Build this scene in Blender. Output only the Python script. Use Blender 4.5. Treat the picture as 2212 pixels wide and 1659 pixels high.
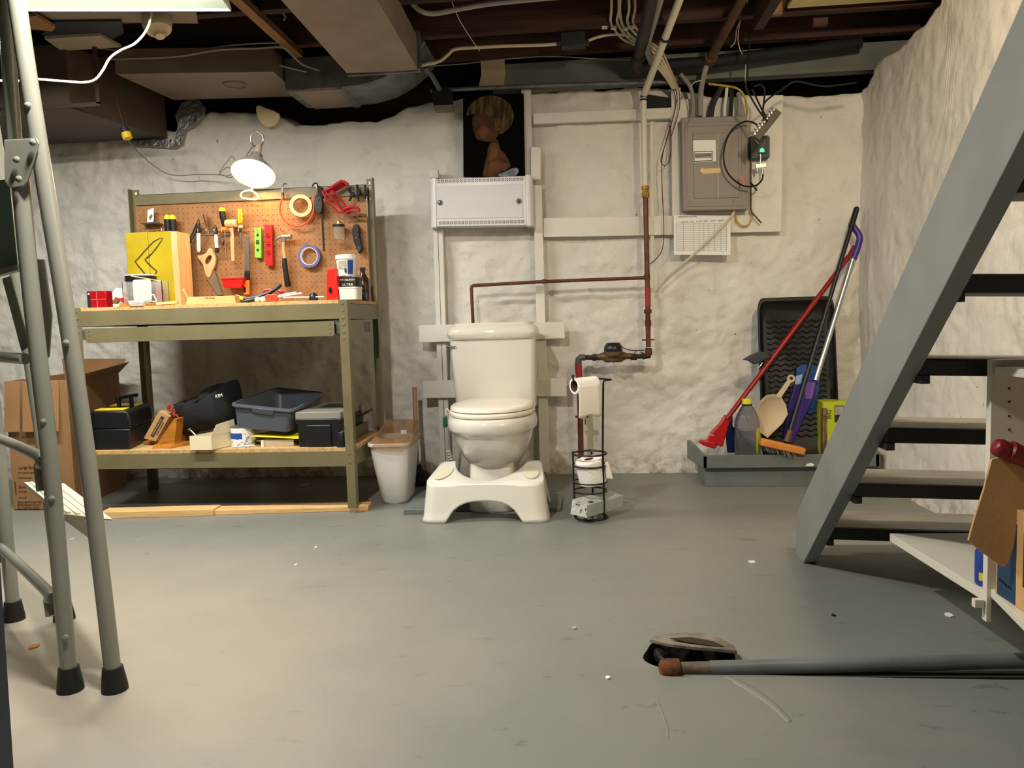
import bpy, bmesh, math, random
from mathutils import Vector, Matrix, noise
for o in list(bpy.data.objects): bpy.data.objects.remove(o, do_unlink=True)
S = bpy.context.scene
COL = S.collection
PI = math.pi
# ---------------------------------------------------------------- camera
FPX = 1661.0
def _rot(p, yw, r):
    Rz = Matrix(((math.cos(yw), -math.sin(yw), 0), (math.sin(yw), math.cos(yw), 0), (0, 0, 1)))
    Rx = Matrix(((1, 0, 0), (0, math.cos(p), -math.sin(p)), (0, math.sin(p), math.cos(p))))
    Ry = Matrix(((math.cos(r), 0, math.sin(r)), (0, 1, 0), (-math.sin(r), 0, math.cos(r))))
    return Rz @ Rx @ Ry
CM = _rot(-0.081, 0.094, 0.029)
CP = Vector((2.226, -3.192, 0.807))
cam = bpy.data.objects.new('camera', bpy.data.cameras.new('camera'))
COL.objects.link(cam)
cam.data.sensor_width = 36.0
cam.data.lens = FPX / 2212 * 36.0
cam.data.clip_start = 0.02
_m = Matrix.Identity(4)
for i in range(3):
    _m[i][0] = CM[i][0]; _m[i][1] = CM[i][2]; _m[i][2] = -CM[i][1]; _m[i][3] = CP[i]
cam.matrix_world = _m
S.camera = cam
# ---------------------------------------------------------------- world, exposure, lights
W = bpy.data.worlds.new('world'); S.world = W; W.use_nodes = True
W.node_tree.nodes['Background'].inputs[0].default_value = (0.5, 0.5, 0.52, 1)
W.node_tree.nodes['Background'].inputs[1].default_value = 0.0
S.view_settings.view_transform = 'Standard'
S.view_settings.look = 'None'
S.view_settings.exposure = 0.0
S.view_settings.gamma = 1.0
S.view_settings.use_curve_mapping = False
def light(name, kind, loc, power, col, **k):
    d = bpy.data.lights.new(name, kind); d.energy = power; d.color = col
    for a, b in k.items():
        if a != 'aim': setattr(d, a, b)
    o = bpy.data.objects.new(name, d); COL.objects.link(o); o.location = loc
    if 'aim' in k:
        o.rotation_euler = (Vector(k['aim']) - Vector(loc)).to_track_quat('-Z', 'Y').to_euler()
    return o
# down-facing ceiling lamp above and left of the camera: the light that throws the sharp wall shadows
light('ceiling_lamp_light', 'AREA', (1.42, -1.8, 2.0), 46, (1.0, 0.94, 0.85), shape='DISK', size=0.11, aim=(1.42, -1.8, 0))
# tubes of the shop light over the bench
light('shop_light_tubes', 'AREA', (0.36, -0.655, 1.935), 54, (1.0, 0.97, 0.87), shape='RECTANGLE', size=1.25, size_y=0.10, aim=(0.36, -0.655, 0))
# warm one-sided stand-in for the stairwell lamp, out of frame high on the right, facing the right wall
light('stairwell_lamp_light', 'AREA', (3.06, -1.8, 1.92), 34, (1.0, 0.83, 0.60), shape='DISK', size=0.16, aim=(3.62, -1.42, 1.75))
# ---------------------------------------------------------------- helpers
def V(*a): return Vector(a)
def ray(px, py): return CM @ Vector(((px - 1106) / FPX, 1.0, -(py - 829.5) / FPX))
def at(px, py, x=None, y=None, z=None):
    d = ray(px, py)
    t = (x - CP[0]) / d[0] if x is not None else (y - CP[1]) / d[1] if y is not None else (z - CP[2]) / d[2]
    return CP + d * t
def at_plane(px, py, p0, n):
    d = ray(px, py); t = (Vector(p0) - CP).dot(Vector(n)) / d.dot(Vector(n)); return CP + d * t
def lin(c):
    if isinstance(c, str):
        c = c.lstrip('#'); c = [int(c[i:i + 2], 16) / 255 for i in (0, 2, 4)]
        return tuple(v / 12.92 if v <= 0.04045 else ((v + 0.055) / 1.055) ** 2.4 for v in c)
    return tuple(c)
MATS = {}
def mat(name, col, rough=0.5, metal=0.0, col2=None, vs=6.0, vlo=0.4, vhi=0.65, bump=0.0, bs=40.0, stretch=None, trans=0.0, ior=1.45, alpha=1.0, emit=None, es=0.0, coat=0.0, spec=0.5, det=4):
    if name in MATS: return MATS[name]
    m = bpy.data.materials.new(name); m.use_nodes = True
    nt = m.node_tree; N = nt.nodes; L = nt.links
    b = N['Principled BSDF']; c = lin(col)
    b.inputs['Base Color'].default_value = (*c, 1); b.inputs['Roughness'].default_value = rough
    b.inputs['Metallic'].default_value = metal; b.inputs['IOR'].default_value = ior
    b.inputs['Specular IOR Level'].default_value = spec
    b.inputs['Transmission Weight'].default_value = trans; b.inputs['Alpha'].default_value = alpha
    b.inputs['Coat Weight'].default_value = coat
    if emit is not None:
        b.inputs['Emission Color'].default_value = (*lin(emit), 1); b.inputs['Emission Strength'].default_value = es
    tc = N.new('ShaderNodeTexCoord'); mp = N.new('ShaderNodeMapping'); L.new(tc.outputs['Object'], mp.inputs[0])
    if stretch: mp.inputs['Scale'].default_value = stretch
    if col2 is not None:
        n = N.new('ShaderNodeTexNoise'); n.inputs['Scale'].default_value = vs; n.inputs['Detail'].default_value = det
        L.new(mp.outputs[0], n.inputs['Vector'])
        r = N.new('ShaderNodeValToRGB'); r.color_ramp.elements[0].position = vlo; r.color_ramp.elements[1].position = vhi
        r.color_ramp.elements[0].color = (*c, 1); r.color_ramp.elements[1].color = (*lin(col2), 1)
        L.new(n.outputs['Fac'], r.inputs[0]); L.new(r.outputs[0], b.inputs['Base Color'])
    if bump:
        n = N.new('ShaderNodeTexNoise'); n.inputs['Scale'].default_value = bs; n.inputs['Detail'].default_value = 5
        L.new(mp.outputs[0], n.inputs['Vector'])
        bp = N.new('ShaderNodeBump'); bp.inputs['Strength'].default_value = bump; bp.inputs['Distance'].default_value = 0.01
        L.new(n.outputs['Fac'], bp.inputs['Height']); L.new(bp.outputs[0], b.inputs['Normal'])
    MATS[name] = m
    return m
def catmull(pts, n=8):
    P = [Vector(p) for p in pts]
    if len(P) < 3: return P
    out = []
    for i in range(len(P) - 1):
        a, b, c, d = P[max(i - 1, 0)], P[i], P[i + 1], P[min(i + 2, len(P) - 1)]
        for k in range(n):
            t = k / n
            out.append(0.5 * ((2 * b) + (c - a) * t + (2 * a - 5 * b + 4 * c - d) * t * t + (3 * b - a - 3 * c + d) * t ** 3))
    out.append(P[-1]); return out
class MB:
    def __init__(s): s.bm = bmesh.new(); s.mi = 0
    def face(s, vs):
        try:
            f = s.bm.faces.new(vs); f.material_index = s.mi; return f
        except ValueError: return None
    def box(s, x0, x1, y0, y1, z0, z1):
        return s.hexa([V(x, y, z) for z in (z0, z1) for x, y in ((x0, y0), (x1, y0), (x1, y1), (x0, y1))])
    def hexa(s, p):
        v = [s.bm.verts.new(q) for q in p]
        for f in ((0, 3, 2, 1), (4, 5, 6, 7), (0, 1, 5, 4), (1, 2, 6, 5), (2, 3, 7, 6), (3, 0, 4, 7)): s.face([v[i] for i in f])
        return s
    def obox(s, c, size, rot=None):
        R = rot if isinstance(rot, Matrix) else (Matrix.Identity(3) if rot is None else __import__('mathutils').Euler(rot).to_matrix())
        h = Vector(size) / 2; c = Vector(c)
        return s.hexa([c + R @ V(x * h.x, y * h.y, z * h.z) for z in (-1, 1) for x, y in ((-1, -1), (1, -1), (1, 1), (-1, 1))])
    def beam(s, p0, p1, w, h, up=(0, 0, 1)):
        p0, p1 = Vector(p0), Vector(p1); d = (p1 - p0); n = d.normalized()
        a = n.cross(Vector(up)).normalized(); b = a.cross(n)
        return s.obox((p0 + p1) / 2, (w, d.length, h), Matrix((a, n, b)).transposed())
    def prism(s, pts, ext):
        e = Vector(ext); a = [s.bm.verts.new(Vector(p)) for p in pts]; b = [s.bm.verts.new(Vector(p) + e) for p in pts]
        n = len(a); s.face(a[::-1]); s.face(b)
        for i in range(n): s.face([a[i], a[(i + 1) % n], b[(i + 1) % n], b[i]])
        return s
    def plate(s, px, y, t=0.01):
        return s.prism([at(u, w, y=y) for u, w in px], (0, t, 0))
    def frame(s, outer, inner, ext):
        e = Vector(ext); n = len(outer)
        L = [[s.bm.verts.new(Vector(p) + k) for p in q] for q in (outer, inner) for k in (V(0, 0, 0), e)]
        o0, o1, i0, i1 = L
        for i in range(n):
            j = (i + 1) % n
            s.face([o0[i], o0[j], i0[j], i0[i]]); s.face([o1[i], i1[i], i1[j], o1[j]])
            s.face([o0[i], o1[i], o1[j], o0[j]]); s.face([i0[i], i0[j], i1[j], i1[i]])
        return s
    def loft(s, rings, cap0=True, cap1=True, closed=True):
        R = [[s.bm.verts.new(Vector(p)) for p in r] for r in rings]; n = len(R[0])
        for a, b in zip(R, R[1:]):
            for i in range(n if closed else n - 1):
                j = (i + 1) % n; s.face([a[i], a[j], b[j], b[i]])
        if cap0: s.face(R[0][::-1])
        if cap1: s.face(R[-1])
        return s
    def tube(s, pts, r, seg=10, caps=True):
        P = [Vector(p) for p in pts]; rr = r if isinstance(r, (list, tuple)) else [r] * len(P)
        t0 = (P[1] - P[0]).normalized(); ref = V(0, 0, 1) if abs(t0.z) < 0.9 else V(1, 0, 0)
        a = t0.cross(ref).normalized(); rings = []
        for i, p in enumerate(P):
            t = (P[min(i + 1, len(P) - 1)] - P[max(i - 1, 0)])
            if t.length < 1e-9: t = t0
            t.normalize(); a = (a - t * a.dot(t)).normalized(); b = t.cross(a)
            rings.append([p + (a * math.cos(2 * PI * k / seg) + b * math.sin(2 * PI * k / seg)) * rr[i] for k in range(seg)])
        return s.loft(rings, caps, caps)
    def wire(s, pts, r, seg=6, n=8): return s.tube(catmull(pts, n), r, seg)
    def lathe(s, prof, c, axis=(0, 0, 1), seg=24, cap0=True, cap1=True, sx=1.0):
        ax = Vector(axis).normalized(); ref = V(0, 1, 0) if abs(ax.y) < 0.9 else V(1, 0, 0)
        a = ref.cross(ax).normalized(); b = ax.cross(a); c = Vector(c)
        return s.loft([[c + ax * h + (a * math.cos(2 * PI * k / seg) * sx + b * math.sin(2 * PI * k / seg)) * max(r, 1e-5) for k in range(seg)] for r, h in prof], cap0, cap1)
    def cyl(s, p0, p1, r, seg=16, r1=None):
        p0, p1 = Vector(p0), Vector(p1); d = p1 - p0
        return s.lathe([(r, 0), (r if r1 is None else r1, d.length)], p0, d, seg)
    def sphere(s, c, r, seg=12, sc=(1, 1, 1)):
        c = Vector(c); rings = []
        for i in range(1, seg):
            f = PI * i / seg
            rings.append([c + V(math.sin(f) * math.cos(2 * PI * k / (seg * 2)) * r * sc[0], math.sin(f) * math.sin(2 * PI * k / (seg * 2)) * r * sc[1], -math.cos(f) * r * sc[2]) for k in range(seg * 2)])
        return s.loft(rings)
    def torus(s, c, R, r, axis=(0, 1, 0), seg=28, ss=8, a0=0, a1=2 * PI):
        ax = Vector(axis).normalized(); ref = V(0, 0, 1) if abs(ax.z) < 0.9 else V(1, 0, 0)
        a = ref.cross(ax).normalized(); b = ax.cross(a); c = Vector(c); rings = []
        full = abs(a1 - a0 - 2 * PI) < 1e-6; nn = seg if full else seg + 1
        for k in range(nn):
            t = a0 + (a1 - a0) * k / seg; d = a * math.cos(t) + b * math.sin(t)
            rings.append([c + d * (R + r * math.cos(2 * PI * j / ss)) + ax * r * math.sin(2 * PI * j / ss) for j in range(ss)])
        if full: rings.append(rings[0])
        return s.loft(rings, not full, not full)
def wloc(o):
    p = V(0, 0, 0)
    while o is not None: p = p + o.location; o = o.parent
    return p
def part(name, mb, m, parent=None, smooth=35, bevel=0, seg=2, mods=None):
    me = bpy.data.meshes.new(name); bm = mb.bm
    bmesh.ops.remove_doubles(bm, verts=bm.verts, dist=1e-6)
    bmesh.ops.recalc_face_normals(bm, faces=bm.faces)
    off = wloc(parent) if parent is not None else V(0, 0, 0)
    if off.length: bmesh.ops.translate(bm, verts=bm.verts, vec=-off)
    bm.to_mesh(me); bm.free()
    for q in (m if isinstance(m, (list, tuple)) else [m]): me.materials.append(q)
    if smooth:
        me.polygons.foreach_set('use_smooth', [True] * len(me.polygons)); me.set_sharp_from_angle(angle=math.radians(smooth))
    o = bpy.data.objects.new(name, me); COL.objects.link(o)
    if parent is not None: o.parent = parent
    if bevel:
        b = o.modifiers.new('bevel', 'BEVEL'); b.width = bevel; b.segments = seg; b.limit_method = 'ANGLE'; b.angle_limit = math.radians(40)
    return o
def tag(o, label, cat=None, group=None, kind=None):
    if label: o['label'] = label
    if cat: o['category'] = cat
    if group: o['group'] = group
    if kind: o['kind'] = kind
    return o
def thing(name, label, cat, loc=(0, 0, 0), group=None):
    o = bpy.data.objects.new(name, None); COL.objects.link(o); o.location = Vector(loc); o.empty_display_size = 0.05
    return tag(o, label, cat, group)
def solo(name, mb, m, label, cat, group=None, kind=None, **k):
    bm = mb.bm; vs = [v.co for v in bm.verts]
    c = V(sum(v.x for v in vs) / len(vs), sum(v.y for v in vs) / len(vs), min(v.z for v in vs))
    bmesh.ops.translate(bm, verts=bm.verts, vec=-c)
    o = part(name, mb, m, None, **k); o.location = c
    return tag(o, label, cat, group, kind)
def struct(name, mb, m, label=None, **k):
    o = part(name, mb, m, None, **k); o['kind'] = 'structure'
    if label: o['label'] = label
    return o
def text(name, body, size, org, xd, ud, m, parent, align='CENTER', ext=0.0004):
    cu = bpy.data.curves.new(name, 'FONT'); cu.body = body; cu.size = size; cu.extrude = ext; cu.align_x = align; cu.align_y = 'CENTER'
    t = bpy.data.objects.new('tmp', cu); COL.objects.link(t)
    me = bpy.data.meshes.new_from_object(t.evaluated_get(bpy.context.evaluated_depsgraph_get()))
    bpy.data.objects.remove(t, do_unlink=True)
    x = Vector(xd).normalized(); z = x.cross(Vector(ud)).normalized(); u = z.cross(x)
    M = Matrix((x, u, z)).transposed().to_4x4(); M.translation = Vector(org)
    me.transform(M)
    if parent is not None: me.transform(Matrix.Translation(-wloc(parent)))
    me.materials.append(m); me.name = name
    o = bpy.data.objects.new(name, me); COL.objects.link(o)
    if parent is not None: o.parent = parent
    return o
def copy_tree(o, parent=None):
    c = o.copy(); COL.objects.link(c); c.parent = parent
    for ch in list(o.children): copy_tree(ch, c)
    return c
def lerp(a, b, t): return a + (b - a) * t
def rrect(cx, cy, w, d, r, z, ang=0, n=5):
    out = []
    for qx, qy, a0 in ((1, 1, 0), (-1, 1, PI / 2), (-1, -1, PI), (1, -1, 1.5 * PI)):
        for k in range(n + 1):
            t = a0 + PI / 2 * k / n
            x = qx * (w / 2 - r) + r * math.cos(t); y = qy * (d / 2 - r) + r * math.sin(t)
            out.append(V(cx + x * math.cos(ang) - y * math.sin(ang), cy + x * math.sin(ang) + y * math.cos(ang), z))
    return out
# ---------------------------------------------------------------- materials shared by many things
def wall_material(nm, k):
    m = bpy.data.materials.new(nm); m.use_nodes = True; nt = m.node_tree; N = nt.nodes; L = nt.links
    b = N['Principled BSDF']; b.inputs['Roughness'].default_value = 0.62; b.inputs['Specular IOR Level'].default_value = 0.35
    tc = N.new('ShaderNodeTexCoord'); co = tc.outputs['Object']
    def noi(sc, det, ro=0.55, vec=co):
        n = N.new('ShaderNodeTexNoise'); n.inputs['Scale'].default_value = sc; n.inputs['Detail'].default_value = det; n.inputs['Roughness'].default_value = ro
        L.new(vec, n.inputs['Vector']); return n
    def ramp(src, p0, p1, c0, c1):
        r = N.new('ShaderNodeValToRGB'); r.color_ramp.elements[0].position = p0; r.color_ramp.elements[1].position = p1
        r.color_ramp.elements[0].color = (*c0, 1); r.color_ramp.elements[1].color = (*c1, 1); L.new(src, r.inputs[0]); return r.outputs[0]
    base = ramp(noi(2.2, 5).outputs['Fac'], 0.35, 0.7, lin('#d9d5cd'), lin('#e6e2da'))
    dirt = ramp(noi(11, 8, 0.7).outputs['Fac'], 0.60, 0.72, (0, 0, 0), (1, 1, 1))
    mx = N.new('ShaderNodeMixRGB'); mx.inputs[2].default_value = (*lin('#b9b1a4'), 1); L.new(base, mx.inputs[1])
    mul = N.new('ShaderNodeMath'); mul.operation = 'MULTIPLY'; mul.inputs[1].default_value = 0.55; L.new(dirt, mul.inputs[0]); L.new(mul.outputs[0], mx.inputs[0])
    # small brown flakes where the paint has come off
    fl = ramp(noi(26, 3, 0.5).outputs['Fac'], 0.75, 0.78, (0, 0, 0), (1, 1, 1))
    mx2 = N.new('ShaderNodeMixRGB'); mx2.inputs[2].default_value = (*lin('#8d7d66'), 1); L.new(mx.outputs[0], mx2.inputs[1]); L.new(fl, mx2.inputs[0])
    # damp, blistered band along the foot of the wall
    sx = N.new('ShaderNodeSeparateXYZ'); L.new(co, sx.inputs[0])
    mr = N.new('ShaderNodeMapRange'); mr.inputs[1].default_value = 0.0; mr.inputs[2].default_value = 0.13; mr.inputs[3].default_value = 0.62; mr.inputs[4].default_value = 0.0; L.new(sx.outputs['Z'], mr.inputs[0])
    ad = N.new('ShaderNodeMath'); ad.operation = 'MULTIPLY'; L.new(mr.outputs[0], ad.inputs[0]); L.new(ramp(noi(14, 6, 0.7).outputs['Fac'], 0.45, 0.62, (0, 0, 0), (1.6, 1.6, 1.6)), ad.inputs[1])
    ad.use_clamp = True
    mx3 = N.new('ShaderNodeMixRGB'); mx3.inputs[2].default_value = (*lin('#8f8158'), 1); L.new(mx2.outputs[0], mx3.inputs[1]); L.new(ad.outputs[0], mx3.inputs[0])
    L.new(mx3.outputs[0], b.inputs['Base Color'])
    # relief: warped ridges, trowel marks and grain
    w = N.new('ShaderNodeVectorMath'); w.operation = 'MULTIPLY_ADD'; w.inputs[1].default_value = (0.12, 0.12, 0.12)
    nw = noi(5, 4); L.new(nw.outputs['Color'], w.inputs[0]); L.new(co, w.inputs[2])
    a = noi(9, 9, 0.62, w.outputs[0]); a.noise_type = 'RIDGED_MULTIFRACTAL' if hasattr(a, 'noise_type') else a.noise_type
    g = noi(55, 6, 0.6)
    b1 = N.new('ShaderNodeBump'); b1.inputs['Strength'].default_value = 0.7 * k; b1.inputs['Distance'].default_value = 0.024; L.new(a.outputs['Fac'], b1.inputs['Height'])
    b2 = N.new('ShaderNodeBump'); b2.inputs['Strength'].default_value = 0.5 * k; b2.inputs['Distance'].default_value = 0.008; L.new(g.outputs['Fac'], b2.inputs['Height']); L.new(b1.outputs[0], b2.inputs['Normal'])
    L.new(b2.outputs[0], b.inputs['Normal'])
    return m
def floor_material():
    m = bpy.data.materials.new('grey_floor_paint'); m.use_nodes = True; nt = m.node_tree; N = nt.nodes; L = nt.links
    b = N['Principled BSDF']; tc = N.new('ShaderNodeTexCoord'); co = tc.outputs['Object']
    def noi(sc, det, ro=0.55, st=None):
        n = N.new('ShaderNodeTexNoise'); n.inputs['Scale'].default_value = sc; n.inputs['Detail'].default_value = det; n.inputs['Roughness'].default_value = ro
        if st:
            mp = N.new('ShaderNodeMapping'); mp.inputs['Scale'].default_value = st; L.new(co, mp.inputs[0]); L.new(mp.outputs[0], n.inputs['Vector'])
        else: L.new(co, n.inputs['Vector'])
        return n.outputs['Fac']
    def ramp(src, p0, p1, c0, c1):
        r = N.new('ShaderNodeValToRGB'); r.color_ramp.elements[0].position = p0; r.color_ramp.elements[1].position = p1
        r.color_ramp.elements[0].color = (*c0, 1); r.color_ramp.elements[1].color = (*c1, 1); L.new(src, r.inputs[0]); return r.outputs[0]
    base = ramp(noi(1.1, 5), 0.38, 0.66, lin('#747672'), lin('#7d7e78'))
    scuff = ramp(noi(7, 6, 0.65, (1, 2.6, 1)), 0.625, 0.655, (0, 0, 0), (0.75, 0.75, 0.75))
    mx = N.new('ShaderNodeMixRGB'); mx.inputs[2].default_value = (*lin('#666761'), 1); L.new(base, mx.inputs[1]); L.new(scuff, mx.inputs[0])
    sc2 = ramp(noi(2.3, 8, 0.6, (1, 1.6, 1)), 0.58, 0.63, (0, 0, 0), (0.3, 0.3, 0.3))
    mx2 = N.new('ShaderNodeMixRGB'); mx2.inputs[2].default_value = (*lin('#85817a'), 1); L.new(mx.outputs[0], mx2.inputs[1]); L.new(sc2, mx2.inputs[0])
    # tan patch on the left, fading outwards with ragged edges
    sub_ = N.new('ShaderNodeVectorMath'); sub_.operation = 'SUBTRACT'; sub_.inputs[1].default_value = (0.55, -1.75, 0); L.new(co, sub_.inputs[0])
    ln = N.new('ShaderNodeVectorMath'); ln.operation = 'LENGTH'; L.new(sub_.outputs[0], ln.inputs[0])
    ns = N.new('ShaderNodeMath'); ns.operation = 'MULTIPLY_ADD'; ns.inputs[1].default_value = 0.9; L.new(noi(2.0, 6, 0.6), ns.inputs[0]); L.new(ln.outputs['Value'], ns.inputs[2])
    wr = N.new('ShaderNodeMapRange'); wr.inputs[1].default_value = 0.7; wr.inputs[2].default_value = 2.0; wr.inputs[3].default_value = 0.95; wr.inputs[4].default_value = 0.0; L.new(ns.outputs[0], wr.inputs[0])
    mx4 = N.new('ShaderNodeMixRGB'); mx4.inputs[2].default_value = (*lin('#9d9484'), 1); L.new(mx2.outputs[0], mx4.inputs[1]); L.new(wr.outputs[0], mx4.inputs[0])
    L.new(mx4.outputs[0], b.inputs['Base Color'])
    r = N.new('ShaderNodeMapRange'); r.inputs[3].default_value = 0.36; r.inputs[4].default_value = 0.56; L.new(noi(6, 5), r.inputs[0]); L.new(r.outputs[0], b.inputs['Roughness'])
    b.inputs['Specular IOR Level'].default_value = 0.4
    b1 = N.new('ShaderNodeBump'); b1.inputs['Strength'].default_value = 0.25; b1.inputs['Distance'].default_value = 0.006; L.new(noi(5, 8, 0.6), b1.inputs['Height'])
    b2 = N.new('ShaderNodeBump'); b2.inputs['Strength'].default_value = 0.12; b2.inputs['Distance'].default_value = 0.003; L.new(noi(90, 3), b2.inputs['Height']); L.new(b1.outputs[0], b2.inputs['Normal'])
    L.new(b2.outputs[0], b.inputs['Normal'])
    return m
def pegboard_material():
    m = mat('pegboard_hardboard', '#9c6f45', 0.6, col2='#8f633a', vs=20, bump=0.05, bs=200)
    nt = m.node_tree; N = nt.nodes; L = nt.links; b = N['Principled BSDF']; src = b.inputs['Base Color'].links[0].from_socket
    tc = N.new('ShaderNodeTexCoord'); sx = N.new('ShaderNodeSeparateXYZ'); L.new(tc.outputs['Object'], sx.inputs[0])
    def mth(op, a, bb=None):
        n = N.new('ShaderNodeMath'); n.operation = op
        for i, q in enumerate((a, bb)):
            if q is None: continue
            if isinstance(q, (int, float)): n.inputs[i].default_value = q
            else: L.new(q, n.inputs[i])
        return n.outputs[0]
    f = lambda s: mth('SUBTRACT', mth('FRACT', mth('DIVIDE', s, 0.0254)), 0.5)
    u, v = f(sx.outputs['X']), f(sx.outputs['Z'])
    d = mth('SQRT', mth('ADD', mth('MULTIPLY', u, u), mth('MULTIPLY', v, v)))
    k = mth('LESS_THAN', d, 0.10)
    mx = N.new('ShaderNodeMixRGB'); mx.inputs[2].default_value = (*lin('#3a2416'), 1); L.new(src, mx.inputs[1]); L.new(k, mx.inputs[0]); L.new(mx.outputs[0], b.inputs['Base Color'])
    return m
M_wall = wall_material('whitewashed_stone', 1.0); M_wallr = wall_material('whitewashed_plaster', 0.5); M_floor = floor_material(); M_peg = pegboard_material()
M_board = mat('white_painted_wood', '#e2ded6', 0.5, col2='#d2cdc2', vs=5, vlo=0.45, vhi=0.8, bump=0.12, bs=60, stretch=(1, 4, 1))
M_bench = mat('olive_steel', '#746c50', 0.42, col2='#6d654a', vs=9, spec=0.45)
M_benchd = mat('olive_steel_inside', '#57513d', 0.5)
M_ply = mat('particle_board', '#c9a672', 0.65, col2='#b18d5b', vs=55, bump=0.2, bs=120)
M_pine = mat('pine_wood', '#e2bd84', 0.55, col2='#cda066', vs=5, vlo=0.35, vhi=0.7, stretch=(1.2, 14, 14), bump=0.1, bs=20)
M_pinev = mat('light_wood', '#e0b987', 0.55, col2='#d0a572', vs=5, stretch=(14, 14, 1.2))
M_orangewood = mat('varnished_wood', '#b8792f', 0.32, col2='#9b6022', vs=6, stretch=(3, 3, 12))
M_darkwood = mat('old_joist_wood', '#3f2a20', 0.8, col2='#2a1a14', vs=4, stretch=(0.7, 9, 9), bump=0.3, bs=12)
M_redwood = mat('reddish_joist_wood', '#4a2f22', 0.75, col2='#331f16', vs=4, stretch=(0.7, 9, 9), bump=0.25, bs=12)
M_subfloor = mat('dark_subfloor', '#2e211a', 0.9, col2='#1e1511', vs=3, stretch=(8, 1, 1), bump=0.2, bs=10)
M_ductpaint = mat('taupe_sheet_metal', '#8b7d70', 0.55, col2='#7f7165', vs=6)
M_galv = mat('galvanised_steel', '#7b7d7d', 0.5, 0.6, col2='#626468', vs=12, spec=0.5)
M_black = mat('black_plastic', '#17181b', 0.38)
M_blackm = mat('black_matte', '#121214', 0.75)
M_charcoal = mat('charcoal_plastic', '#26282c', 0.5)
M_rubber = mat('black_rubber', '#141414', 0.6, bump=0.1, bs=80)
M_porc = mat('white_porcelain', '#dbd8cf', 0.08, coat=0.6)
M_plasw = mat('white_plastic', '#dfdcd2', 0.3)
M_plasgrey = mat('pale_grey_plastic', '#dddcd8', 0.38)
M_chrome = mat('chrome', '#c9c9c9', 0.12, 1.0)
M_steel = mat('brushed_steel', '#a9a9a6', 0.3, 1.0)
M_brass = mat('brass', '#a9813a', 0.3, 0.9)
M_copper = mat('aged_copper', '#70402f', 0.45, 0.35, col2='#57301f', vs=14)
M_bronze = mat('aged_bronze', '#6d5737', 0.45, 0.4, col2='#51402a', vs=18, bump=0.2, bs=60)
M_iron = mat('black_iron', '#2a2523', 0.55, 0.2, col2='#3b2b22', vs=10, bump=0.15, bs=60)
M_rust = mat('rusted_iron', '#7c4a20', 0.85, 0.1, col2='#3c2213', vs=22, bump=0.6, bs=45)
M_red = mat('red_plastic', '#c3181c', 0.35)
M_redm = mat('red_metal_paint', '#a3141a', 0.35)
M_yellow = mat('yellow_plastic', '#e6c522', 0.42)
M_orange = mat('orange_plastic', '#e0742a', 0.42)
M_blue = mat('blue_plastic', '#1c3f8e', 0.4)
M_purple = mat('purple_plastic', '#412a86', 0.35)
M_white = mat('white_paper', '#ecebe6', 0.75)
M_ink = mat('dark_ink', '#222222', 0.7)
M_inkw = mat('white_ink', '#e8e8e4', 0.6)
M_card = mat('corrugated_cardboard', '#9a744e', 0.75, col2='#8e6944', vs=4, bump=0.06, bs=90)
M_cardl = mat('pale_cardboard', '#d2a76e', 0.7, col2='#c49a62', vs=6)
M_clear = mat('clear_plastic', '#f4f4f2', 0.12, trans=0.9, ior=1.2)
M_tape = mat('masking_tape', '#dfc288', 0.6)
M_wirew = mat('cream_cable', '#c9bfa6', 0.45)
M_wireg = mat('grey_cable', '#8b8a85', 0.5)
M_wireb = mat('black_cable', '#141414', 0.4)
M_wirer = mat('dark_red_wire', '#5c1e1a', 0.5)
M_wirey = mat('yellow_cable', '#b79c3a', 0.5)
M_slate = mat('grey_deck_paint', '#6d726f', 0.5, col2='#636865', vs=7, bump=0.1, bs=30)
# ---------------------------------------------------------------- the setting: floor, walls, ceiling
XL, XR, YB, YF = -2.3, 3.62, 0.80, -4.4
def build_floor():
    bm = bmesh.new(); hole = []
    for k in range(40):
        t = 0.25 + (2 * PI - 0.55) * k / 39
        hole.append((2.462 + 0.108 * math.cos(t) + 0.006 * math.sin(5 * t), -1.384 + 0.098 * math.sin(t), 0))
    slot = [(x, -1.478 - 0.010 * math.sin((x - 2.5) / 1.1 * PI), 0) for x in (2.56, 2.7, 2.9, 3.1, 3.3, 3.6)]
    up = [(x, y + 0.030, 0) for x, y, z in slot[::-1]]
    hole = [p for p in hole if not (p[0] > 2.53 and p[1] < -1.44)]
    hole = hole + slot + up
    outer = [(XL - .1, YF - .1, 0), (XR + .3, YF - .1, 0), (XR + .3, YB + .3, 0), (XL - .1, YB + .3, 0)]
    ed = []
    for lp in (outer, hole):
        vs = [bm.verts.new(p) for p in lp]
        ed += [bm.edges.new((vs[i], vs[(i + 1) % len(vs)])) for i in range(len(vs))]
        if lp is hole: hv = vs
    bmesh.ops.triangle_fill(bm, edges=ed, use_beauty=True)
    for f in bm.faces: f.normal_update()
    he = [bm.edges.get((hv[i], hv[(i + 1) % len(hv)])) for i in range(len(hv))]
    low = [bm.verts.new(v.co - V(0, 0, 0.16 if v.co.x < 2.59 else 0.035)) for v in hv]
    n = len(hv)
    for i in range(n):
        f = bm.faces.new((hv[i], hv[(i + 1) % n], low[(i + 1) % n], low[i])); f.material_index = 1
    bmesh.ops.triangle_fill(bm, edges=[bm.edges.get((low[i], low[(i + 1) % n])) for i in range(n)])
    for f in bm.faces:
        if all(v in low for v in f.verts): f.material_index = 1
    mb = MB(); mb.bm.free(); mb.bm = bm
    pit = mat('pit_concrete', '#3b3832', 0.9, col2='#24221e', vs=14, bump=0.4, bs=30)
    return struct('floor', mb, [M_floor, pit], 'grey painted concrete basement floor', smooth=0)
build_floor()
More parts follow.
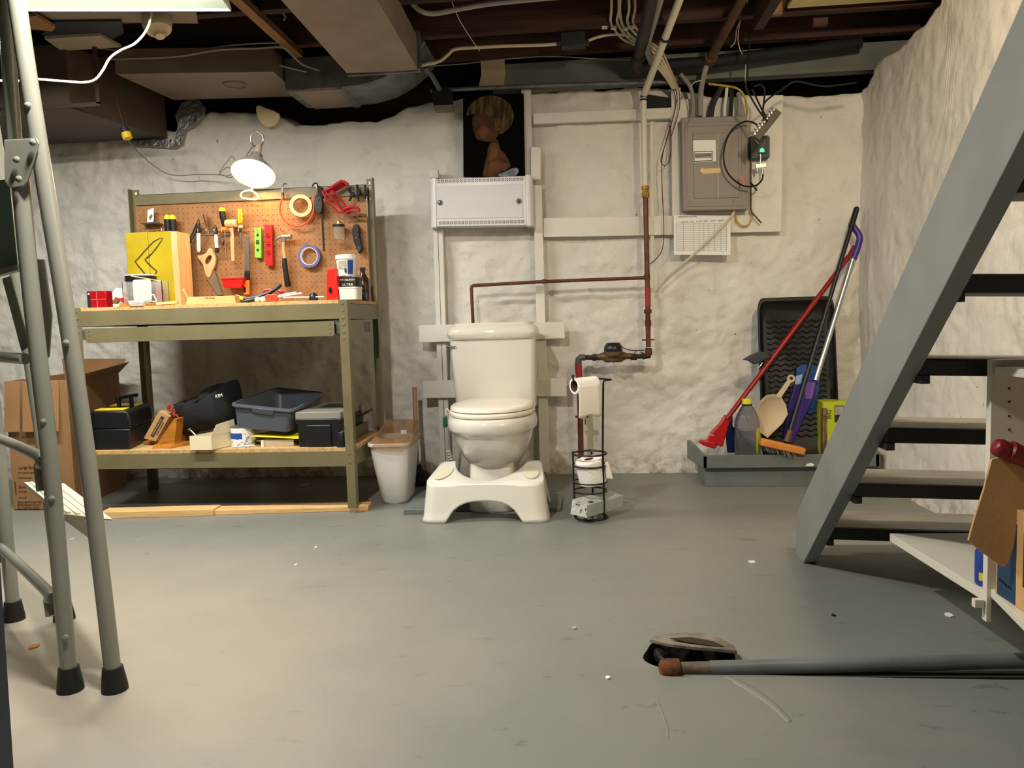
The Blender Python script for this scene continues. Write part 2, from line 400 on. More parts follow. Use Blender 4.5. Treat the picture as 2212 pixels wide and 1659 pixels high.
def wnoise(p, s):
    q = Vector(p)
    v = noise.voronoi(q * 3.1 * V(1, 1, 1.5).x)[0]
    w = q + 0.10 * noise.noise_vector(q * 4.0)
    r = 0.020 * noise.noise(q * 1.7) + 0.016 * (v[1] - v[0] - 0.25) + 0.011 * (noise.ridged_multi_fractal(w * 4.2 + V(3, 7, 1), 0.9, 2.1, 5, 1.0, 2.0) - 1.0) + 0.006 * noise.turbulence(w * 11, 3, True) + 0.004 * noise.noise(q * 30)
    return r * s
def ztop(x):
    k = [(-2.4, 1.86), (0.1, 1.86), (0.3, 1.95), (0.6, 1.93), (0.75, 1.86), (1.2, 1.86), (1.45, 1.93), (1.7, 1.96), (2.5, 1.955), (2.7, 1.93), (3.0, 1.88), (3.7, 1.86)]
    for (a, b), (c, d) in zip(k, k[1:]):
        if a <= x <= c: return lerp(b, d, (x - a) / (c - a))
    return k[-1][1]
def back_wall():
    mb = MB(); nx, nz = 460, 150; rows = []
    for j in range(nz + 5):
        row = []
        for i in range(nx + 1):
            x = lerp(XL, XR + 0.05, i / nx); zt = ztop(x) + 0.02 * noise.noise(V(x * 4, 1, 5)) + 0.012 * noise.noise(V(x * 13, 4, 5))
            z = zt * min(j, nz) / nz; d = wnoise(V(x, 0.3, z), 1.0)
            y = YB - 0.005 - max(-0.03, min(0.045, d)) + 0.03 * max(0, 0.5 - z)
            if j > nz: y += 0.07 * (j - nz); z += 0.012 * (j - nz) + 0.01 * noise.noise(V(x * 6, j, 2))
            if z > zt - 0.05 and j <= nz: y += 0.012 * (z - zt + 0.05) / 0.05
            row.append(mb.bm.verts.new((x, y, z)))
        rows.append(row)
    for a, b in zip(rows, rows[1:]):
        for i in range(nx): mb.face([a[i], a[i + 1], b[i + 1], b[i]])
    return struct('wall_back', mb, M_wall, 'lumpy whitewashed stone basement wall behind the bench and the toilet', smooth=180)
back_wall()
RT = [at(*p, x=XR) for p in ((1880, 190), (1900, 140), (1935, 118), (1965, 96), (1990, 70), (2012, 55), (2030, 25), (2048, 5))]
def rtop(y):
    k = [(1.2, 1.85)] + [(p.y, p.z) for p in RT] + [(RT[-1].y - 0.05, 2.12), (RT[-1].y - 0.12, 2.6), (-9, 2.6)]
    for (a, b), (c, d) in zip(k, k[1:]):
        if a >= y >= c: return lerp(b, d, (a - y) / (a - c))
    return 2.6
def right_wall():
    mb = MB(); ny, nz = 330, 140; rows = []
    for j in range(nz + 4):
        row = []
        for i in range(ny + 1):
            t = i / ny; y = YB + 0.05 - (YB + 0.05 - YF) * t ** 1.25
            zt = rtop(y) + 0.015 * noise.noise(V(2, y * 7, 5)); z = zt * min(j, nz) / nz
            x = XR - 0.02 - max(-0.03, min(0.045, wnoise(V(7.3, y, z), 0.5))) + 0.05 * max(0, 0.5 - y) * 0
            if j > nz: x += 0.06 * (j - nz)
            row.append(mb.bm.verts.new((x, y, z)))
        rows.append(row)
    for a, b in zip(rows, rows[1:]):
        for i in range(ny): mb.face([a[i], b[i], b[i + 1], a[i + 1]])
    return struct('wall_right', mb, M_wallr, 'whitewashed stone wall beside the stairs', smooth=180)
right_wall()
mb = MB(); mb.box(XL - 0.12, XL, YF, YB + 0.05, 0, 2.3); struct('wall_left', mb, mat('dimmed_wall_grey', '#6a655d', .8, bump=.3, bs=20))  # unseen left and front walls, coloured darker to deepen the room's shadows
mb = MB(); mb.box(XL, XR + 0.1, YF - 0.12, YF, 0, 2.3); struct('wall_front', mb, MATS['dimmed_wall_grey'])
mb = MB(); mb.box(XL - .1, XR + .5, YF - .1, 1.35, 2.32, 2.36); struct('ceiling', mb, M_subfloor, 'dark underside of the floorboards above the basement', smooth=0)
mb = MB(); mb.box(XL - .1, XR + .5, 1.18, 1.22, 1.80, 2.32); struct('trim_1', mb, M_darkwood, 'dark rim board closing the joist bay above the back wall')
mb = MB(); mb.box(XR + .22, XR + .26, -0.6, 1.35, 1.7, 2.32); struct('trim_2', mb, M_darkwood, 'dark rim board above the right wall')
# sill beam painted grey along the top of the wall
mb = MB(); a, b_, c, d = at(1062, 135, y=.74), at(2300, 105, y=.74), at(2300, 158, y=.74), at(1060, 192, y=.74)
mb.box(a.x, XR + 0.2, .74, .80, 1.955, 2.085); mb.box(a.x + .2, XR + .2, .73, .742, 1.955, 1.975)
struct('trim_3', mb, mat('grey_green_paint', '#6a6d67', 0.6, col2='#5c5f59', vs=5), 'grey painted sill board along the top of the back wall')
# ceiling joists, one by one
for y0, m, lab in ((0.345, M_redwood, 'reddish brown ceiling joist running behind the big taupe duct'), (0.665, M_redwood, 'reddish ceiling joist nearest the back wall, above the grey sill board'),
                   (-0.05, M_darkwood, 'dark ceiling joist over the front edge of the workbench'), (-0.46, M_darkwood, 'dark ceiling joist just above the shop light'),
                   (-0.87, M_darkwood, 'dark ceiling joist in front of the shop light'), (-1.28, M_darkwood, 'dark ceiling joist above the floor drain'),
                   (-1.69, M_darkwood, 'dark ceiling joist above the folded ladder')):
    mb = MB(); mb.box(XL, 3.0 if y0 < 0.2 else XR + 0.2, y0, y0 + 0.045, 2.10, 2.318)
    solo('ceiling_joist', mb, m, lab, 'ceiling joist', 'ceiling joists')
# long nailer beside the duct
mb = MB(); p0, p1 = at(680, 150, z=2.09), at(517, 0, z=2.09)
d = (p1 - p0).normalized(); mb.beam(p0, p1 + d * 0.9, 0.045, 0.03); solo('ceiling_batten', mb, mat('tan_batten', '#94704a', 0.7, col2='#7b5a3a', vs=5, stretch=(9, 1, 9)), 'tan wooden batten running under the joists left of the big duct', 'batten')
mb = MB(); mb.box(-1.0, 0.97, 0.545, 0.585, 2.10, 2.14); solo('ceiling_batten', mb, MATS['tan_batten'], 'orange-brown batten across the ceiling above the boxed soffit', 'batten')
# cream panel under the upper stair, right
mb = MB(); q = at(1700, 18, z=2.1); mb.box(q.x, XR + 0.4, -2.9, q.y, 2.1, 2.115); struct('trim_4', mb, mat('cream_panel', '#d9c58c', 0.6, col2='#cbb578', vs=4), 'cream ceiling panel at the stairwell')
mb = MB(); mb.box(2.98, 3.02, -2.9, q.y, 2.02, 2.32); struct('trim_5', mb, M_darkwood, 'dark header joist along the stairwell opening')
# ---------------------------------------------------------------- ducts overhead
DZ = 1.95
t = thing('trunk_duct', 'big taupe sheet metal duct running overhead towards the camera', 'duct', at(827, 155, z=DZ))
c0, c1, c2, c3 = at(749, 158, z=DZ), at(905, 153, z=DZ), at(815, 0, z=DZ), at(609, 0, z=DZ)
e1, e0 = (c2 - c1).normalized() * 1.4, (c3 - c0).normalized() * 1.4
w = c1.x - c0.x
mb = MB(); mb.hexa([c0, c1, c1 + e1, c0 + e1 + V(-.005, 0, 0), c0 + V(0, 0, .15), c1 + V(0, 0, .15), c1 + e1 + V(0, 0, .15), c0 + e1 + V(0, 0, .15)]); part('duct_body', mb, M_ductpaint, t)
mb = MB(); mb.box(c1.x - .004, c1.x + .012, c1.y - .035, c1.y + .006, DZ - .004, DZ + .165); mb.box(c0.x - .006, c1.x + .012, c1.y - .012, c1.y + .006, DZ - .006, DZ + .01); part('seam_flange', mb, M_galv, t)
# boxed plenum, left
t = thing('plenum_box', 'large dark taupe duct box against the wall top, far left', 'duct', at(200, 260, z=1.82))
pr = at(365, 287, y=.78).x; yf = at(245, 228, z=1.82).y
mb = MB(); mb.hexa([V(-1.6, yf, 1.82), V(pr - .12, yf, 1.82), V(pr, .76, 1.82), V(-1.6, .76, 1.82), V(-1.6, yf, 2.1), V(pr - .12, yf, 2.1), V(pr, .76, 2.1), V(-1.6, .76, 2.1)]); part('box_body', mb, mat('dark_taupe_metal', '#514438', 0.6, col2='#463a30', vs=5), t)
mb = MB(); f = at(212, 225, y=yf - .004); f2 = at(70, 150, y=yf - .004)
mb.box(f2.x - .6, f.x + .012, yf - .012, yf - .001, f.z - .008, f.z + .008); mb.box(f.x - .004, f.x + .012, yf - .012, yf - .001, f.z, 2.09); part('panel_rim', mb, mat('dark_metal_rim', '#3e342b', 0.5), t)
# boxed soffit
t = thing('soffit_duct', 'flat taupe boxed duct along the wall top above the clamp lamp', 'duct', at(450, 190, z=1.97))
z = 1.97; a, b_, c, d = at(250, 160, z=z), at(590, 155, z=z), at(650, 208, z=z), at(375, 216, z=z)
mb = MB(); mb.hexa([a, b_, c, d, a + V(0, 0, .11), b_ + V(0, 0, .11), c + V(0, 0, .11), d + V(0, 0, .11)]); part('duct_body', mb, mat('taupe_metal_glossy', '#75675a', 0.38, col2='#6a5d51', vs=4), t)
mb = MB(); q = at(508, 184, z=z - .002); mb.torus(q, .052, .004, (0, 0, 1)); part('glare_ring', mb, M_ductpaint, t)  # raised ring imitating a glare reflection on the duct's underside
# galvanised duct with elbow into the trunk
t = thing('branch_duct', 'dull galvanised duct with a wide elbow rising into the big duct', 'duct', at(740, 240, y=.5))
def sect(p, n, w, h):
    n = Vector(n).normalized(); s = n.cross(V(0, 1, 0)).normalized()
    return [p + s * a * h + V(0, 1, 0) * b * w for a, b in ((-.5, -.5), (.5, -.5), (.5, .5), (-.5, .5))]
pl, pm = at(640, 195, y=.42), at(775, 205, y=.42)
zc = 2.0; rings = []
path = [V(c.x + .012, .585, zc), V(pm.x - .1, .585, zc), V(pm.x, .585, zc + .004), V(pm.x + .09, .575, zc + .022), V(pm.x + .17, .56, zc + .055), V(pm.x + .235, .54, zc + .095), V(pm.x + .28, .52, zc + .14)]
for i, p in enumerate(path):
    nn = path[min(i + 1, len(path) - 1)] - path[max(i - 1, 0)]; nn.y = 0; rings.append(sect(p, nn, .30, .155))
mb = MB(); mb.loft(rings); part('duct_body', mb, M_galv, t, bevel=.006)
mb = MB(); mb.obox(path[1], (.028, .312, .168)); part('joint_band', mb, M_galv, t)
mb = MB(); mb.obox((path[0] + path[1]) / 2 + V(.03, 0, -.0795), ((path[1] - path[0]).length - .02, .296, .005)); part('bottom_panel', mb, M_ductpaint, t)
# ---------------------------------------------------------------- workbench
BW, BD, BT = 1.235, 0.522, 0.921
bench = thing('workbench', 'olive steel workbench with pegboard back and particle board tops', 'workbench', (BW / 2, BD / 2, 0))
def post(x, y, sx, sy, z0, z1):
    mb = MB(); t = 0.0022; w = 0.038
    mb.prism([V(x, y, z0), V(x + sx * w, y, z0), V(x + sx * w, y + sy * t, z0), V(x + sx * t, y + sy * t, z0), V(x + sx * t, y + sy * w, z0), V(x, y + sy * w, z0)], (0, 0, z1 - z0))
    zs = [z0 + .03 + .075 * k for k in range(30)]
    return mb
def slots(mb, x, y, zs):   # the raised key-hole rivets on the front flange
    for z in zs:
        mb.lathe([(.0072, 0), (.0072, .0012), (.004, .0022)], V(x, y, z), (0, -1, 0), 10)
for (x, y, sx, sy, z0, z1) in ((0, 0, 1, 1, .03, BT), (BW, 0, -1, 1, .022, BT), (0, BD, 1, -1, 0, 1.515), (BW, BD, -1, -1, 0, 1.515)):
    mb = post(x, y, sx, sy, z0, z1)
    if y == 0:
        slots(mb, x + sx * .022, 0, (.905, .875, .845, .815, .785, .757, .262, .224))
    part('post', mb, M_bench, bench)
# keyhole slots in the top of the rear posts
for x, sx in ((0, 1), (BW, -1)):
    for z in (1.495, 1.470, 1.42): mb = MB(); mb.box(x + sx * .022 - .005, x + sx * .022 + .005, BD - .0045, BD - .0022, z - .008, z + .008); part('slot', mb, mat('slot_pale', '#d8d4ca', 0.7), bench)  # each slot filled with one even pale colour
def rail(name, x0, x1, z0, z1, y, ydir=1):
    mb = MB(); mb.box(x0, x1, min(y, y + ydir * .003), max(y, y + ydir * .003), z0, z1); mb.box(x0, x1, min(y, y + ydir * .03), max(y, y + ydir * .03), z0, z0 + .002)
    part(name, mb, M_bench, bench)
rail('front_rail', .036, BW - .036, .838, .906, .001); rail('front_rail', .036, BW - .036, .204, .272, .001)
rail('rear_rail', .004, BW - .004, .838, .906, BD - .002, -1); rail('rear_rail', .004, BW - .004, .204, .272, BD - .002, -1)
for x, sg in ((0.003, 1), (BW - .003, -1)):
    for z0, z1 in ((.838, .904), (.204, .272)):
        mb = MB(); mb.box(min(x, x + sg * .003), max(x, x + sg * .003), .036, BD - .036, z0, z1); part('side_rail', mb, M_bench, bench)
mb = MB(); mb.box(.004, BW - .004, .004, BD - .004, .906, .921); part('worktop', mb, M_ply, bench)
mb = MB(); mb.box(.004, BW - .004, .004, BD - .004, .272, .287); part('lower_shelf', mb, M_ply, bench)
# pegboard with its top rail
mb = MB(); mb.box(.030, BW - .036, .492, .498, .925, 1.455); part('pegboard', mb, M_peg, bench)
a, b_ = at(306, 421, y=.486), at(800, 399, y=.486)
mb = MB(); mb.box(.036, BW - .036, .484, .487, a.z - .048, a.z); mb.box(.036, BW - .036, .484, .50, a.z - .002, a.z); mb.box(.036, BW - .036, .484, .50, a.z - .050, a.z - .048); part('top_rail', mb, M_bench, bench)
PEGY = .492
# drawer
d0, d1 = at(183, 711, y=-.012), at(723, 726, y=-.012)
dz0, dz1 = d1.z, at(723, 694, y=-.012).z
mb = MB(); r = .012
mb.prism([V(d0.x, -.012, dz1), V(d1.x, -.012, dz1)] + [V(d1.x - r + r * math.sin(k * PI / 8), -.012, dz0 + r - r * math.cos(k * PI / 8)) for k in range(4, -1, -1)] + [V(d0.x + r - r * math.sin(k * PI / 8), -.012, dz0 + r - r * math.cos(k * PI / 8)) for k in range(5)], (0, .004, 0))
mb.box(d0.x + .004, d1.x - .004, -.008, .012, dz1 - .004, dz1 - .001)
drw = part('drawer', mb, M_bench, bench, bevel=.001)
mb = MB(); mb.box(d0.x + .02, d0.x + .023, -.008, .40, dz0 + .01, dz1 - .012); mb.box(d1.x - .023, d1.x - .02, -.008, .40, dz0 + .01, dz1 - .012); mb.box(d0.x + .02, d1.x - .02, -.008, .40, dz0 + .012, dz0 + .014); mb.box(d0.x + .02, d1.x - .02, .397, .40, dz0 + .012, dz1 - .012)
part('drawer_tray', mb, M_benchd, drw)
for x in (d0.x + .018, d1.x - .018):
    for z in (dz1 - .012, (dz0 + dz1) / 2, dz0 + .012): mb = MB(); mb.lathe([(.003, 0), (.002, .0015)], V(x, -.0125, z), (0, -1, 0), 8); part('rivet', mb, M_benchd, drw)
for x0, x1 in ((d1.x + .003, BW - .03), (.036, d0.x - .004)):
    mb = MB(); mb.box(x0, x1, .006, .44, dz0 + .012, dz1 - .004); part('drawer_slide', mb, M_galv, bench)
mb = MB(); mb.box(BW - .008, BW - .004, .04, .25, .755, .825); mb.box(BW - .0075, BW - .003, .14, .155, .785, .80); part('slide_bracket', mb, M_bench, bench)
# small parts caught in the drawer: two black grips showing over its front
for px, w in ((313, 17), (346, 13)):
    c = at(px, 706, y=.05); mb = MB(); mb.sphere(c + V(0, 0, -.02), .02, 8, (w / 17, 1.6, 1.2)); mb.cyl(c + V(0, .02, -.022), c + V(0, .16, -.03), .012, 10)
    solo('screwdriver', mb, M_black, 'black tool grip poking above the drawer front, %s one' % ('left' if px < 330 else 'right'), 'tool', 'grips in the drawer')
# boards under the bench feet
for (xa, xb, ya, yb, lab) in ((215, 462, 1121, 1092, 'pine board on the floor under the left end of the workbench'), (455, 795, 1113, 1088, 'pine board under the front right leg of the workbench')):
    p, q = at(xa, ya, z=0), at(xb, ya - (xb - xa) * .028, z=0); dy = .085
    mb = MB(); th = .021 if xa > 400 else .029
    n = V(-(q - p).y, (q - p).x, 0).normalized() * dy
    zz = V(0, 0, th); z0 = V(0, 0, .0)
    mb.hexa([p, q, q + n, p + n, p + zz, q + zz, q + n + zz, p + n + zz])
    solo('floor_board', mb, M_pine, lab, 'board', bevel=.002)
# ---------------------------------------------------------------- clamp lamp
lamp = thing('clamp_lamp', 'lit clamp lamp with white metal reflector on the pegboard rail', 'clamp lamp', at(545, 405, y=.48))
LC = at(547, 376, y=.375); ax = V(.02, -.50, -.86).normalized(); D = .098
refl = MB(); prof = [(.022, .118), (.030, .112), (.034, .085), (.055, .066), (.082, .035), (D + .004, 0), (D, .001), (.079, .036), (.052, .063), (.030, .083)]
refl.lathe(prof, LC, -ax, 40, True, False); M_refl = mat('lamp_reflector', '#d9d6cf', 0.25, 0.5)
part('reflector', refl, M_refl, lamp, smooth=60)
mb = MB(); mb.lathe([(.012, .085), (.016, .07), (.028, .045), (.031, .03), (.027, .012), (.014, .002), (.001, 0)], LC, -ax, 20)
part('light_bulb', mb, mat('lit_bulb', '#fff3dd', 0.4, emit='#ffcb88', es=260), lamp, smooth=60)
mb = MB(); tip = LC - ax * .112; mb.cyl(tip, tip - ax * .055 + V(0, .01, 0), .019, 16, .015); part('socket', mb, mat('lamp_socket', '#c9b99a', 0.4), lamp)
tp = tip - ax * .055; mb = MB(); mb.wire([tp + V(-.015, 0, .0), tp + V(-.030, -.01, .02), tp + V(-.028, -.01, .05), tp + V(0, -.012, .07), tp + V(.028, -.01, .05), tp + V(.03, -.01, .02), tp + V(.015, 0, 0)], .004, 8); part('bracket', mb, M_steel, lamp)
mb = MB(); g = [at(u, v_, y=.44) for u, v_ in ((523, 428), (520, 421), (526, 414), (541, 412), (553, 418), (557, 425), (554, 431), (541, 431), (528, 429), (523, 428))]; mb.wire(g, .0042, 8)
mb.wire([LC - ax * .08 + V(0, .04, 0), at(545, 405, y=.46), at(545, 412, y=.46)], .005, 8); part('clamp_handle', mb, mat('cream_handle', '#efe2bd', 0.4), lamp)
mb = MB(); mb.wire([tp + V(0, 0, .0), tp + V(-.05, .03, .0), at(505, 380, y=.55), at(478, 378, y=.68), at(430, 377, y=.71), at(372, 378, y=.71), at(335, 360, y=.70), at(300, 330, y=.66), at(290, 318, y=.45), at(279, 305, y=.362)], .0022, 6); part('cord', mb, mat('brown_cord', '#7d6a55', 0.5), lamp)
mb = MB(); pc = [at(u, v_, y=.60) for u, v_ in ((472, 377), (490, 362), (503, 368), (498, 378), (484, 380), (475, 372), (490, 350), (500, 338), (508, 345))]; mb.wire(pc, .0018, 5); part('loose_cord', mb, MATS['brown_cord'], lamp)
# outlet adapter hanging from the ceiling on a brown cord
ad = thing('plug_adapter', 'yellow and black plug adapter hanging by a brown cord from the ceiling', 'plug', at(272, 290, y=.36))
mb = MB(); a, b_ = at(266, 270, y=.36), at(278, 304, y=.36); dd = (b_ - a)
mb.cyl(a, a + dd * .25, .010, 12); mb.cyl(a + dd * .2, a + dd * .5, .018, 14); part('plug_body', mb, M_charcoal, ad)
mb = MB(); mb.cyl(a + dd * .5, a + dd * .86, .022, 14); part('yellow_band', mb, M_yellow, ad)
mb = MB(); mb.wire([a, at(256, 232, y=.36), at(244, 178, y=.36), at(236, 140, y=.36), at(233, 112, y=.36)], .0025, 6); part('cord', mb, mat('red_brown_cord', '#6b3527', 0.5), ad)
# ---------------------------------------------------------------- things hanging on the pegboard
PY = .488
def PX(l, y): return [at(u, v, y=y) for u, v in l]
def hookpin(mb, px, py, y0=PY, y1=PY - .03):
    p = at(px, py, y=y0); mb.wire([p, V(p.x, y1, p.z), V(p.x, y1 - .004, p.z + .012)], .0016, 6, 3)
# wire rack of hooks
rk = thing('tool_rack', 'thin steel wire tool rack hooked into the pegboard', 'tool rack', at(468, 505, y=PY))
mb = MB()
a, b_ = at(434, 496, y=PY - .012), at(523, 497, y=PY - .012); mb.tube([a, b_], .0016, 6)
a2, b2 = at(434, 504, y=PY - .012), at(523, 502, y=PY - .012); mb.tube([a2, b2], .0016, 6)
for u in (436, 454, 471, 487, 505, 523):
    p = at(u, 496, y=PY - .012); q = at(u, 512, y=PY - .012); mb.wire([p, V(p.x, PY - .05, p.z), V(q.x, PY - .05, q.z), V(q.x - .012, PY - .04, q.z), V(q.x - .015, PY - .012, q.z)], .0016, 6, 3)
part('wire_frame', mb, M_steel, rk)
# two screwdriver handles behind the yellow box
for u, lab in ((364, 'left'), (375, 'right')):
    s = thing('screwdriver', 'black screwdriver with a yellow cap behind the yellow box, %s of the pair' % lab, 'screwdriver', at(u, 500, y=.44), 'capped screwdrivers behind the yellow box')
    c, e = at(u, 474, y=.44), at(u, 506, y=.44); c = V(e.x, e.y, c.z)
    mb = MB(); mb.lathe([(.0155, 0), (.0165, (c - e).length * .5), (.0165, (c - e).length)], e, c - e, 18); part('grip', mb, M_black, s)
    mb = MB(); mb.lathe([(.0168, 0), (.0165, .010), (.012, .020), (.004, .024)], c, (0, 0, 1), 18); part('cap', mb, M_yellow, s)
# notepad on a small wire shelf
nh = thing('note_holder', 'small card propped on a steel peg shelf at the top left of the pegboard', 'card holder', at(324, 480, y=.47))
mb = MB(); mb.hexa(PX([(318, 480), (332, 479)], .455) + PX([(331, 477), (319, 478)], .465)[::1] + PX([(319, 455), (332, 449)], .455) + PX([(331, 449), (319, 454)], .458)); part('card', mb, M_white, nh, smooth=0)
mb = MB(); mb.plate([(321, 470), (327, 462), (330, 466), (325, 476)], .4548, .0006); part('sketch', mb, mat('grey_ink', '#55565a', .7), nh)
mb = MB(); p, q = at(306, 478, y=.46), at(346, 482, y=.46); mb.box(p.x, q.x, .45, PY, q.z - .002, q.z); mb.box(p.x, q.x, .45, .452, q.z, q.z + .004); part('peg_shelf', mb, M_steel, nh)
mb = MB(); mb.wire(PX([(318, 500), (320, 494), (330, 492), (345, 492), (349, 496), (349, 502)], PY - .02), .0018, 6); solo('wire_hook', mb, M_steel, 'bent steel wire hook on the pegboard above the yellow box', 'hook')
# two markers
def marker(u, v0, v1, v2, du, lab, tail=None):
    s = thing('marker_pen', lab, 'marker', at(u, v2, y=.445), 'marker pens in the wire rack')
    p0, p1, p2 = at(u, v0, y=.445), at(u + du * .4, v1, y=.445), at(u + du, v2, y=.445)
    mb = MB(); mb.lathe([(.004, 0), (.0075, .012), (.0088, .02), (.0088, (p1 - p0).length)], p0, p1 - p0, 14); part('cap', mb, M_black, s)
    mb = MB(); L_ = (p2 - p1).length; mb.lathe([(.0088, 0), (.0088, L_ * .85), (.0068, L_ * .95), (.004, L_)], p1, p2 - p1, 14); part('barrel', mb, M_white, s)
    if tail: mb = MB(); mb.lathe([(.009, 0), (.009, (p2 - p1).length * tail), (.006, (p2 - p1).length * tail * 1.1)], p2 - (p2 - p1) * tail, p2 - p1, 14); part('tail_cap', mb, M_black, s)
marker(428.5, 476, 504, 545, 1, 'thick white marker with a black cap, left end of the rack')
marker(464.5, 486, 507, 545, 4.5, 'thin white marker with black ends, second in the rack', .25)
# pliers hanging by the first marker
s = thing('side_cutters', 'small dark pliers hanging open beside the thick marker', 'pliers', at(420, 515, y=.46))
for pts, nm in (([(430, 474), (422, 490), (414, 508), (406, 518)], 'grip'), ([(428, 476), (426, 492), (420, 508), (414, 516)], 'grip')):
    mb = MB(); mb.wire(PX(pts, .462), [.005] * 25, 8) if 0 else mb.tube(catmull(PX(pts, .462), 6), .0045, 8); part(nm, mb, M_charcoal, s)
mb = MB(); mb.plate([(405, 517), (414, 513), (412, 524), (403, 535), (400, 538)], .458, .008); part('jaw', mb, M_iron, s)
# brown handled chisel
s = thing('chisel', 'brown handled chisel standing in the wire rack between the two markers', 'chisel', at(445, 500, y=.46))
mb = MB(); p, q = at(442, 463, y=.46), at(449, 491, y=.46); mb.lathe([(.009, 0), (.010, .02), (.009, .05), (.006, (q - p).length)], p, q - p, 12); part('handle', mb, mat('brown_handle', '#5d3f22', .4), s)
mb = MB(); mb.cyl(q, at(450, 507, y=.46), .0035, 8); part('shank', mb, M_steel, s)
# screwdriver with yellow cap
s = thing('screwdriver', 'long screwdriver with domed yellow cap and black grip in the wire rack', 'screwdriver', at(483, 500, y=.45))
p, q, e = at(480, 457, y=.45), at(484.5, 490, y=.45), at(488.5, 558, y=.45)
mb = MB(); mb.lathe([(.0163, 0), (.0165, .004), (.0135, .015), (.006, .020)], p, p - q, 18); part('cap', mb, M_yellow, s)
mb = MB(); mb.lathe([(.0155, 0), (.0150, .03), (.012, .055), (.0085, (q - p).length)], p, q - p, 18); part('grip', mb, M_black, s)
mb = MB(); mb.lathe([(.0055, 0), (.014, .004), (.008, .016)], q, e - q, 12); part('collar', mb, M_yellow, s)
mb = MB(); mb.cyl(q, e, .0022, 8); part('shaft', mb, M_steel, s)
# amber handled screwdriver lying flat in the rack
mb = MB(); p, q = at(470, 498, y=.452), at(503, 494.5, y=.452); mb.lathe([(.004, 0), (.0065, .01), (.0065, (q - p).length)], p, q - p, 10); solo('nail_set', mb, M_orange, 'short orange stick lying across the wire rack', 'tool')
# bunch of small drill bits / clips
s = thing('key_ring', 'bunch of small copper coloured clips hanging from the wire rack', 'clips', at(479, 525, y=.455))
random.seed(4)
for k in range(7):
    u, v_ = 474 + random.random() * 10, 512 + random.random() * 8; mb = MB(); p = at(u, v_, y=.45); mb.obox(p + V(0, 0, -.012), (.004, .003, .03), (0, random.uniform(-.7, .7), 0)); part('clip', mb, M_copper if k % 2 else M_steel, s)
# wooden mallet
s = thing('wooden_mallet', 'small pale wooden mallet hanging head up in the wire rack', 'mallet', at(500, 565, y=.45))
p, q = at(486, 483, y=.448), at(511, 483, y=.448); mb = MB(); mb.lathe([(.008, 0), (.0165, .004), (.0185, .012), (.0185, (q - p).length - .003), (.017, (q - p).length)], p, q - p, 20); part('head', mb, M_pinev, s)
mb = MB(); p, q = at(500.5, 492, y=.448), at(504, 565, y=.448); mb.beam(p, q, .017, .012, (0, 1, 0)); part('handle', mb, M_pinev, s, bevel=.003)
# yellow handled awl
s = thing('wire_stripper', 'yellow two-grip tool with a thin clear tip at the right end of the rack', 'pliers', at(518, 545, y=.45))
for u in (515.5, 521):
    mb = MB(); p, q = at(u, 451, y=.45), at(u + 1, 482, y=.45); mb.lathe([(.004, 0), (.0055, .006), (.0055, (q - p).length - .004), (.003, (q - p).length)], p, q - p, 10); part('grip', mb, M_yellow, s)
mb = MB(); mb.plate([(514, 488), (523, 486), (524, 491), (515, 492)], .446, .008); part('pivot', mb, mat('pale_yellow', '#e9d58d', .4), s)
mb = MB(); p, q = at(518.5, 495, y=.45), at(519.5, 505, y=.45); mb.cyl(p, q, .0055, 10); part('black_collar', mb, M_black, s)
mb = MB(); p, q = at(519.3, 503, y=.45), at(521.5, 540, y=.45); mb.lathe([(.006, 0), (.0045, .05), (.0012, (q - p).length)], p, q - p, 10); part('tip', mb, M_steel, s)
# hand saw
s = thing('hand_saw', 'hand saw with pale wooden handle hanging point down on the pegboard', 'saw', at(450, 540, y=PY - .02))
yy = PY - .022
out = PX([(425, 552), (431, 550), (440, 549), (446, 545), (449, 538), (453, 535.5), (457, 538), (463, 550), (465.5, 558), (464, 572), (459, 583), (455.5, 592), (453, 599), (448, 600), (444, 594), (441, 583), (438, 572), (433, 565), (427, 557)], yy)
c = at(449.5, 561, y=yy); inn = []
ctr = at(449.5, 561, y=yy); dirv = (at(455, 552, y=yy) - at(444, 570, y=yy)).normalized(); sdv = V(dirv.z, 0, -dirv.x)
for p in out:
    d_ = p - ctr; ang = math.atan2(d_.dot(sdv), d_.dot(dirv)); inn.append(ctr + dirv * math.cos(ang) * .026 + sdv * math.sin(ang) * .0125)
mb = MB(); mb.frame(out, inn, (0, .018, 0)); part('handle', mb, M_pinev, s, bevel=.003)
mb = MB(); bl = [(447, 600), (461, 581)]; n = 22
teeth = []
for k in range(n + 1):
    t_ = k / n; u, v_ = lerp(462, 479, t_), lerp(583, 636.5, t_); teeth.append((u, v_))
    if k < n: teeth.append((u + 2.1, v_ + 1.4))
mb.plate([(446, 601), (452, 590)] + teeth + [(470, 637)], yy + .008, .0012); part('blade', mb, mat('saw_steel', '#9c988e', .35, .8), s, smooth=0)
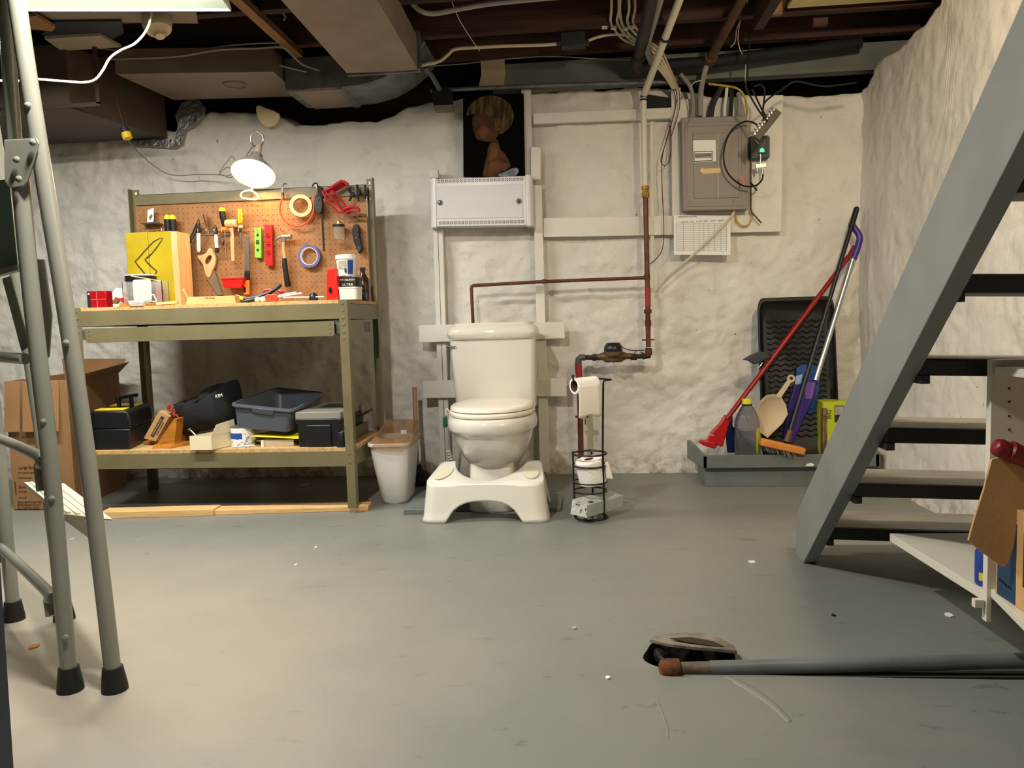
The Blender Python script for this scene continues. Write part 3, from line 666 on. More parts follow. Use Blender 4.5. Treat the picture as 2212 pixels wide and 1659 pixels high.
# red plastic tray bin
s = thing('parts_bin', 'small red plastic parts bin hooked low on the pegboard', 'bin', at(502, 622, y=.44))
a, b_, c, d = at(478, 602, y=.415), at(526, 600, y=.415), at(521, 622, y=.425), at(483, 622, y=.425)
mb = MB(); bk = V(0, PY - .415, 0)
mb.loft([[d, c, c + bk, d + bk], [a, b_, b_ + bk, a + bk], [a + V(.004, .004, 0), b_ + V(-.004, .004, 0), b_ + bk + V(-.004, -.004, 0), a + bk + V(.004, -.004, 0)], [d + V(.004, .004, .004), c + V(-.004, .004, .004), c + bk + V(-.004, -.004, .004), d + bk + V(.004, -.004, .004)]]); part('tray', mb, M_red, s, bevel=.002)
mb = MB(); mb.loft([[a + V(-.002, -.003, -.004), b_ + V(.002, -.003, -.004), b_ + V(.002, 0, -.004), a + V(-.002, 0, -.004)], [a + V(-.002, -.003, .001), b_ + V(.002, -.003, .001), b_ + V(.002, 0, .001), a + V(-.002, 0, .001)]]); part('rim', mb, M_red, s)
# file with black and orange handle
s = thing('file', 'flat steel file with black and orange handle hanging beside the green level', 'file', at(533, 635, y=.455))
mb = MB(); mb.plate([(529.5, 515), (537.5, 514), (538.5, 584), (527.5, 585)], .452, .005); part('blade', mb, mat('file_steel', '#77736d', .4, .7), s)
mb = MB(); mb.plate([(527.5, 585), (537.5, 584), (537.5, 605), (527, 606)], .446, .016); part('black_grip', mb, M_black, s, bevel=.003)
mb = MB(); mb.plate([(526.5, 606), (537.5, 605), (538, 636), (526, 637)], .446, .016); part('orange_grip', mb, M_orange, s, bevel=.003)
mb = MB(); mb.plate([(526, 620), (531, 620), (531, 632), (526, 632)], .4445, .003); part('grip_inset', mb, M_black, s)
mb = MB(); hookpin(mb, 536, 505); mb.torus(at(534.5, 513, y=.452), .006, .0015, (0, 1, 0), 16, 6); part('hang_ring', mb, M_steel, s)
# levels
def level(name, lab, u0, u1, v0, v1, sh, m, m2, vials):
    s = thing(name, lab, 'spirit level', at((u0 + u1) / 2, v1, y=.46)); t_ = .022
    mb = MB(); o = PX([(u0, v0), (u1, v0), (u1 + sh, v1), (u0 + sh, v1)], PY - t_ - .004); mb.prism(o, (0, t_, 0)); part('body', mb, m, s, bevel=.0025)
    for kind, v_, r in vials:
        u = (u0 + u1) / 2 + sh * (v_ - v0) / (v1 - v0); c = at(u, v_, y=PY - t_ - .0045)
        mb = MB()
        if kind == 'r': mb.lathe([(r, 0), (r, .0012), (r * .75, .0012), (r * .75, .0002), (.0005, .0002)], c, (0, -1, 0), 18); mb.obox(c + V(0, -.0015, 0), (r * 1.5, .002, r * .5), (0, .6, 0))
        else: mb.box(c.x - r, c.x + r, c.y - .0015, c.y, c.z - r * 1.3, c.z + r * 1.3); mb.cyl(c + V(-r, -.002, 0), c + V(r, -.002, 0), r * .35, 10)
        part('vial', mb, m2, s)
    return s
s = level('spirit_level', 'short lime green spirit level hanging on the pegboard', 549, 563.5, 492, 557, .8, mat('lime_plastic', '#8ad24a', .4), mat('level_window', '#3f5a2a', .3), (('s', 523, .008), ('r', 540, .0075), ('r', 508, .007)))
mb = MB(); mb.wire([at(553, 490, y=PY - .03), at(557, 500, y=PY - .032), at(556, 507, y=PY - .03)], .001, 5); part('hang_wire', mb, M_charcoal, s)
s = level('spirit_level', 'red torpedo spirit level hanging between the green level and the hammer', 570.5, 586.5, 485, 574, 2.5, mat('red_level', '#d8231f', .35), mat('level_window_red', '#9c1512', .3), (('r', 509, .0125), ('s', 527, .010), ('r', 546, .0125)))
mb = MB(); hookpin(mb, 579, 478); part('hang_pin', mb, M_steel, s)
# hammer
s = thing('claw_hammer', 'claw hammer with black rubber grip hanging on the pegboard', 'hammer', at(612, 620, y=.455)); yy = .452
mb = MB(); mb.tube(catmull(PX([(591, 528), (595, 520), (602, 514), (608, 512), (613, 512)], yy), 5), [.003 + .008 * k / 20 for k in range(21)], 10); c0, c1, c2 = at(612, 512, y=yy), at(622, 511, y=yy), at(630, 511, y=yy)
mb.lathe([(.0115, 0), (.009, (c1 - c0).length), (.0085, (c1 - c0).length + .004), (.0135, (c1 - c0).length + .006), (.0135, (c2 - c0).length - .002), (.0115, (c2 - c0).length)], c0, c2 - c0, 16)
mb.obox(at(612, 516, y=yy), (.022, .02, .026)); part('head', mb, M_steel, s, bevel=.001)
mb = MB(); mb.tube(PX([(612, 516), (613, 540), (615.5, 560)], yy), [.008, .0075, .0085], 12); part('shaft', mb, mat('hammer_shaft', '#c8a876', .4), s)
p = PX([(614.5, 558), (615, 575), (618, 592), (622, 617), (622.5, 619)], yy); mb = MB(); mb.tube(p, [.0105, .0125, .0125, .0155, .014], 14); part('grip', mb, M_black, s)
mb = MB(); hookpin(mb, 612, 500); part('hook', mb, M_steel, s)
# tape rolls
def tape(lab, u, v_, r, r2, w, m, core, y=.46, tilt=0):
    s = thing('tape_roll', lab, 'tape', at(u, v_ + r * 430, y=y)); c = at(u, v_, y=y); axx = V(tilt, -1, 0).normalized()
    mb = MB(); mb.lathe([(r2 + .002, 0), (r, 0), (r, w), (r2 + .002, w), (r2 + .002, 0)], c, -axx, 40, False, False); part('tape', mb, m, s)
    mb = MB(); mb.lathe([(r2, -.0005), (r2 + .0025, -.0005), (r2 + .0025, w + .0005), (r2, w + .0005), (r2, -.0005)], c, -axx, 40, False, False); part('core', mb, core, s)
    return s
s = tape('roll of blue painter tape hanging on a pegboard hook', 667.5, 553.5, .0545, .040, .024, mat('painter_tape_blue', '#5a5ca0', .5), M_white)
mb = MB(); hookpin(mb, 668, 531); part('hook', mb, M_steel, s)
tape('roll of cream masking tape hanging below the lit rail', 649.5, 444, .0525, .035, .036, mat('cream_tape', '#eed7a2', .5), mat('tape_core', '#d9b98a', .6), .43, .22)
# red cord hanging in a loop, with its hooks
s = thing('bungee_cord', 'red bungee cord looped under the cream tape, black hooks over the rail', 'bungee cord', at(643, 489, y=.44))
mb = MB(); mb.wire(PX([(612, 424), (606, 440), (605, 455), (610, 470), (624, 483), (640, 488), (655, 486), (668, 475), (676, 460), (678, 445), (676, 425)], .445), .0045, 10); part('cord', mb, mat('orange_red_cord', '#e8502e', .4), s)
for pts in ([(611, 428), (610, 412), (612, 400), (616, 396.5), (620, 399), (621, 404)], [(684, 430), (685, 408), (686, 399), (682, 395.5), (677, 398), (675, 403)]):
    mb = MB(); mb.wire(PX(pts, .465), .0035, 8); part('hook', mb, M_steel if pts[0][0] < 650 else M_black, s)
mb = MB(); mb.obox(at(611, 422, y=.46), (.012, .012, .03)); part('hook_collar', mb, M_black, s, bevel=.003)
# caulking gun hanging
s = thing('trigger_clamp', 'black trigger clamp hanging by its long black bar', 'clamp', at(690, 545, y=.44))
mb = MB(); mb.plate([(677, 424), (686, 420), (695, 424), (697, 440), (695, 458), (690, 462), (683, 460), (678, 452)], .43, .022); part('grip', mb, M_black, s, bevel=.004)
mb = MB(); mb.plate([(687, 400), (696, 404), (699, 418), (697, 428), (690, 428), (686, 416)], .43, .02); part('jaw', mb, M_blackm, s, bevel=.004)
mb = MB(); mb.plate([(692.5, 440), (696, 440), (701, 542), (699, 543.5), (697.5, 542)], .44, .006); part('bar', mb, M_blackm, s)
mb = MB(); mb.wire(PX([(684, 400), (685, 425)], .428), .003, 6); mb.obox(at(689, 431, y=.428), (.006, .004, .008)); part('screw', mb, M_chrome, s)
# red clamps
s = thing('bar_clamp', 'dark red metal spring clamps nested together at the top right of the rail', 'clamp', at(735, 470, y=.42))
def loop(pts, r, m, y, nm='frame'):
    mb = MB(); q = PX(pts, y); mb.wire(q + [q[0]], r, 8, 5); part(nm, mb, m, s)
loop([(698, 416), (703, 414), (738, 452), (741, 457), (735, 459), (728, 456), (704, 428)], .0048, M_redm, .42)
loop([(712, 413), (720, 413), (752, 452), (756, 460), (748, 458), (722, 430)], .0046, M_redm, .435)
for pts, y in (([(697, 417), (716, 405), (735, 393), (742, 393), (748, 396), (751, 401)], .43), ([(705, 415), (722, 406), (740, 396), (746, 397)], .445), ([(718, 414), (732, 407), (748, 398), (752, 399)], .455)):
    mb = MB(); mb.tube(catmull(PX(pts, y), 6), .0075, 10); part('jaw', mb, M_redm, s)
mb = MB(); mb.tube(catmull(PX([(738, 455), (752, 449), (764, 447), (772, 450), (776, 456)], .43), 6), .0085, 10); mb.tube(catmull(PX([(748, 458), (762, 456), (768, 460)], .425), 6), .006, 8); part('spring_arm', mb, M_redm, s)
for du in (0, 4, 10, 14):
    mb = MB(); mb.tube(PX([(762 + du * .8, 456), (771 + du, 466)], .42), .0014, 6); part('prong', mb, M_steel, s)
# black spring clips on the rail
for k, (u, v_, dx) in enumerate(((760, 417, -6), (773, 412, -2), (789, 412, 0))):
    s = thing('spring_clip', ('small black spring clip splayed open on the right end of the rail', 'black spring clip in the middle of the three on the rail', 'upright black spring clip on the rail next to the right post')[k], 'clip', at(u, v_ + 14, y=.45), 'black spring clips on the rail')
    for a_, nm in (([(u + dx - 2, v_ - 8), (u - 1, v_), (u + 2, v_ + 6)] if k == 0 else [(u + dx, v_ - 13), (u, v_ - 2), (u + 1, v_ + 6)], 'handle'), ([(u + 1, v_), (u - 3, v_ + 12), (u - 5, v_ + 17)] if k == 0 else [(u, v_), (u + 1, v_ + 10), (u - 1, v_ + 17)], 'jaw')):
        mb = MB(); mb.tube(PX(a_, .46), [.0055, .0065, .006], 8); part(nm, mb, M_blackm, s)
    mb = MB(); c = at(u + 2, v_ + 4, y=.46); mb.lathe([(.011, -.01), (.013, 0), (.011, .012)], c, (0, 1, 0), 12); part('spring', mb, M_blackm, s)
# glass jar with black lid
s = thing('glass_jar', 'small ribbed glass jar with black lid hung on the pegboard', 'jar', at(731, 517, y=.44)); c0, c1 = at(732.5, 518, y=.44), at(731.5, 489, y=.44); H = c1.z - c0.z; c0 = V(c1.x, c1.y, c0.z)
mb = MB(); mb.lathe([(.020, 0), (.0255, .004), (.0265, H * .5), (.0255, H)], c0, (0, 0, 1), 20); part('glass', mb, M_clear, s, smooth=20)
mb = MB(); mb.lathe([(.029, H), (.029, H + .008), (.022, H + .010)], c0, (0, 0, 1), 24); part('lid', mb, M_black, s)
mb = MB(); mb.lathe([(.010, H + .010), (.009, H + .014), (.003, H + .028)], c0, (0, 0, 1), 10); part('nozzle', mb, mat('amber', '#e2c06a', .4), s)
mb = MB(); hookpin(mb, 741, 482, PY, PY - .05); part('hook', mb, M_charcoal, s)
# utility knife
s = thing('utility_knife', 'black utility knife hanging at the right edge of the pegboard', 'knife', at(775, 548, y=.46))
mb = MB(); mb.plate([(762, 488), (767, 484), (773, 485), (776, 490), (776, 497), (774, 501), (777, 506), (775.5, 511), (778.5, 516), (778, 521), (781, 527), (783, 534), (780.5, 542), (776, 548.5), (773, 545), (769, 534), (764, 523), (761.5, 510), (760, 498)], .452, .022); part('handle', mb, M_black, s, bevel=.004)
mb = MB(); mb.plate([(772, 532), (779, 533), (779, 540), (775, 545), (772.5, 541)], .4505, .002); part('blade_cover', mb, M_chrome, s)
mb = MB(); mb.lathe([(.004, 0), (.003, .002)], at(769.5, 514, y=.4515), (0, -1, 0), 10); part('screw', mb, M_steel, s); mb = MB(); hookpin(mb, 772, 482); part('hook', mb, M_steel, s)
# ---------------------------------------------------------------- things on the worktop
TZ = .9215
def on(px, y, z=TZ): # point of the worktop under pixel column px at depth y
    p = at(px, 640, y=y); return V(p.x, y, z)
def wpx(n, y): return n * (y - CP.y) * 1.0 / FPX
# red screw organiser
s = thing('screw_case', 'clear red plastic case of small parts at the left end of the worktop', 'case', on(209, .09))
y = .07; p, q = at(190, 658, y=y), at(228, 628, y=y); M_redclear = mat('clear_red_plastic', '#a81820', .18, trans=.25, ior=1.3)
mb = MB(); mb.box(p.x, q.x, y, y + .05, TZ, q.z); part('case_body', mb, M_redclear, s, bevel=.003)
mb = MB(); mb.box(p.x - .001, p.x + .014, y - .001, y + .051, TZ, q.z - .001); part('label_strip', mb, M_blackm, s)
mb = MB(); mb.box(p.x + .016, q.x - .002, y - .002, y, (TZ + q.z) / 2 - .001, (TZ + q.z) / 2 + .001); mb.box((p.x + q.x) / 2, (p.x + q.x) / 2 + .002, y - .002, y, TZ + .004, q.z - .004); part('divider', mb, mat('pink_edge', '#cf6a6a', .3), s)
mb = MB(); mb.cyl(V(p.x + .008, y - .003, q.z - .012), V(p.x + .008, y, q.z - .012), .004, 10); part('hang_tab', mb, M_white, s)
# crumpled red and white packet
mb = MB(); y = .16
pts0 = PX([(228, 658), (238, 640), (249, 622), (254, 622), (262, 640), (276, 653), (272, 657), (262, 652), (250, 641), (236, 659)], y)
pts = pts0
mb.prism(pts, (0, .06, 0)); s = solo('crumpled_packet', mb, mat('red_white_packet', '#e9e4da', .5, col2='#c2242a', vs=22, vlo=.5, vhi=.54), 'crumpled red and white packet beside the red case', 'packet', bevel=.002)
# tub with white rimmed black lid
s = thing('lidded_tub', 'round clear tub with a black lid and white rim in front of the yellow box', 'tub', on(307, .2)); y = .205
c = on(307, y); r = (at(337, 600, y=y).x - at(277, 600, y=y).x) / 2; zt = at(307, 594, y=y - r).z; zb = at(307, 604, y=y - r).z
mb = MB(); mb.lathe([(r * .86, .001), (r * .95, zb - TZ)], c, seg=32); part('tub_body', mb, mat('smoky_plastic', '#4a4b4e', .25, trans=.5, ior=1.2), s)
mb = MB(); mb.lathe([(r, zb - TZ - .004), (r, zt - TZ)], c, seg=36); part('lid', mb, M_black, s)
mb = MB(); mb.lathe([(r + .001, zt - TZ), (r + .001, zt - TZ + .004), (r * .6, zt - TZ + .007)], c, seg=36); part('lid_rim', mb, M_white, s)
# clear storage bin in front of it
s = thing('clear_bin', 'clear plastic bin standing before the yellow box', 'bin', on(308, .1)); y = .073
p, q = at(266, 652, y=y), at(349, 606, y=y); mb = MB(); th = .0025
for a in ((p.x, q.x, y, y + th), (p.x, p.x + th, y, y + .055), (q.x - th, q.x, y, y + .055), (p.x, q.x, y + .053, y + .053 + th)): mb.box(a[0], a[1], a[2], a[3], TZ, q.z)
part('bin_wall', mb, M_clear, s)
mb = MB(); a = at(335, 630, y=y); mb.box(a.x, a.x + .012, y + .01, y + .05, TZ + .002, a.z + .012); part('paper_slip', mb, mat('pink_slip', '#d98a80', .7), s)
# flip box
s = thing('flip_box', 'small clear flip-top box standing open with blue bits in it', 'box', on(308, .06)); y = .045
p, q = at(289, 650, y=y), at(325, 603, y=y)
mb = MB(); mb.prism(rr := [V(v.x, y, v.y) for v in [V(k.x, k.y, 0) for k in rrect((p.x + q.x) / 2, (TZ + .02 + q.z) / 2, q.x - p.x, q.z - TZ - .02, .012, 0)]], (0, .004, 0)); part('lid', mb, mat('frosted_plastic', '#e6e4de', .3, trans=.45, ior=1.2), s)
mb = MB(); mb.loft([rrect((p.x + q.x) / 2 - .004, y - .02, .07, .05, .01, TZ), rrect((p.x + q.x) / 2 - .004, y - .02, .085, .06, .012, TZ + .024)], True, False); part('tray', mb, MATS['frosted_plastic'], s)
mb = MB()
for k in range(1): mb.sphere(V((p.x + q.x) / 2 + .01, y - .025, TZ + .019), .013, 8, (1.5, 1, .8))
part('contents', mb, mat('blue_white_bits', '#e9ecf2', .3, col2='#3c4672', vs=60, vlo=.5, vhi=.56), s)
mb = MB(); mb.wire([at(325, 641, y=.03), at(331, 636, y=.03), at(334, 642, y=.03), at(338, 650, y=.03), at(326, 651, y=.03)], .0022, 6); solo('string_loop', mb, M_white, 'short loop of white string beside the flip-top box', 'string')
# folded wooden rule and thin stick
s = thing('wooden_strip', 'varnished wooden strip with a pale end along the front edge of the worktop', 'wood strip', on(290, .02)); y = .012
p, q = at(257, 653, y=y), at(335, 648, y=y); mb = MB(); mb.box(p.x, q.x, y, y + .02, TZ, TZ + .011); part('strip', mb, M_orangewood, s, bevel=.001)
p = at(243.5, 653, y=y); mb = MB(); mb.box(p.x, at(257, 653, y=y).x, y - .001, y + .021, TZ, TZ + .0125); part('end_cap', mb, mat('pale_end', '#efe2b4', .6), s, bevel=.001)
mb = MB(); p, q = at(283, 596, y=.08), at(353, 608, y=.08); mb.beam(p, q, .004, .004); solo('thin_stick', mb, M_pinev, 'thin pale stick leaning across the black lid', 'stick')
mb = MB(); p, q = at(338, 655, y=.03), at(384, 647, y=.05); p.z = TZ + .007; q.z = TZ + .012; mb.beam(p, q, .03, .012); solo('wood_scrap', mb, M_pinev, 'pale scrap of wood at the foot of the yellow box', 'wood scrap', bevel=.001)
# yellow box with the arrow outline
s = thing('yellow_block', 'tall yellow painted wooden block with a black outlined arrow', 'block', on(330, .32)); y = .295
A, B, C, Dd = at(270, 655, y=y), at(270, 503, y=y), at(376, 499, y=y), at(380, 655, y=y)
A.z = Dd.z = TZ; x0, x1 = B.x, C.x; zt = (B.z + C.z) / 2
M_yel = mat('yellow_paint', '#b8a11c', .45, col2='#aa9418', vs=7)
sx = at(322, 560, y=y).x; xs = x1 + .001
mb = MB(); mb.box(x0, sx - .0012, y, y + .12, TZ, zt); part('left_half', mb, M_yel, s, bevel=.0015)
mb = MB(); mb.box(sx + .0012, x1 - .016, y, y + .12, TZ, zt); part('right_half', mb, M_yel, s, bevel=.0015)
mb = MB(); mb.box(x1 - .016, x1 + .012, y + .001, y + .12, TZ, zt - .002); part('bare_wood_side', mb, M_pinev, s)
mb = MB(); mb.box(sx - .003, sx + .003, y + .004, y + .118, TZ, zt - .004); part('seam', mb, mat('seam_dark', '#57501a', .8), s)
def stroke(pts, w, yy):
    P = PX(pts, yy); L, R = [], []
    for i, p in enumerate(P):
        d = (P[min(i + 1, len(P) - 1)] - P[max(i - 1, 0)]).normalized(); n = V(-d.z, 0, d.x) * (w[i] if isinstance(w, list) else w)
        L.append(p + n); R.append(p - n)
    return L, R
mb = MB()
for pts, w in (([(352, 514), (345, 515), (332, 522), (321, 533), (310, 545), (300, 557), (292, 565), (298, 574), (306, 583), (313, 592)], [.0015, .002, .003, .003, .003, .0032, .0036, .0035, .0035, .003]), ([(352, 514), (346, 524), (337, 537), (328, 548), (319, 556), (313, 561), (320, 569), (331, 580), (339, 586), (335, 592)], [.0015, .0025, .003, .003, .0045, .0036, .004, .0035, .0035, .0035])):
    L, R = stroke(pts, w, y - .0008)
    for i in range(len(L) - 1): mb.face([mb.bm.verts.new(k) for k in (L[i], L[i + 1], R[i + 1], R[i])])
part('arrow_outline', mb, mat('black_marker', '#35300f', .6), s, smooth=0)
mb = MB(); p, q = at(395, 624, y=.16), at(407, 647, y=.12); mb.beam(p, q, .004, .004); solo('thin_dowel', mb, M_pinev, 'short pale stick leaning on the bare side of the yellow block', 'stick')
# flat cardboard carton
s = thing('flat_carton', 'flat tan cardboard carton lying on the worktop under the saw', 'carton', on(456, .1)); y = .06
a, b_ = at(400, 655, y=y), at(512, 651, y=y); zt = at(456, 638, y=y + .05).z
mb = MB(); mb.hexa([V(a.x, y, TZ), V(b_.x - .006, y, TZ), V(b_.x + .0, y + .11, TZ), V(a.x + .01, y + .11, TZ), V(a.x + .010, y + .004, TZ + .034), V(b_.x - .012, y + .004, TZ + .034), V(b_.x - .004, y + .11, TZ + .034), V(a.x + .016, y + .11, TZ + .034)]); part('carton_body', mb, M_cardl, s, bevel=.0015)
c = at(453, 644, y=y); text('lettering', 'SURVIVOR', .010, c + V(0, -.0008 + .0024, .0), (1, 0, -.03), (0, .1, 1), mat('brown_print', '#8a5f33', .7), s)
# heap of pliers and clips
s = thing('pliers', 'black gripped pliers lying on the worktop with jaws to the left', 'pliers', on(550, .12))
for pts in ([(509, 637), (530, 645), (560, 640), (590, 628), (607, 615)], [(509, 640), (520, 652), (540, 648), (570, 642), (592, 640)]):
    mb = MB(); q = [V(p.x, .11, max(p.z, TZ + .008)) for p in PX(pts, .11)]; mb.tube(catmull(q, 5), [.003 + .006 * min(1, k / 8) for k in range(21)], 8); part('grip', mb, M_black, s)
mb = MB(); c = V(at(522, 640, y=.11).x, .11, TZ + .022); mb.obox(c, (.02, .02, .014), (0, .3, 0)); part('pivot', mb, M_yellow, s, bevel=.004)
s = thing('pliers', 'red handled pliers half buried in the heap of clips', 'pliers', on(590, .14))
for pts in ([(566, 640), (572, 628), (585, 626), (597, 632), (612, 638)], [(600, 628), (612, 632), (622, 640), (634, 644)]):
    mb = MB(); q = [V(p.x, .14, max(p.z, TZ + .008)) for p in PX(pts, .14)]; mb.tube(catmull(q, 5), .0055, 8); part('grip', mb, M_red, s)
mb = MB(); mb.obox(V(at(588, 640, y=.08).x, .08, TZ + .0175), (.047, .03, .034), (0, .1, .2)); solo('red_clip', mb, mat('orange_red_plastic', '#dd4526', .4), 'orange-red plastic clip in front of the heap on the worktop', 'clip', bevel=.003)
for k, (xa, ya, xb, yb, yy, r, m, lab) in enumerate(((600, 641, 652, 633, .07, .004, M_white, 'white plastic stick slanting out of the heap to the right'), (612, 643, 700, 641, .10, .0035, mat('cream_plastic', '#ece2cf', .5), 'thin cream dowel lying towards the flashlight'), (596, 639, 640, 631, .12, .003, mat('blue_white', '#c9d2e2', .4), 'pale blue pencil lying over the heap'))):
    p, q = at(xa, ya, y=yy), at(xb, yb, y=yy); p.z = max(p.z, TZ + .004); q.z = max(q.z, TZ + .004); mb = MB(); mb.cyl(p, q, r, 10); solo('stick', mb, m, lab, 'stick')
for k, u in enumerate((556, 568)):
    mb = MB(); c = V(at(u, 645, y=.06).x, .06, TZ + .013); mb.sphere(c, .0125, 8, (1, 1, 1)); solo('foam_plug', mb, mat('cream_foam', '#efe3c0', .7), 'cream round plug in front of the pliers, %s one' % ('left', 'right')[k], 'plug', 'cream plugs on the worktop')
s = thing('black_knob', 'black half-round knob standing on the worktop left of the flashlight', 'knob', on(677, .12)); c = V(at(677, 640, y=.11).x, .11, TZ)
mb = MB(); mb.lathe([(.02, 0), (.02, .016), (.017, .028), (.009, .036), (.001, .038)], c, seg=18); part('knob_body', mb, M_black, s)
mb = MB(); mb.sphere(c + V(0, -.003, .038), .003, 6); part('tip', mb, M_steel, s)
# flashlight
s = thing('flashlight', 'red flat-sided flashlight standing on end on the worktop', 'flashlight', on(718, .1)); y = .09
a = PX([(704, 641), (731, 641), (725, 579), (706, 580)], y); a[0].z = a[1].z = TZ
mb = MB(); mb.prism(a, (0, .04, 0)); part('torch_body', mb, mat('bright_red', '#e02420', .3), s, bevel=.004)
mb = MB(); c = at(713.5, 627, y=y - .002); mb.loft([[c + V(math.cos(t) * .008, 0, math.sin(t) * .0135) for t in [2 * PI * k / 20 for k in range(20)]], [c + V(math.cos(t) * .007, -.004, math.sin(t) * .0125) for t in [2 * PI * k / 20 for k in range(20)]]]); part('switch', mb, M_black, s)
# white square tub, front right
s = thing('square_tub', 'small white square tub in the front right corner of the worktop', 'tub', on(752, .07)); y = .045
p, q = at(731.5, 648, y=y), at(772, 624, y=y); w = q.x - p.x
mb = MB(); mb.loft([rrect((p.x + q.x) / 2, y + w / 2, w * .95, w * .95, .012, TZ), rrect((p.x + q.x) / 2, y + w / 2, w, w, .012, TZ + .05)]); part('tub_body', mb, M_plasw, s)
mb = MB(); mb.loft([rrect((p.x + q.x) / 2, y + w / 2, w + .003, w + .003, .013, TZ + .047), rrect((p.x + q.x) / 2, y + w / 2, w + .003, w + .003, .013, TZ + .054)]); part('lid', mb, M_plasw, s)
# paint can
s = thing('paint_can', 'small orange and black labelled paint can behind the white square tub', 'can', on(757, .2)); y = .19
u0, u1 = at(731, 620, y=y), at(781, 620, y=y); r = (u1.x - u0.x) / 2 * .98; c = V((u0.x + u1.x) / 2, y, TZ); zt = at(757, 597, y=y - r).z - TZ
def canlabel(mb, c, r, z0, z1, a0, a1, seg=14):
    mb.loft([[c + V(math.cos(a) * r, math.sin(a) * r, z) for a in [lerp(a0, a1, k / seg) for k in range(seg + 1)]] for z in (z0, z1)], False, False, closed=False)
mb = MB(); mb.lathe([(r, 0), (r, zt)], c, seg=40); part('can_body', mb, mat('can_brown', '#3a2a22', .4), s)
mb = MB(); canlabel(mb, c, r + .0006, .002, zt - .004, PI * 1.06, PI * 1.26); part('orange_band', mb, mat('label_orange', '#d2691e', .5), s)
mb = MB(); canlabel(mb, c, r + .0006, .002, zt - .002, PI * 1.27, PI * 1.82); part('black_label', mb, mat('label_black', '#1b1715', .5), s)
mb = MB(); mb.lathe([(r + .002, zt - .003), (r + .002, zt + .003), (r * .9, zt + .003)], c, seg=40); part('lid_rim', mb, M_steel, s)
def cantext(body, size, c, r, z, mid, m, par, dpi=.0):
    n = len(body); adv = size * .70 / r
    for i, ch in enumerate(body):
        if ch == ' ': continue
        a = mid + (i - (n - 1) / 2) * adv; yield a, ch
def ctext(body, size, c, r, z, mid, m, par, adv=.7):
    n = len(body); first = None
    for i, ch in enumerate(body):
        if ch == ' ': continue
        a = mid + (i - (n - 1) / 2) * size * adv / r
        p = c + V(math.cos(a) * r, math.sin(a) * r, z)
        text('lettering', ch, size, p, (-math.sin(a), math.cos(a), 0), (0, 0, 1), m, par)
text('lettering', 'PITTSBURGH', .0115, c + V(.006, -r - .0022, zt - .015), (1, .0, 0), (0, 0, 1), M_inkw, s)
text('lettering', 'ULTRA', .0165, c + V(.006, -r - .0022, zt - .036), (1, .0, 0), (0, 0, 1), M_inkw, s)
mb = MB(); mb.box(c.x - .03, c.x + .042, c.y - r - .002, c.y - r + .002, zt * .18, zt + TZ * 0 - .003); mb.bm.verts.ensure_lookup_table()
for v in mb.bm.verts: v.co.z += TZ
part('label_panel', mb, MATS['label_black'], s)
# spackle tub on the can
s = thing('spackle_tub', 'white spackle tub with printed label standing on the paint can', 'tub', V(c.x - .006, y, TZ + zt + .004)); c2 = V(c.x - .010, y, TZ + zt + .004)
h = at(757, 549, y=y - .05).z - c2.z; rt = (at(775, 560, y=y).x - at(728, 560, y=y).x) / 2 * .98
mb = MB(); mb.lathe([(rt * .80, 0), (rt * .95, h * .86)], c2, seg=36); part('tub_body', mb, M_plasw, s)
mb = MB(); mb.lathe([(rt, h * .80), (rt, h * .9), (rt * .98, h), (rt * .8, h + .002)], c2, seg=36); part('lid', mb, mat('tub_lid', '#e6dfd2', .4), s)
mb = MB(); mb.loft([[c2 + V(math.cos(a) * rr_, math.sin(a) * rr_, z) for a in [lerp(PI * 1.62, PI * 1.80, k / 8) for k in range(9)]] for rr_, z in ((rt * .815 + .001, h * .08), (rt * .93 + .001, h * .74))], False, False, closed=False); part('blue_band', mb, M_blue, s)
mb = MB(); mb.loft([[c2 + V(math.cos(a) * rr_, math.sin(a) * rr_, z) for a in [lerp(PI * 1.28, PI * 1.58, k / 8) for k in range(9)]] for rr_, z in ((rt * .86 + .001, h * .32), (rt * .93 + .001, h * .72))], False, False, closed=False); part('print_block', mb, mat('print_grey', '#b9b5ab', .7, col2='#8e8a82', vs=90, stretch=(1, 1, 3)), s)
for k in range(6):
    a = PI * 1.52 + k * .035; rr_ = rt * .845; mb = MB(); p = c2 + V(math.cos(a) * (rr_ + .001), math.sin(a) * (rr_ + .001), h * .25); mb.box(p.x - .0006 - .0003 * (k % 3), p.x + .0006, p.y - .001, p.y, p.z - .009, p.z + .009); part('barcode_bar', mb, M_ink, s)
# dark bottle behind
s = thing('dark_bottle', 'dark brown bottle standing behind the paint can', 'bottle', on(783, .33)); c = V(at(786, 640, y=.33).x, .33, TZ)
mb = MB(); mb.lathe([(.026, 0), (.028, .004), (.028, .10), (.012, .125), (.011, .14)], c, seg=20); part('bottle_body', mb, mat('brown_glass', '#3d2418', .2), s)
mb = MB(); mb.lathe([(.013, .14), (.013, .155)], c, seg=16); part('cap', mb, M_black, s)
mb = MB(); mb.lathe([(.021, -.012), (.021, .012)], V(at(786, 647, y=.2).x, .2, TZ + .021), (1, 0, 0), 18); solo('caster_wheel', mb, M_black, 'small black wheel lying beside the paint can', 'wheel', bevel=.004)
# ---------------------------------------------------------------- things on the lower shelf
SZ = .2875
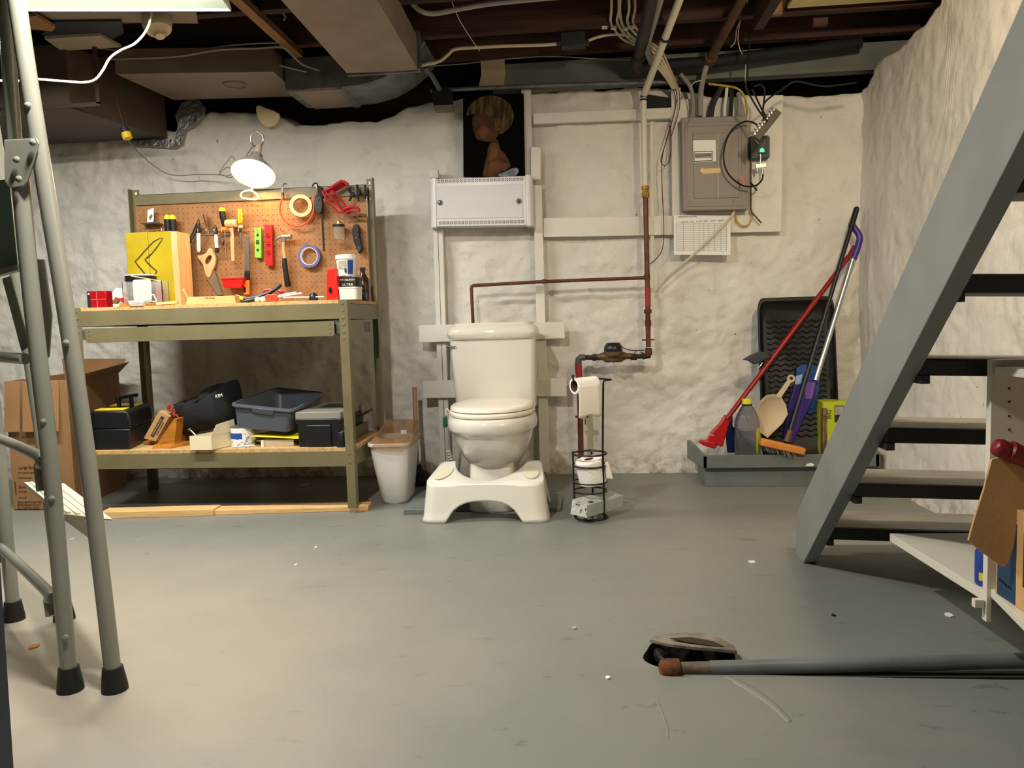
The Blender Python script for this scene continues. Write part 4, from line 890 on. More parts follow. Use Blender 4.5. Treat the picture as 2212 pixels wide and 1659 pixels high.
# black toolbox
s = thing('tool_box', 'black plastic toolbox with yellow lid inserts at the left of the lower shelf', 'toolbox', (at(270, 960, y=.1).x, .15, SZ)); y = .03
a, b_ = at(200, 975, y=y), at(280, 968, y=y); aa, bb = at(192, 930, y=y), at(283, 922, y=y)
dx = V(.075, .36, 0); zm = at(240, 927, y=y).z; zt = at(240, 888, y=y).z
def skew(x0, x1, z, y0=y, y1=.36, r=0): return [V(x0, y0, z), V(x1, y0, z), V(x1 - (y1 - .03) * .28, y1, z), V(x0 - (y1 - .03) * .28, y1, z)] if abs(y0 - .03) < .001 else [V(x0 - (y0 - .03) * .28, y0, z), V(x1 - (y0 - .03) * .28, y0, z), V(x1 - (y1 - .03) * .28, y1, z), V(x0 - (y1 - .03) * .28, y1, z)]
mb = MB(); mb.loft([skew(a.x, b_.x, SZ), skew(aa.x + .006, bb.x - .004, zm)]); part('box_body', mb, M_black, s, bevel=.006)
mb = MB(); mb.loft([skew(aa.x, bb.x, zm), skew(aa.x - .001, bb.x + .001, zm + .03), skew(aa.x + .006, bb.x - .008, zt - .010), skew(aa.x + .022, bb.x - .026, zt)]); part('lid', mb, M_black, s, bevel=.008, seg=3)
mb = MB(); mb.loft([skew(aa.x + .024, bb.x - .035, zt + .001, y + .02, y + .10), skew(aa.x + .024, bb.x - .035, zt + .004, y + .02, y + .10)]); part('lid_insert', mb, M_yellow, s)
mb = MB(); mb.loft([skew(aa.x + .03, bb.x - .03, zt + .001, y + .20, y + .30), skew(aa.x + .03, bb.x - .03, zt + .004, y + .20, y + .30)]); part('lid_insert', mb, M_yellow, s)
cx = (aa.x + bb.x) / 2 - .02; mb = MB()
for k in (0, 1): mb.obox(V(cx - .012 + k * .03, y + .13 + k * .05, zt + .02), (.014, .018, .045))
mb.beam(V(cx - .012, y + .11, zt + .048), V(cx + .03, y + .21, zt + .052), .022, .016); part('carry_handle', mb, M_black, s, bevel=.004)
# tilted kraft carton
s = thing('kraft_carton', 'small kraft carton with black printing tilted against the wooden brackets', 'carton', (at(345, 955, y=.14).x, .16, SZ)); y = .13
f = PX([(310.5, 947), (343, 888), (366, 900), (336, 953)], y); dd = V(.035, .12, .01)
mb = MB(); mb.prism(f, dd); part('carton_body', mb, mat('kraft', '#b08a5e', .7, col2='#a67f54', vs=8), s)
u = (f[1] - f[0]).normalized(); w = (f[2] - f[1]).normalized()
nrm = u.cross(w).normalized(); nrm = nrm if nrm.y < 0 else -nrm
mb = MB(); c = (f[0] + f[1] + f[2] + f[3]) / 4 + nrm * .0006; o = c - u * .052 - w * .006
mb.face([mb.bm.verts.new(q) for q in (o, o + u * .108, o + u * .108 + w * .016, o + w * .016)]); part('print_panel', mb, M_ink, s, smooth=0)
text('lettering', 'POWER ENHANCED', .0095, c + w * .002 + nrm * .0006, u, -w, mat('kraft_light', '#c6a274', .7), s)
text('lettering', 'FLOW COMPLETE', .0085, c + w * .018 + nrm * .0006, u, -w, M_ink, s)
# wooden brackets
s = thing('wooden_bracket', 'varnished triangular wooden bracket on a square base', 'bracket', (at(372, 965, y=.06).x, .08, SZ)); y = .07
f = PX([(339, 961), (376, 904), (382, 904), (377, 962)], y); zb = SZ + .018
for q in f:
    if q.z < zb + .02: q.z = zb
mb = MB(); mb.prism(f, (.004, .055, 0)); part('upright', mb, M_orangewood, s, bevel=.001)
a, b_ = at(330, 972, y=y - .02), at(371, 971, y=y - .02); mb = MB(); mb.loft([[V(a.x, .045, SZ), V(b_.x, .045, SZ), V(b_.x + .045, .16, SZ), V(a.x + .045, .16, SZ)], [V(a.x + .006, .051, zb), V(b_.x - .006, .051, zb), V(b_.x + .039, .154, zb), V(a.x + .051, .154, zb)]]); part('base', mb, M_orangewood, s)
s = thing('wooden_bracket', 'varnished bracket standing behind the front one, its base showing further left', 'bracket', (at(320, 960, y=.14).x, .2, SZ)); a, b_ = at(292, 968, y=.1), at(336, 966, y=.1)
mb = MB(); mb.box(a.x, b_.x - .003, .165, .24, SZ, SZ + .016); part('base', mb, M_orangewood, s, bevel=.003)
mb = MB(); mb.prism(PX([(384, 968), (389, 915), (396, 915), (402, 968)], .2), (0, .03, 0)); [setattr(v.co, 'z', max(v.co.z, SZ)) for v in mb.bm.verts]; part('upright', mb, M_orangewood, s)
# red net
mb = MB(); random.seed(9)
pts = [at(354 + 14 * random.random() + k * .9, 876 + 30 * (k / 26) + random.uniform(-4, 4), y=.125 + .02 * random.random()) for k in range(27)]
mb.wire(pts, .003, 5, 4); solo('net_bag', mb, mat('red_net', '#b03428', .7), 'tangle of red netting caught between the kraft carton and the black bag', 'net')
# black cloth bag
bag = thing('cloth_bag', 'slumped black cloth bag with three white letters on the lower shelf', 'bag', (at(440, 940, y=.2).x, .2, SZ)); y = .12
out = [(373, 873), (382, 869), (392, 866), (400, 867), (410, 860), (422, 856), (432, 851), (440, 840), (455, 833), (462, 830), (472, 832), (482, 832), (494, 822), (498, 835), (502, 855), (507, 880), (508, 910), (500, 922), (480, 926), (462, 925), (440, 932), (420, 934), (402, 944), (392, 940), (386, 915), (379, 895)]
mb = MB(); C0 = V(0, 0, 0); F = PX(out, y + .05); rings = []
cen = V(sum(p.x for p in F) / len(F), 0, sum(p.z for p in F) / len(F))
for k, (sc, dy) in enumerate(((.55, -.055), (.8, -.035), (.94, -.01), (1.0, .03), (.98, .09), (.9, .13), (.7, .15))):
    ring = []
    for i, p in enumerate(F):
        q = V(cen.x + (p.x - cen.x) * sc, y + .05 + dy + .012 * noise.noise(V(p.x * 18, k, p.z * 18)), cen.z + (p.z - cen.z) * sc)
        q.z = max(q.z, SZ + .002); ring.append(q)
    rings.append(ring)
mb.loft(rings); b_ = part('bag_body', mb, mat('black_cloth', '#101012', .85, bump=.25, bs=300), bag, smooth=180)
text('lettering', 'KIM', .021, at(473, 855, y=.084), (1, -.02, .18), (-.18, 0, 1), mat('white_thread', '#f2f2ee', .6), bag)
# small white carton with flaps
s = thing('white_carton', 'small cream carton with open flaps hanging over the shelf edge', 'carton', (at(450, 970, y=.02).x, .03, SZ)); y = -.02; M_cream = mat('cream_card', '#e2d6b4', .7)
a, b_ = at(411, 973, y=y), at(457.5, 972, y=y); zt = at(430, 942, y=y).z; zb = SZ + .001; y2 = .12
mb = MB(); th = .0015
F = [V(a.x, y, zb), V(b_.x, y, zb), V(b_.x + .045, y2, zb), V(a.x + .045, y2, zb)]; G = [V(q.x, q.y, zt) for q in F]
for i in range(4):
    j = (i + 1) % 4; n = (F[j] - F[i]).cross(V(0, 0, 1)).normalized() * th; mb.hexa([F[i], F[j], F[j] - n, F[i] - n, G[i], G[j], G[j] - n, G[i] - n])
mb.loft([F, [q + V(0, 0, .001) for q in F]]); part('carton_wall', mb, M_cream, s)
mb = MB(); n = V(.006, 0, .002); p0, p1 = G[1], G[2]; mb.hexa([p0, p1, p1 + V(.001, 0, 0), p0 + V(.001, 0, 0), p0 + V(.012, .03, .045), p1 + V(-.004, 0, .055), p1 + V(-.003, 0, .055), p0 + V(.013, .03, .045)]); part('flap', mb, M_cream, s)
mb = MB(); p = at(409, 926, y=.04); q = at(424, 942, y=.04); mb.cyl(p, q, .004, 10); mb.lathe([(.008, 0), (.006, .006), (.004, .01)], p, q - p, 12); solo('steel_bolt', mb, M_steel, 'steel bolt sticking out of the cream carton', 'bolt')
# tin with blue label
s = thing('label_tin', 'white tin with a blue band under the corner of the grey tote', 'tin', (at(522, 965, y=.1).x, .1, SZ)); y = .09
u0, u1 = at(497, 950, y=y), at(548, 950, y=y); r = (u1.x - u0.x) / 2; c = V((u0.x + u1.x) / 2, y + .02, SZ); h = at(522, 926, y=y - r).z - SZ
mb = MB(); mb.lathe([(r, 0), (r, h)], c, seg=36); part('tin_body', mb, mat('tin_print', '#e6e4df', .4, col2='#8f98a4', vs=40, vlo=.55, vhi=.6), s)
mb = MB(); canlabel(mb, c, r + .0007, h * .42, h * .72, PI * 1.02, PI * 1.60); part('blue_band', mb, mat('label_blue', '#1d4c9e', .4), s)
mb = MB(); mb.lathe([(r + .001, h), (r + .001, h + .004), (r * .9, h + .004)], c, seg=36); part('lid', mb, mat('green_lid', '#4f5c4c', .5), s)
mb = MB(); mb.wire([V(at(u, v_, y=.03).x, .03 + .01 * k, SZ + .004 + .002 * (k % 2)) for k, (u, v_) in enumerate(((502, 968), (520, 966), (535, 963), (520, 969), (541, 964), (556, 962)))], .0025, 6); solo('wire_scrap', mb, M_steel, 'scrap of bright wire in front of the blue banded tin', 'wire')
# grey tote
s = thing('bus_tub', 'open blue-grey plastic tub tilted on the clutter of the lower shelf', 'tub', (at(600, 930, y=.2).x, .25, SZ)); M_tub = mat('blue_grey_plastic', '#4e545e', .42)
P00, P10 = at(494, 873, y=.04), at(633, 887, y=.04); P11, P01 = at(704, 848, y=.40), at(596, 837, y=.42)
B00, B10 = at(507, 923, y=.06), at(624, 934, y=.06); B11, B01 = V(P11.x - .035, .36, B10.z + .03), V(P01.x + .02, .38, B00.z + .03)
for q in (B00, B10, B11, B01): q.z = max(q.z, SZ + .045)
def quadround(q, r=.12, n=4):
    out = []
    for i in range(4):
        a, b_, c = q[i - 1], q[i], q[(i + 1) % 4]
        p0, p2 = b_.lerp(a, r), b_.lerp(c, r)
        for k in range(n + 1): t = k / n; out.append(p0 * (1 - t) ** 2 + b_ * 2 * t * (1 - t) + p2 * t * t)
    return out
T = [P00, P10, P11, P01]; Bq = [B00, B10, B11, B01]; cT = sum(T, V(0, 0, 0)) / 4; cB = sum(Bq, V(0, 0, 0)) / 4
sc = lambda Q, c, k, dz=0: [c + (q - c) * k + V(0, 0, dz) for q in Q]
mb = MB(); mb.loft([quadround(Bq), quadround(sc(T, cT, .955, -.014)), quadround(sc(T, cT, .955, 0)), quadround(sc(T, cT, .93, 0)), quadround(sc(Bq, cB, .96, .006))]); part('tub_shell', mb, M_tub, s)
mb = MB(); R = sc(T, cT, 1.0, 0); mb.loft([quadround(sc(T, cT, .95, .003)), quadround(sc(T, cT, 1.0, .002)), quadround(sc(T, cT, 1.012, -.007)), quadround(sc(T, cT, .995, -.012)), quadround(sc(T, cT, .95, -.006))], False, False); part('rim', mb, M_tub, s)
a, b_ = P00.lerp(P10, .34), P00.lerp(P10, .70); mb = MB(); mb.hexa([a + V(.006, .004, -.03), b_ + V(-.006, .004, -.03), b_ + V(-.006, .02, -.03), a + V(.006, .02, -.03), a + V(0, -.004, -.004), b_ + V(0, -.004, -.004), b_ + V(0, .02, -.004), a + V(0, .02, -.004)]); part('hand_grip', mb, M_tub, s, bevel=.004)
# yellow sign under the tub
mb = MB(); a, b_ = at(541, 942, y=.05), at(644, 947, y=.05); c = at(640, 930, y=.3); mb.hexa([V(a.x, .05, a.z - .002), V(b_.x, .05, b_.z - .002), V(b_.x + .02, .32, a.z - .001), V(a.x + .05, .32, a.z), V(a.x, .05, a.z), V(b_.x, .05, b_.z), V(b_.x + .02, .32, a.z + .001), V(a.x + .05, .32, a.z + .002)])
sg = solo('yellow_sign', mb, mat('sign_yellow', '#e8dc2c', .4, col2='#201f10', vs=17, vlo=.66, vhi=.67), 'flat yellow sign with black marks lying under the grey tub', 'sign')
mb = MB(); a, b_ = at(566, 966, y=.06), at(640, 960, y=.1); z2 = SZ + .028; mb.box(a.x, b_.x, .07, .075, SZ, z2); mb.box(a.x, a.x + .012, .05, .12, SZ, z2); mb.box(a.x, b_.x, .075, .13, SZ, SZ + .004)
for u in (588, 612): q = at(u, 957, y=.07); mb.lathe([(.004, 0), (.004, .002)], V(q.x, .0695, SZ + .016), (0, -1, 0), 8)
solo('shelf_bracket', mb, M_plasw, 'white plastic bracket on the shelf under the yellow sign', 'bracket')
# organiser toolbox
s = thing('organiser_box', 'black organiser toolbox with clear grey lid compartments at the right of the shelf', 'toolbox', (at(690, 960, y=.05).x, .2, SZ)); y = .035
a, b_ = at(646, 968, y=y), at(731, 965, y=y); zt1 = at(690, 905, y=y).z; aa, bb = at(636, 903, y=y), at(736, 900, y=y); zt = at(690, 890, y=y).z; y1 = .44
def sk(x0, x1, z, y0=y, y1=y1): return [V(x0, y0, z), V(x1, y0, z), V(x1 - (y1 - y0) * .02, y1, z), V(x0 - (y1 - y0) * .02, y1, z)]
xr = at(803, 880, y=y1).x; bx = max(bb.x, xr * 0 + bb.x)
mb = MB(); mb.loft([sk(a.x, b_.x, SZ), sk(aa.x + .012, bb.x - .008, zt1 - .02), sk(aa.x, bb.x + .004, zt1 - .012), sk(aa.x, bb.x + .004, zt1)]); part('box_body', mb, M_black, s, bevel=.004)
mb = MB(); mb.obox(V((a.x + b_.x) / 2 + .005, y - .004, (SZ + zt1) / 2 - .012), (.11, .012, .095)); part('end_panel', mb, M_black, s, bevel=.004)
mb = MB(); mb.loft([sk(aa.x + .004, bb.x, zt1), sk(aa.x + .004, bb.x, zt - .003), sk(aa.x + .008, bb.x - .004, zt)]); part('lid', mb, mat('grey_translucent', '#8d8a82', .3), s, bevel=.002)
for k, yy in enumerate((.07, .10, .15, .34, .39)):
    mb = MB(); mb.box(bb.x - .002, bb.x + .012, yy, yy + .022, zt1 - .012, zt - .002); part('latch', mb, mat('grey_latch', '#a09d95', .4), s, bevel=.002)
mb = MB(); mb.loft([sk(aa.x + .06, bb.x - .03, zt, .17, .33), sk(aa.x + .065, bb.x - .035, zt + .006, .175, .325)]); part('handle_recess', mb, M_black, s)
mb = MB(); mb.obox(V(bb.x - .05, .25, zt + .007), (.03, .06, .003)); part('red_tab', mb, M_redm, s)
mb = MB(); mb.wire([V(bb.x + .004, .26, zt1 - .02), V(bb.x + .04, .29, zt1 - .005), V(bb.x + .045, .37, zt1 + .0), V(bb.x + .004, .41, zt1 - .02)], .006, 8); part('side_handle', mb, M_black, s)
s = thing('film_can', 'little black can with foil top beside the organiser toolbox', 'can', (at(738, 963, y=.03).x, .03, SZ)); c = V(at(737, 960, y=.03).x + .004, .028, SZ)
mb = MB(); mb.lathe([(.0225, 0), (.0225, .062), (.020, .066)], c, seg=20); part('can_body', mb, M_black, s)
mb = MB(); mb.lathe([(.016, .066), (.015, .071), (.008, .074)], c + V(0, 0, 0), seg=9); part('foil_top', mb, M_chrome, s)
mb = MB(); a, b_ = at(786, 945, y=.25), at(824, 925, y=.42); mb.box(1.165, 1.168, .20, .47, SZ, SZ + .055); mb.box(1.150, 1.168, .20, .47, SZ, SZ + .002); solo('steel_angle', mb, M_bench, 'loose length of olive steel angle at the right end of the lower shelf', 'steel angle')
# ---------------------------------------------------------------- big moving carton on the floor, left
s = thing('moving_carton', 'large open cardboard moving carton on the floor left of the workbench', 'carton', (at(120, 1100, z=0).x, .25, 0))
y = at(100, 1102, z=0).y; a, b_ = at(36, 1104, y=y), at(165, 1104, y=y); zt = at(100, 822, y=y).z; dx, dy = -.085, .53
x0, x1 = a.x - .01, b_.x
F = [V(x0, y, 0), V(x1, y, 0), V(x1 + dx, y + dy, 0), V(x0 + dx, y + dy, 0)]; G = [V(q.x, q.y, zt) for q in F]
mb = MB(); th = .005
for i in range(4):
    j = (i + 1) % 4; n = (F[j] - F[i]).cross(V(0, 0, 1)).normalized() * th; mb.hexa([F[i], F[j], F[j] - n, F[i] - n, G[i], G[j], G[j] - n, G[i] - n])
mb.loft([F, [q + V(0, 0, .004) for q in F]]); part('carton_wall', mb, M_card, s, bevel=.002)
zf = at(100, 932, y=y - .03).z
for xa, xb in ((x0 + .005, lerp(x0, x1, .26)), (lerp(x0, x1, .31), x1 - .035)):
    mb = MB(); mb.hexa([V(xa, y - .030, zf), V(xb, y - .030, zf), V(xb, y - .026, zf), V(xa, y - .026, zf), V(xa, y - .004, zt), V(xb, y - .004, zt), V(xb, y, zt), V(xa, y, zt)]); part('front_flap', mb, M_cardl if 0 else M_card, s)
mb = MB(); e = (G[2] - G[1]); mb.hexa([G[1], G[2], G[2] + V(.004, 0, 0), G[1] + V(.004, 0, 0), G[1] + V(.045, .03, .02), G[2] + V(.06, .0, .055), G[2] + V(.064, 0, .055), G[1] + V(.049, .03, .02)]); part('side_flap', mb, M_card, s)
mb = MB(); mb.hexa([G[3], G[2], G[2] + V(0, .004, 0), G[3] + V(0, .004, 0), G[3] + V(-.02, .02, .08), G[2] + V(.03, .02, .07), G[2] + V(.03, .024, .07), G[3] + V(-.02, .024, .08)]); part('rear_flap', mb, M_card, s)
mi = mat('carton_print', '#5f3d1e', .75)
for k, (u, v_, t_, sz) in enumerate(((42, 945, 'MOVING BOX', .014), (36, 1010, 'Large Box', .020), (36, 1021, 'For heavier items', .011), (36, 1032, 'linens and toys', .011), (36, 1052, 'Extra', .016), (36, 1062, 'For large', .011), (36, 1075, '18" x 18"', .011), (34, 1085, 'BOX MEETS 200# TEST', .012), (34, 1091, 'EDGE CRUSH RULE 41', .012), (34, 1098, 'ALL CARTON TESTS', .012))):
    if 936 < v_: text('lettering', t_, sz, at(u + 4, v_, y=y - .0012), (1, 0, 0), (0, 0, 1), mi, s, 'LEFT')
mb = MB(); q0, q1 = at(31, 1040, y=y - .001), at(33, 1068, y=y - .001); mb.box(q0.x, q0.x + .006, y - .0012, y, q1.z, q0.z); part('print_bar', mb, mi, s)
# ---------------------------------------------------------------- toilet
def ell(cx, cy, a, b, z, n=40, sq=1.0, yb=None):
    out = []
    for k in range(n):
        t = 2 * PI * k / n; c, s_ = math.cos(t), math.sin(t)
        x = a * math.copysign(abs(c) ** sq, c); y = b * math.copysign(abs(s_) ** sq, s_)
        if yb is not None and y > 0: y *= yb
        out.append(V(cx + x, cy + y, z))
    return out
TC = at(1055, 930, y=.1).x + .012
toi = thing('toilet', 'white porcelain two-piece toilet with closed lid', 'toilet', (TC, .3, 0))
BZ = .0
tl, tr, bl, br = at(970, 735, y=.45), at(1157, 730, y=.45), at(985, 884, y=.46), at(1157, 878, y=.46)
tcx = (tl.x + tr.x) / 2; tw = tr.x - tl.x; bw = br.x - bl.x; ztk = .725; zbk = (bl.z + br.z) / 2 + .0
bcx = (bl.x + br.x) / 2
mb = MB(); mb.loft([rrect(bcx, .537, bw, .175, .03, zbk, 0, 6), rrect(lerp(bcx, tcx, .5), .537, lerp(bw, tw, .5), .185, .03, lerp(zbk, ztk, .5), 0, 6), rrect(tcx, .537, tw, .20, .03, ztk, 0, 6)]); part('tank', mb, M_porc, toi, bevel=.004)
lw = at(1164, 720, y=.43).x - at(963, 720, y=.43).x; zl = at(1060, 697, y=.47).z
mb = MB(); mb.loft([rrect(tcx, .537, tw + .004, .205, .03, ztk, 0, 3), rrect(tcx, .537, lw - .022, .220, .05, ztk + .004, 0, 3), rrect(tcx, .537, lw - .014, .226, .05, ztk + .010, 0, 3), rrect(tcx, .537, lw - .002, .238, .05, ztk + .024, 0, 3), rrect(tcx, .537, lw, .240, .05, ztk + .032, 0, 3), rrect(tcx, .537, lw - .010, .230, .05, ztk + .048, 0, 3), rrect(tcx, .537, lw - .030, .212, .05, ztk + .061, 0, 3), rrect(tcx, .537, lw - .048, .196, .048, ztk + .067, 0, 3), rrect(tcx, .537, lw - .056, .19, .048, ztk + .068, 0, 3), rrect(tcx, .537, lw - .064, .18, .046, ztk + .080, 0, 3)]); part('tank_lid', mb, M_porc, toi, smooth=50)
fl = at(987, 750, y=.45); mb = MB(); mb.lathe([(.0175, 0), (.0165, .006), (.010, .012), (.004, .016)], V(fl.x, .458, fl.z), (0, -1, 0), 20)
mb.tube(catmull([V(fl.x, .442, fl.z), V(fl.x - .015, .438, fl.z + .002), V(fl.x - .045, .436, fl.z + .008)], 5), [.006, .0065, .007, .007, .007, .006, .0055, .005, .005, .0045, .003], 10); part('flush_lever', mb, M_chrome, toi)
# bowl
RZ = .415; RC = .17
mb = MB()
sec = [(.118, .20, .135, .20, .0), (.112, .195, .13, .19, .03), (.098, .23, .11, .17, .09), (.096, .235, .108, .165, .155), (.116, .225, .13, .188, .185), (.148, .207, .165, .22, .235), (.166, .195, .19, .246, .285), (.175, .188, .19, .258, .318), (.178, .185, .20, .261, .334), (.181, .184, .2, .264, .338), (.191, .182, .2, .277, .344), (.196, .181, .2, .282, .356), (.197, .18, .2, .284, .376), (.192, .18, .2, .279, .397), (.180, .18, .19, .264, .405)]
rings = [ell(TC, cy, a, b_, z, 44, .92) for a, cy, _, b_, z in [(q[0], q[1], q[2], q[3], q[4]) for q in sec]]
mb.loft(rings); part('bowl', mb, M_porc, toi, smooth=60)
# front plinth panel (square front of the foot seen above the stool)
mb = MB(); mb.loft([rrect(TC, .20, .20, .40, .05, .0, 0, 6), rrect(TC, .20, .195, .36, .045, .10, 0, 6), rrect(TC, .215, .19, .32, .04, .20, 0, 6)]); part('pedestal', mb, M_porc, toi, smooth=50, bevel=.004)
# deck under the tank
mb = MB(); mb.loft([rrect(bcx, .52, .20, .18, .04, .29, 0, 6), rrect(bcx, .53, bw * .78, .20, .04, .365, 0, 6), rrect(bcx, .535, bw * .95, .21, .03, zbk - .002, 0, 6)]); part('tank_deck', mb, M_porc, toi, smooth=50)
M_seat = mat('bone_seat', '#efe6d8', .18, coat=.3)
def seatell(a, b_, z, k=1): return ell(TC, .19, a, b_, z, 44, .9)
mb = MB(); mb.loft([seatell(.183, .262, .407), seatell(.188, .268, .411), seatell(.188, .268, .423), seatell(.184, .263, .428)]); part('seat', mb, M_seat, toi, smooth=60)
mb = MB(); mb.loft([seatell(.178, .256, .430), seatell(.184, .263, .433), seatell(.183, .262, .443), seatell(.176, .254, .449), seatell(.150, .225, .452), seatell(.06, .1, .453)]); part('seat_lid', mb, M_seat, toi, smooth=60)
for sx in (-.07, .07): mb = MB(); mb.cyl(V(TC + sx - .02, .435, .436), V(TC + sx + .02, .435, .436), .012, 12); part('hinge', mb, M_seat, toi)
# plinth slab
mb = MB(); mb.box(TC - .155, TC + .145, -.03, .56, -.001, .0) if 0 else mb.box(TC - .155, TC + .145, .02, .62, 0, .004); part('floor_gasket', mb, mat('dark_gasket', '#2d2f2e', .8), toi)
# supply hose and clip-on brush loop
sp = thing('supply_hose', 'white ribbed supply hose rising beside the toilet base', 'hose', at(972, 1005, y=.62)); mb = MB()
mb.wire([at(966, 905, y=.52), at(967, 950, y=.56), at(968, 972, y=.58)], .006, 8); part('hose', mb, M_plasw, sp)
mb = MB(); a, b_ = at(968, 972, y=.58), at(977, 1006, y=.60); L_ = (b_ - a).length; mb.lathe([(.010 + (.004 if k % 2 else 0), L_ * k / 12) for k in range(13)], a, b_ - a, 14); part('ribbed_boot', mb, M_plasw, sp)
mb = MB(); mb.wire([b_, b_ + V(.01, 0, -.03), at(982, 1025, y=.6)], .004, 8); part('cord', mb, M_wirew, sp)
cf = thing('rim_freshener', 'green rim freshener hanging from a white loop on the bowl', 'freshener', at(964, 915, y=.22)); c = at(966, 890, y=.26)
mb = MB(); mb.wire([c + V(-.004, 0, -.012), c + V(-.008, 0, .004), c + V(0, 0, .014), c + V(.008, 0, .004), c + V(.010, 0, -.02)], .003, 8); part('loop', mb, M_plasw, cf)
mb = MB(); p = at(962, 912, y=.26); mb.box(p.x - .010, p.x + .008, .245, .275, p.z - .022, p.z + .026); part('gel_body', mb, mat('green_plastic', '#175a3c', .4), cf, bevel=.004)
# grey slabs by the toilet
a, b_ = at(872, 1112, z=0), at(920, 1109, z=0); mb = MB(); mb.box(a.x, TC - .175, a.y, a.y + .22, 0, .022); solo('floor_slab', mb, M_slate, 'grey painted slab on the floor left of the footstool', 'slab', bevel=.002)
a = at(1212, 1105, z=0); mb = MB(); mb.box(TC + .18, a.x, a.y, a.y + .26, 0, .018); solo('floor_slab', mb, M_slate, 'grey painted slab on the floor right of the footstool', 'slab', bevel=.002)
# ---------------------------------------------------------------- footstool
st = thing('footstool', 'white plastic U-shaped squatting footstool around the toilet base', 'footstool', (TC, -.1, 0)); SC = (at(910, 1132, z=0).x + at(1183, 1128, z=0).x) / 2; SWb = (at(1183, 1128, z=0).x - at(910, 1132, z=0).x) / 2
YF0 = at(1047, 1133, z=0).y + .02; H = .158; SWt = SWb - .016
def foot_outline(w, yf, yb, r, n=8):
    pts = []                       # from the left rear, round the front, to the right rear
    for k in range(9): pts.append(V(SC - w, lerp(yb, yf + r, k / 8), 0))
    for k in range(1, n + 1): t = PI + PI / 2 * k / n; pts.append(V(SC - w + r + r * math.cos(t), yf + r + r * math.sin(t), 0))
    for k in range(1, 17): pts.append(V(lerp(SC - w + r, SC + w - r, k / 16), yf, 0))
    for k in range(1, n + 1): t = 1.5 * PI + PI / 2 * k / n; pts.append(V(SC + w - r + r * math.cos(t), yf + r + r * math.sin(t), 0))
    for k in range(1, 9): pts.append(V(SC + w, lerp(yf + r, yb, k / 8), 0))
    return pts
ob, ot = foot_outline(SWb, YF0, YF0 + .315, .05), foot_outline(SWt, YF0 + .020, YF0 + .305, .055)
HH = lambda y: H + .036 * max(0, min(1, (y - YF0 - .03) / .26))
for p in ot:
    k = max(0, (p.y - YF0 - .05) / .26); p.x = SC + (p.x - SC) * (1 - .10 * k)
n = len(ob); mb = MB(); NR = 10; grid = []
for i in range(n):
    x = ob[i].x - SC; yy = ob[i].y - YF0
    if yy < .06: k = max(0, 1 - (abs(x) / (SWb - .105)) ** 2.6) if abs(x) < SWb - .105 else 0; zb = .088 * k ** .5 if k > 0 else 0
    else: k = 1 - ((yy - .17) / .07) ** 2; zb = .085 * max(0, k) ** .5
    col = []
    for j in range(NR + 1):
        h_ = HH(ot[i].y); z = lerp(zb, h_, j / NR); f = z / h_; p = ob[i].lerp(ot[i], f ** 1.0); fl = .006 if z < .016 and zb < .001 else 0
        d = V(p.x - SC, p.y - (YF0 + .14), 0).normalized() * fl; col.append(mb.bm.verts.new((p.x + d.x, p.y + d.y, z)))
    grid.append(col)
for i in range(n - 1):
    for j in range(NR): mb.face([grid[i][j], grid[i + 1][j], grid[i + 1][j + 1], grid[i][j + 1]])
w = part('apron', mb, M_plasw, st, smooth=60); md = w.modifiers.new('solid', 'SOLIDIFY'); md.thickness = .007; md.offset = 0
# top with the U cut-out, dished along the front
inner = []
for i in range(n):
    t = i / (n - 1); u = -1 + 2 * t; x = SC + u * (SWt - .075) * (1 if abs(u) > .999 else 1)
    yy = YF0 + .300 - (.300 - .105) * (1 - abs(u) ** 3.0) ** .75
    inner.append(V(SC + (x - SC) * (1 - .06 * (yy - YF0) / .3), yy, 0))
mb = MB(); rows = []
for q in (0, .03, .1, .3, .55, .8, .93, 1):
    row = []
    for i in range(n):
        p = ot[i].lerp(inner[i], q); x = p.x - SC
        dip = .020 * math.exp(-(x / .11) ** 2) + .004 * math.cos(x * 30)
        edge = -.010 * (1 - min(1, q / .1)) ** 2 - .012 * max(0, (q - .9) / .1) ** 2
        row.append(mb.bm.verts.new((p.x, p.y, HH(p.y) + .008 - dip + edge)))
    rows.append(row)
for a, b_ in zip(rows, rows[1:]):
    for i in range(n - 1): mb.face([a[i], a[i + 1], b_[i + 1], b_[i]])
lo = [mb.bm.verts.new(v.co - V(0, 0, .035)) for v in rows[-1]]
for i in range(n - 1): mb.face([rows[-1][i], rows[-1][i + 1], lo[i + 1], lo[i]])
for i in range(n): # meet the apron
    rows[0][i].co.z = HH(rows[0][i].co.y)
part('top', mb, M_plasw, st, smooth=60)
for sx in (-1, 1):
    mb = MB(); cx, cy = SC + sx * (SWt - .056), YF0 + .135; zz = H + .0245
    ring = [ell(cx, cy, .034, .080, zz - .003, 24), ell(cx, cy, .034, .080, zz + .0008, 24), ell(cx, cy, .031, .076, zz + .0012, 24)]
    for r_ in ring:
        for q in r_: q.z += .0138 * (q.y - cy) / .1; q.x += sx * (-.012) * (q.y - cy) / .1
    mb.loft(ring); part('foot_pad', mb, mat('yellowed_pad', '#dcd7c2', .55, bump=.4, bs=300), st)
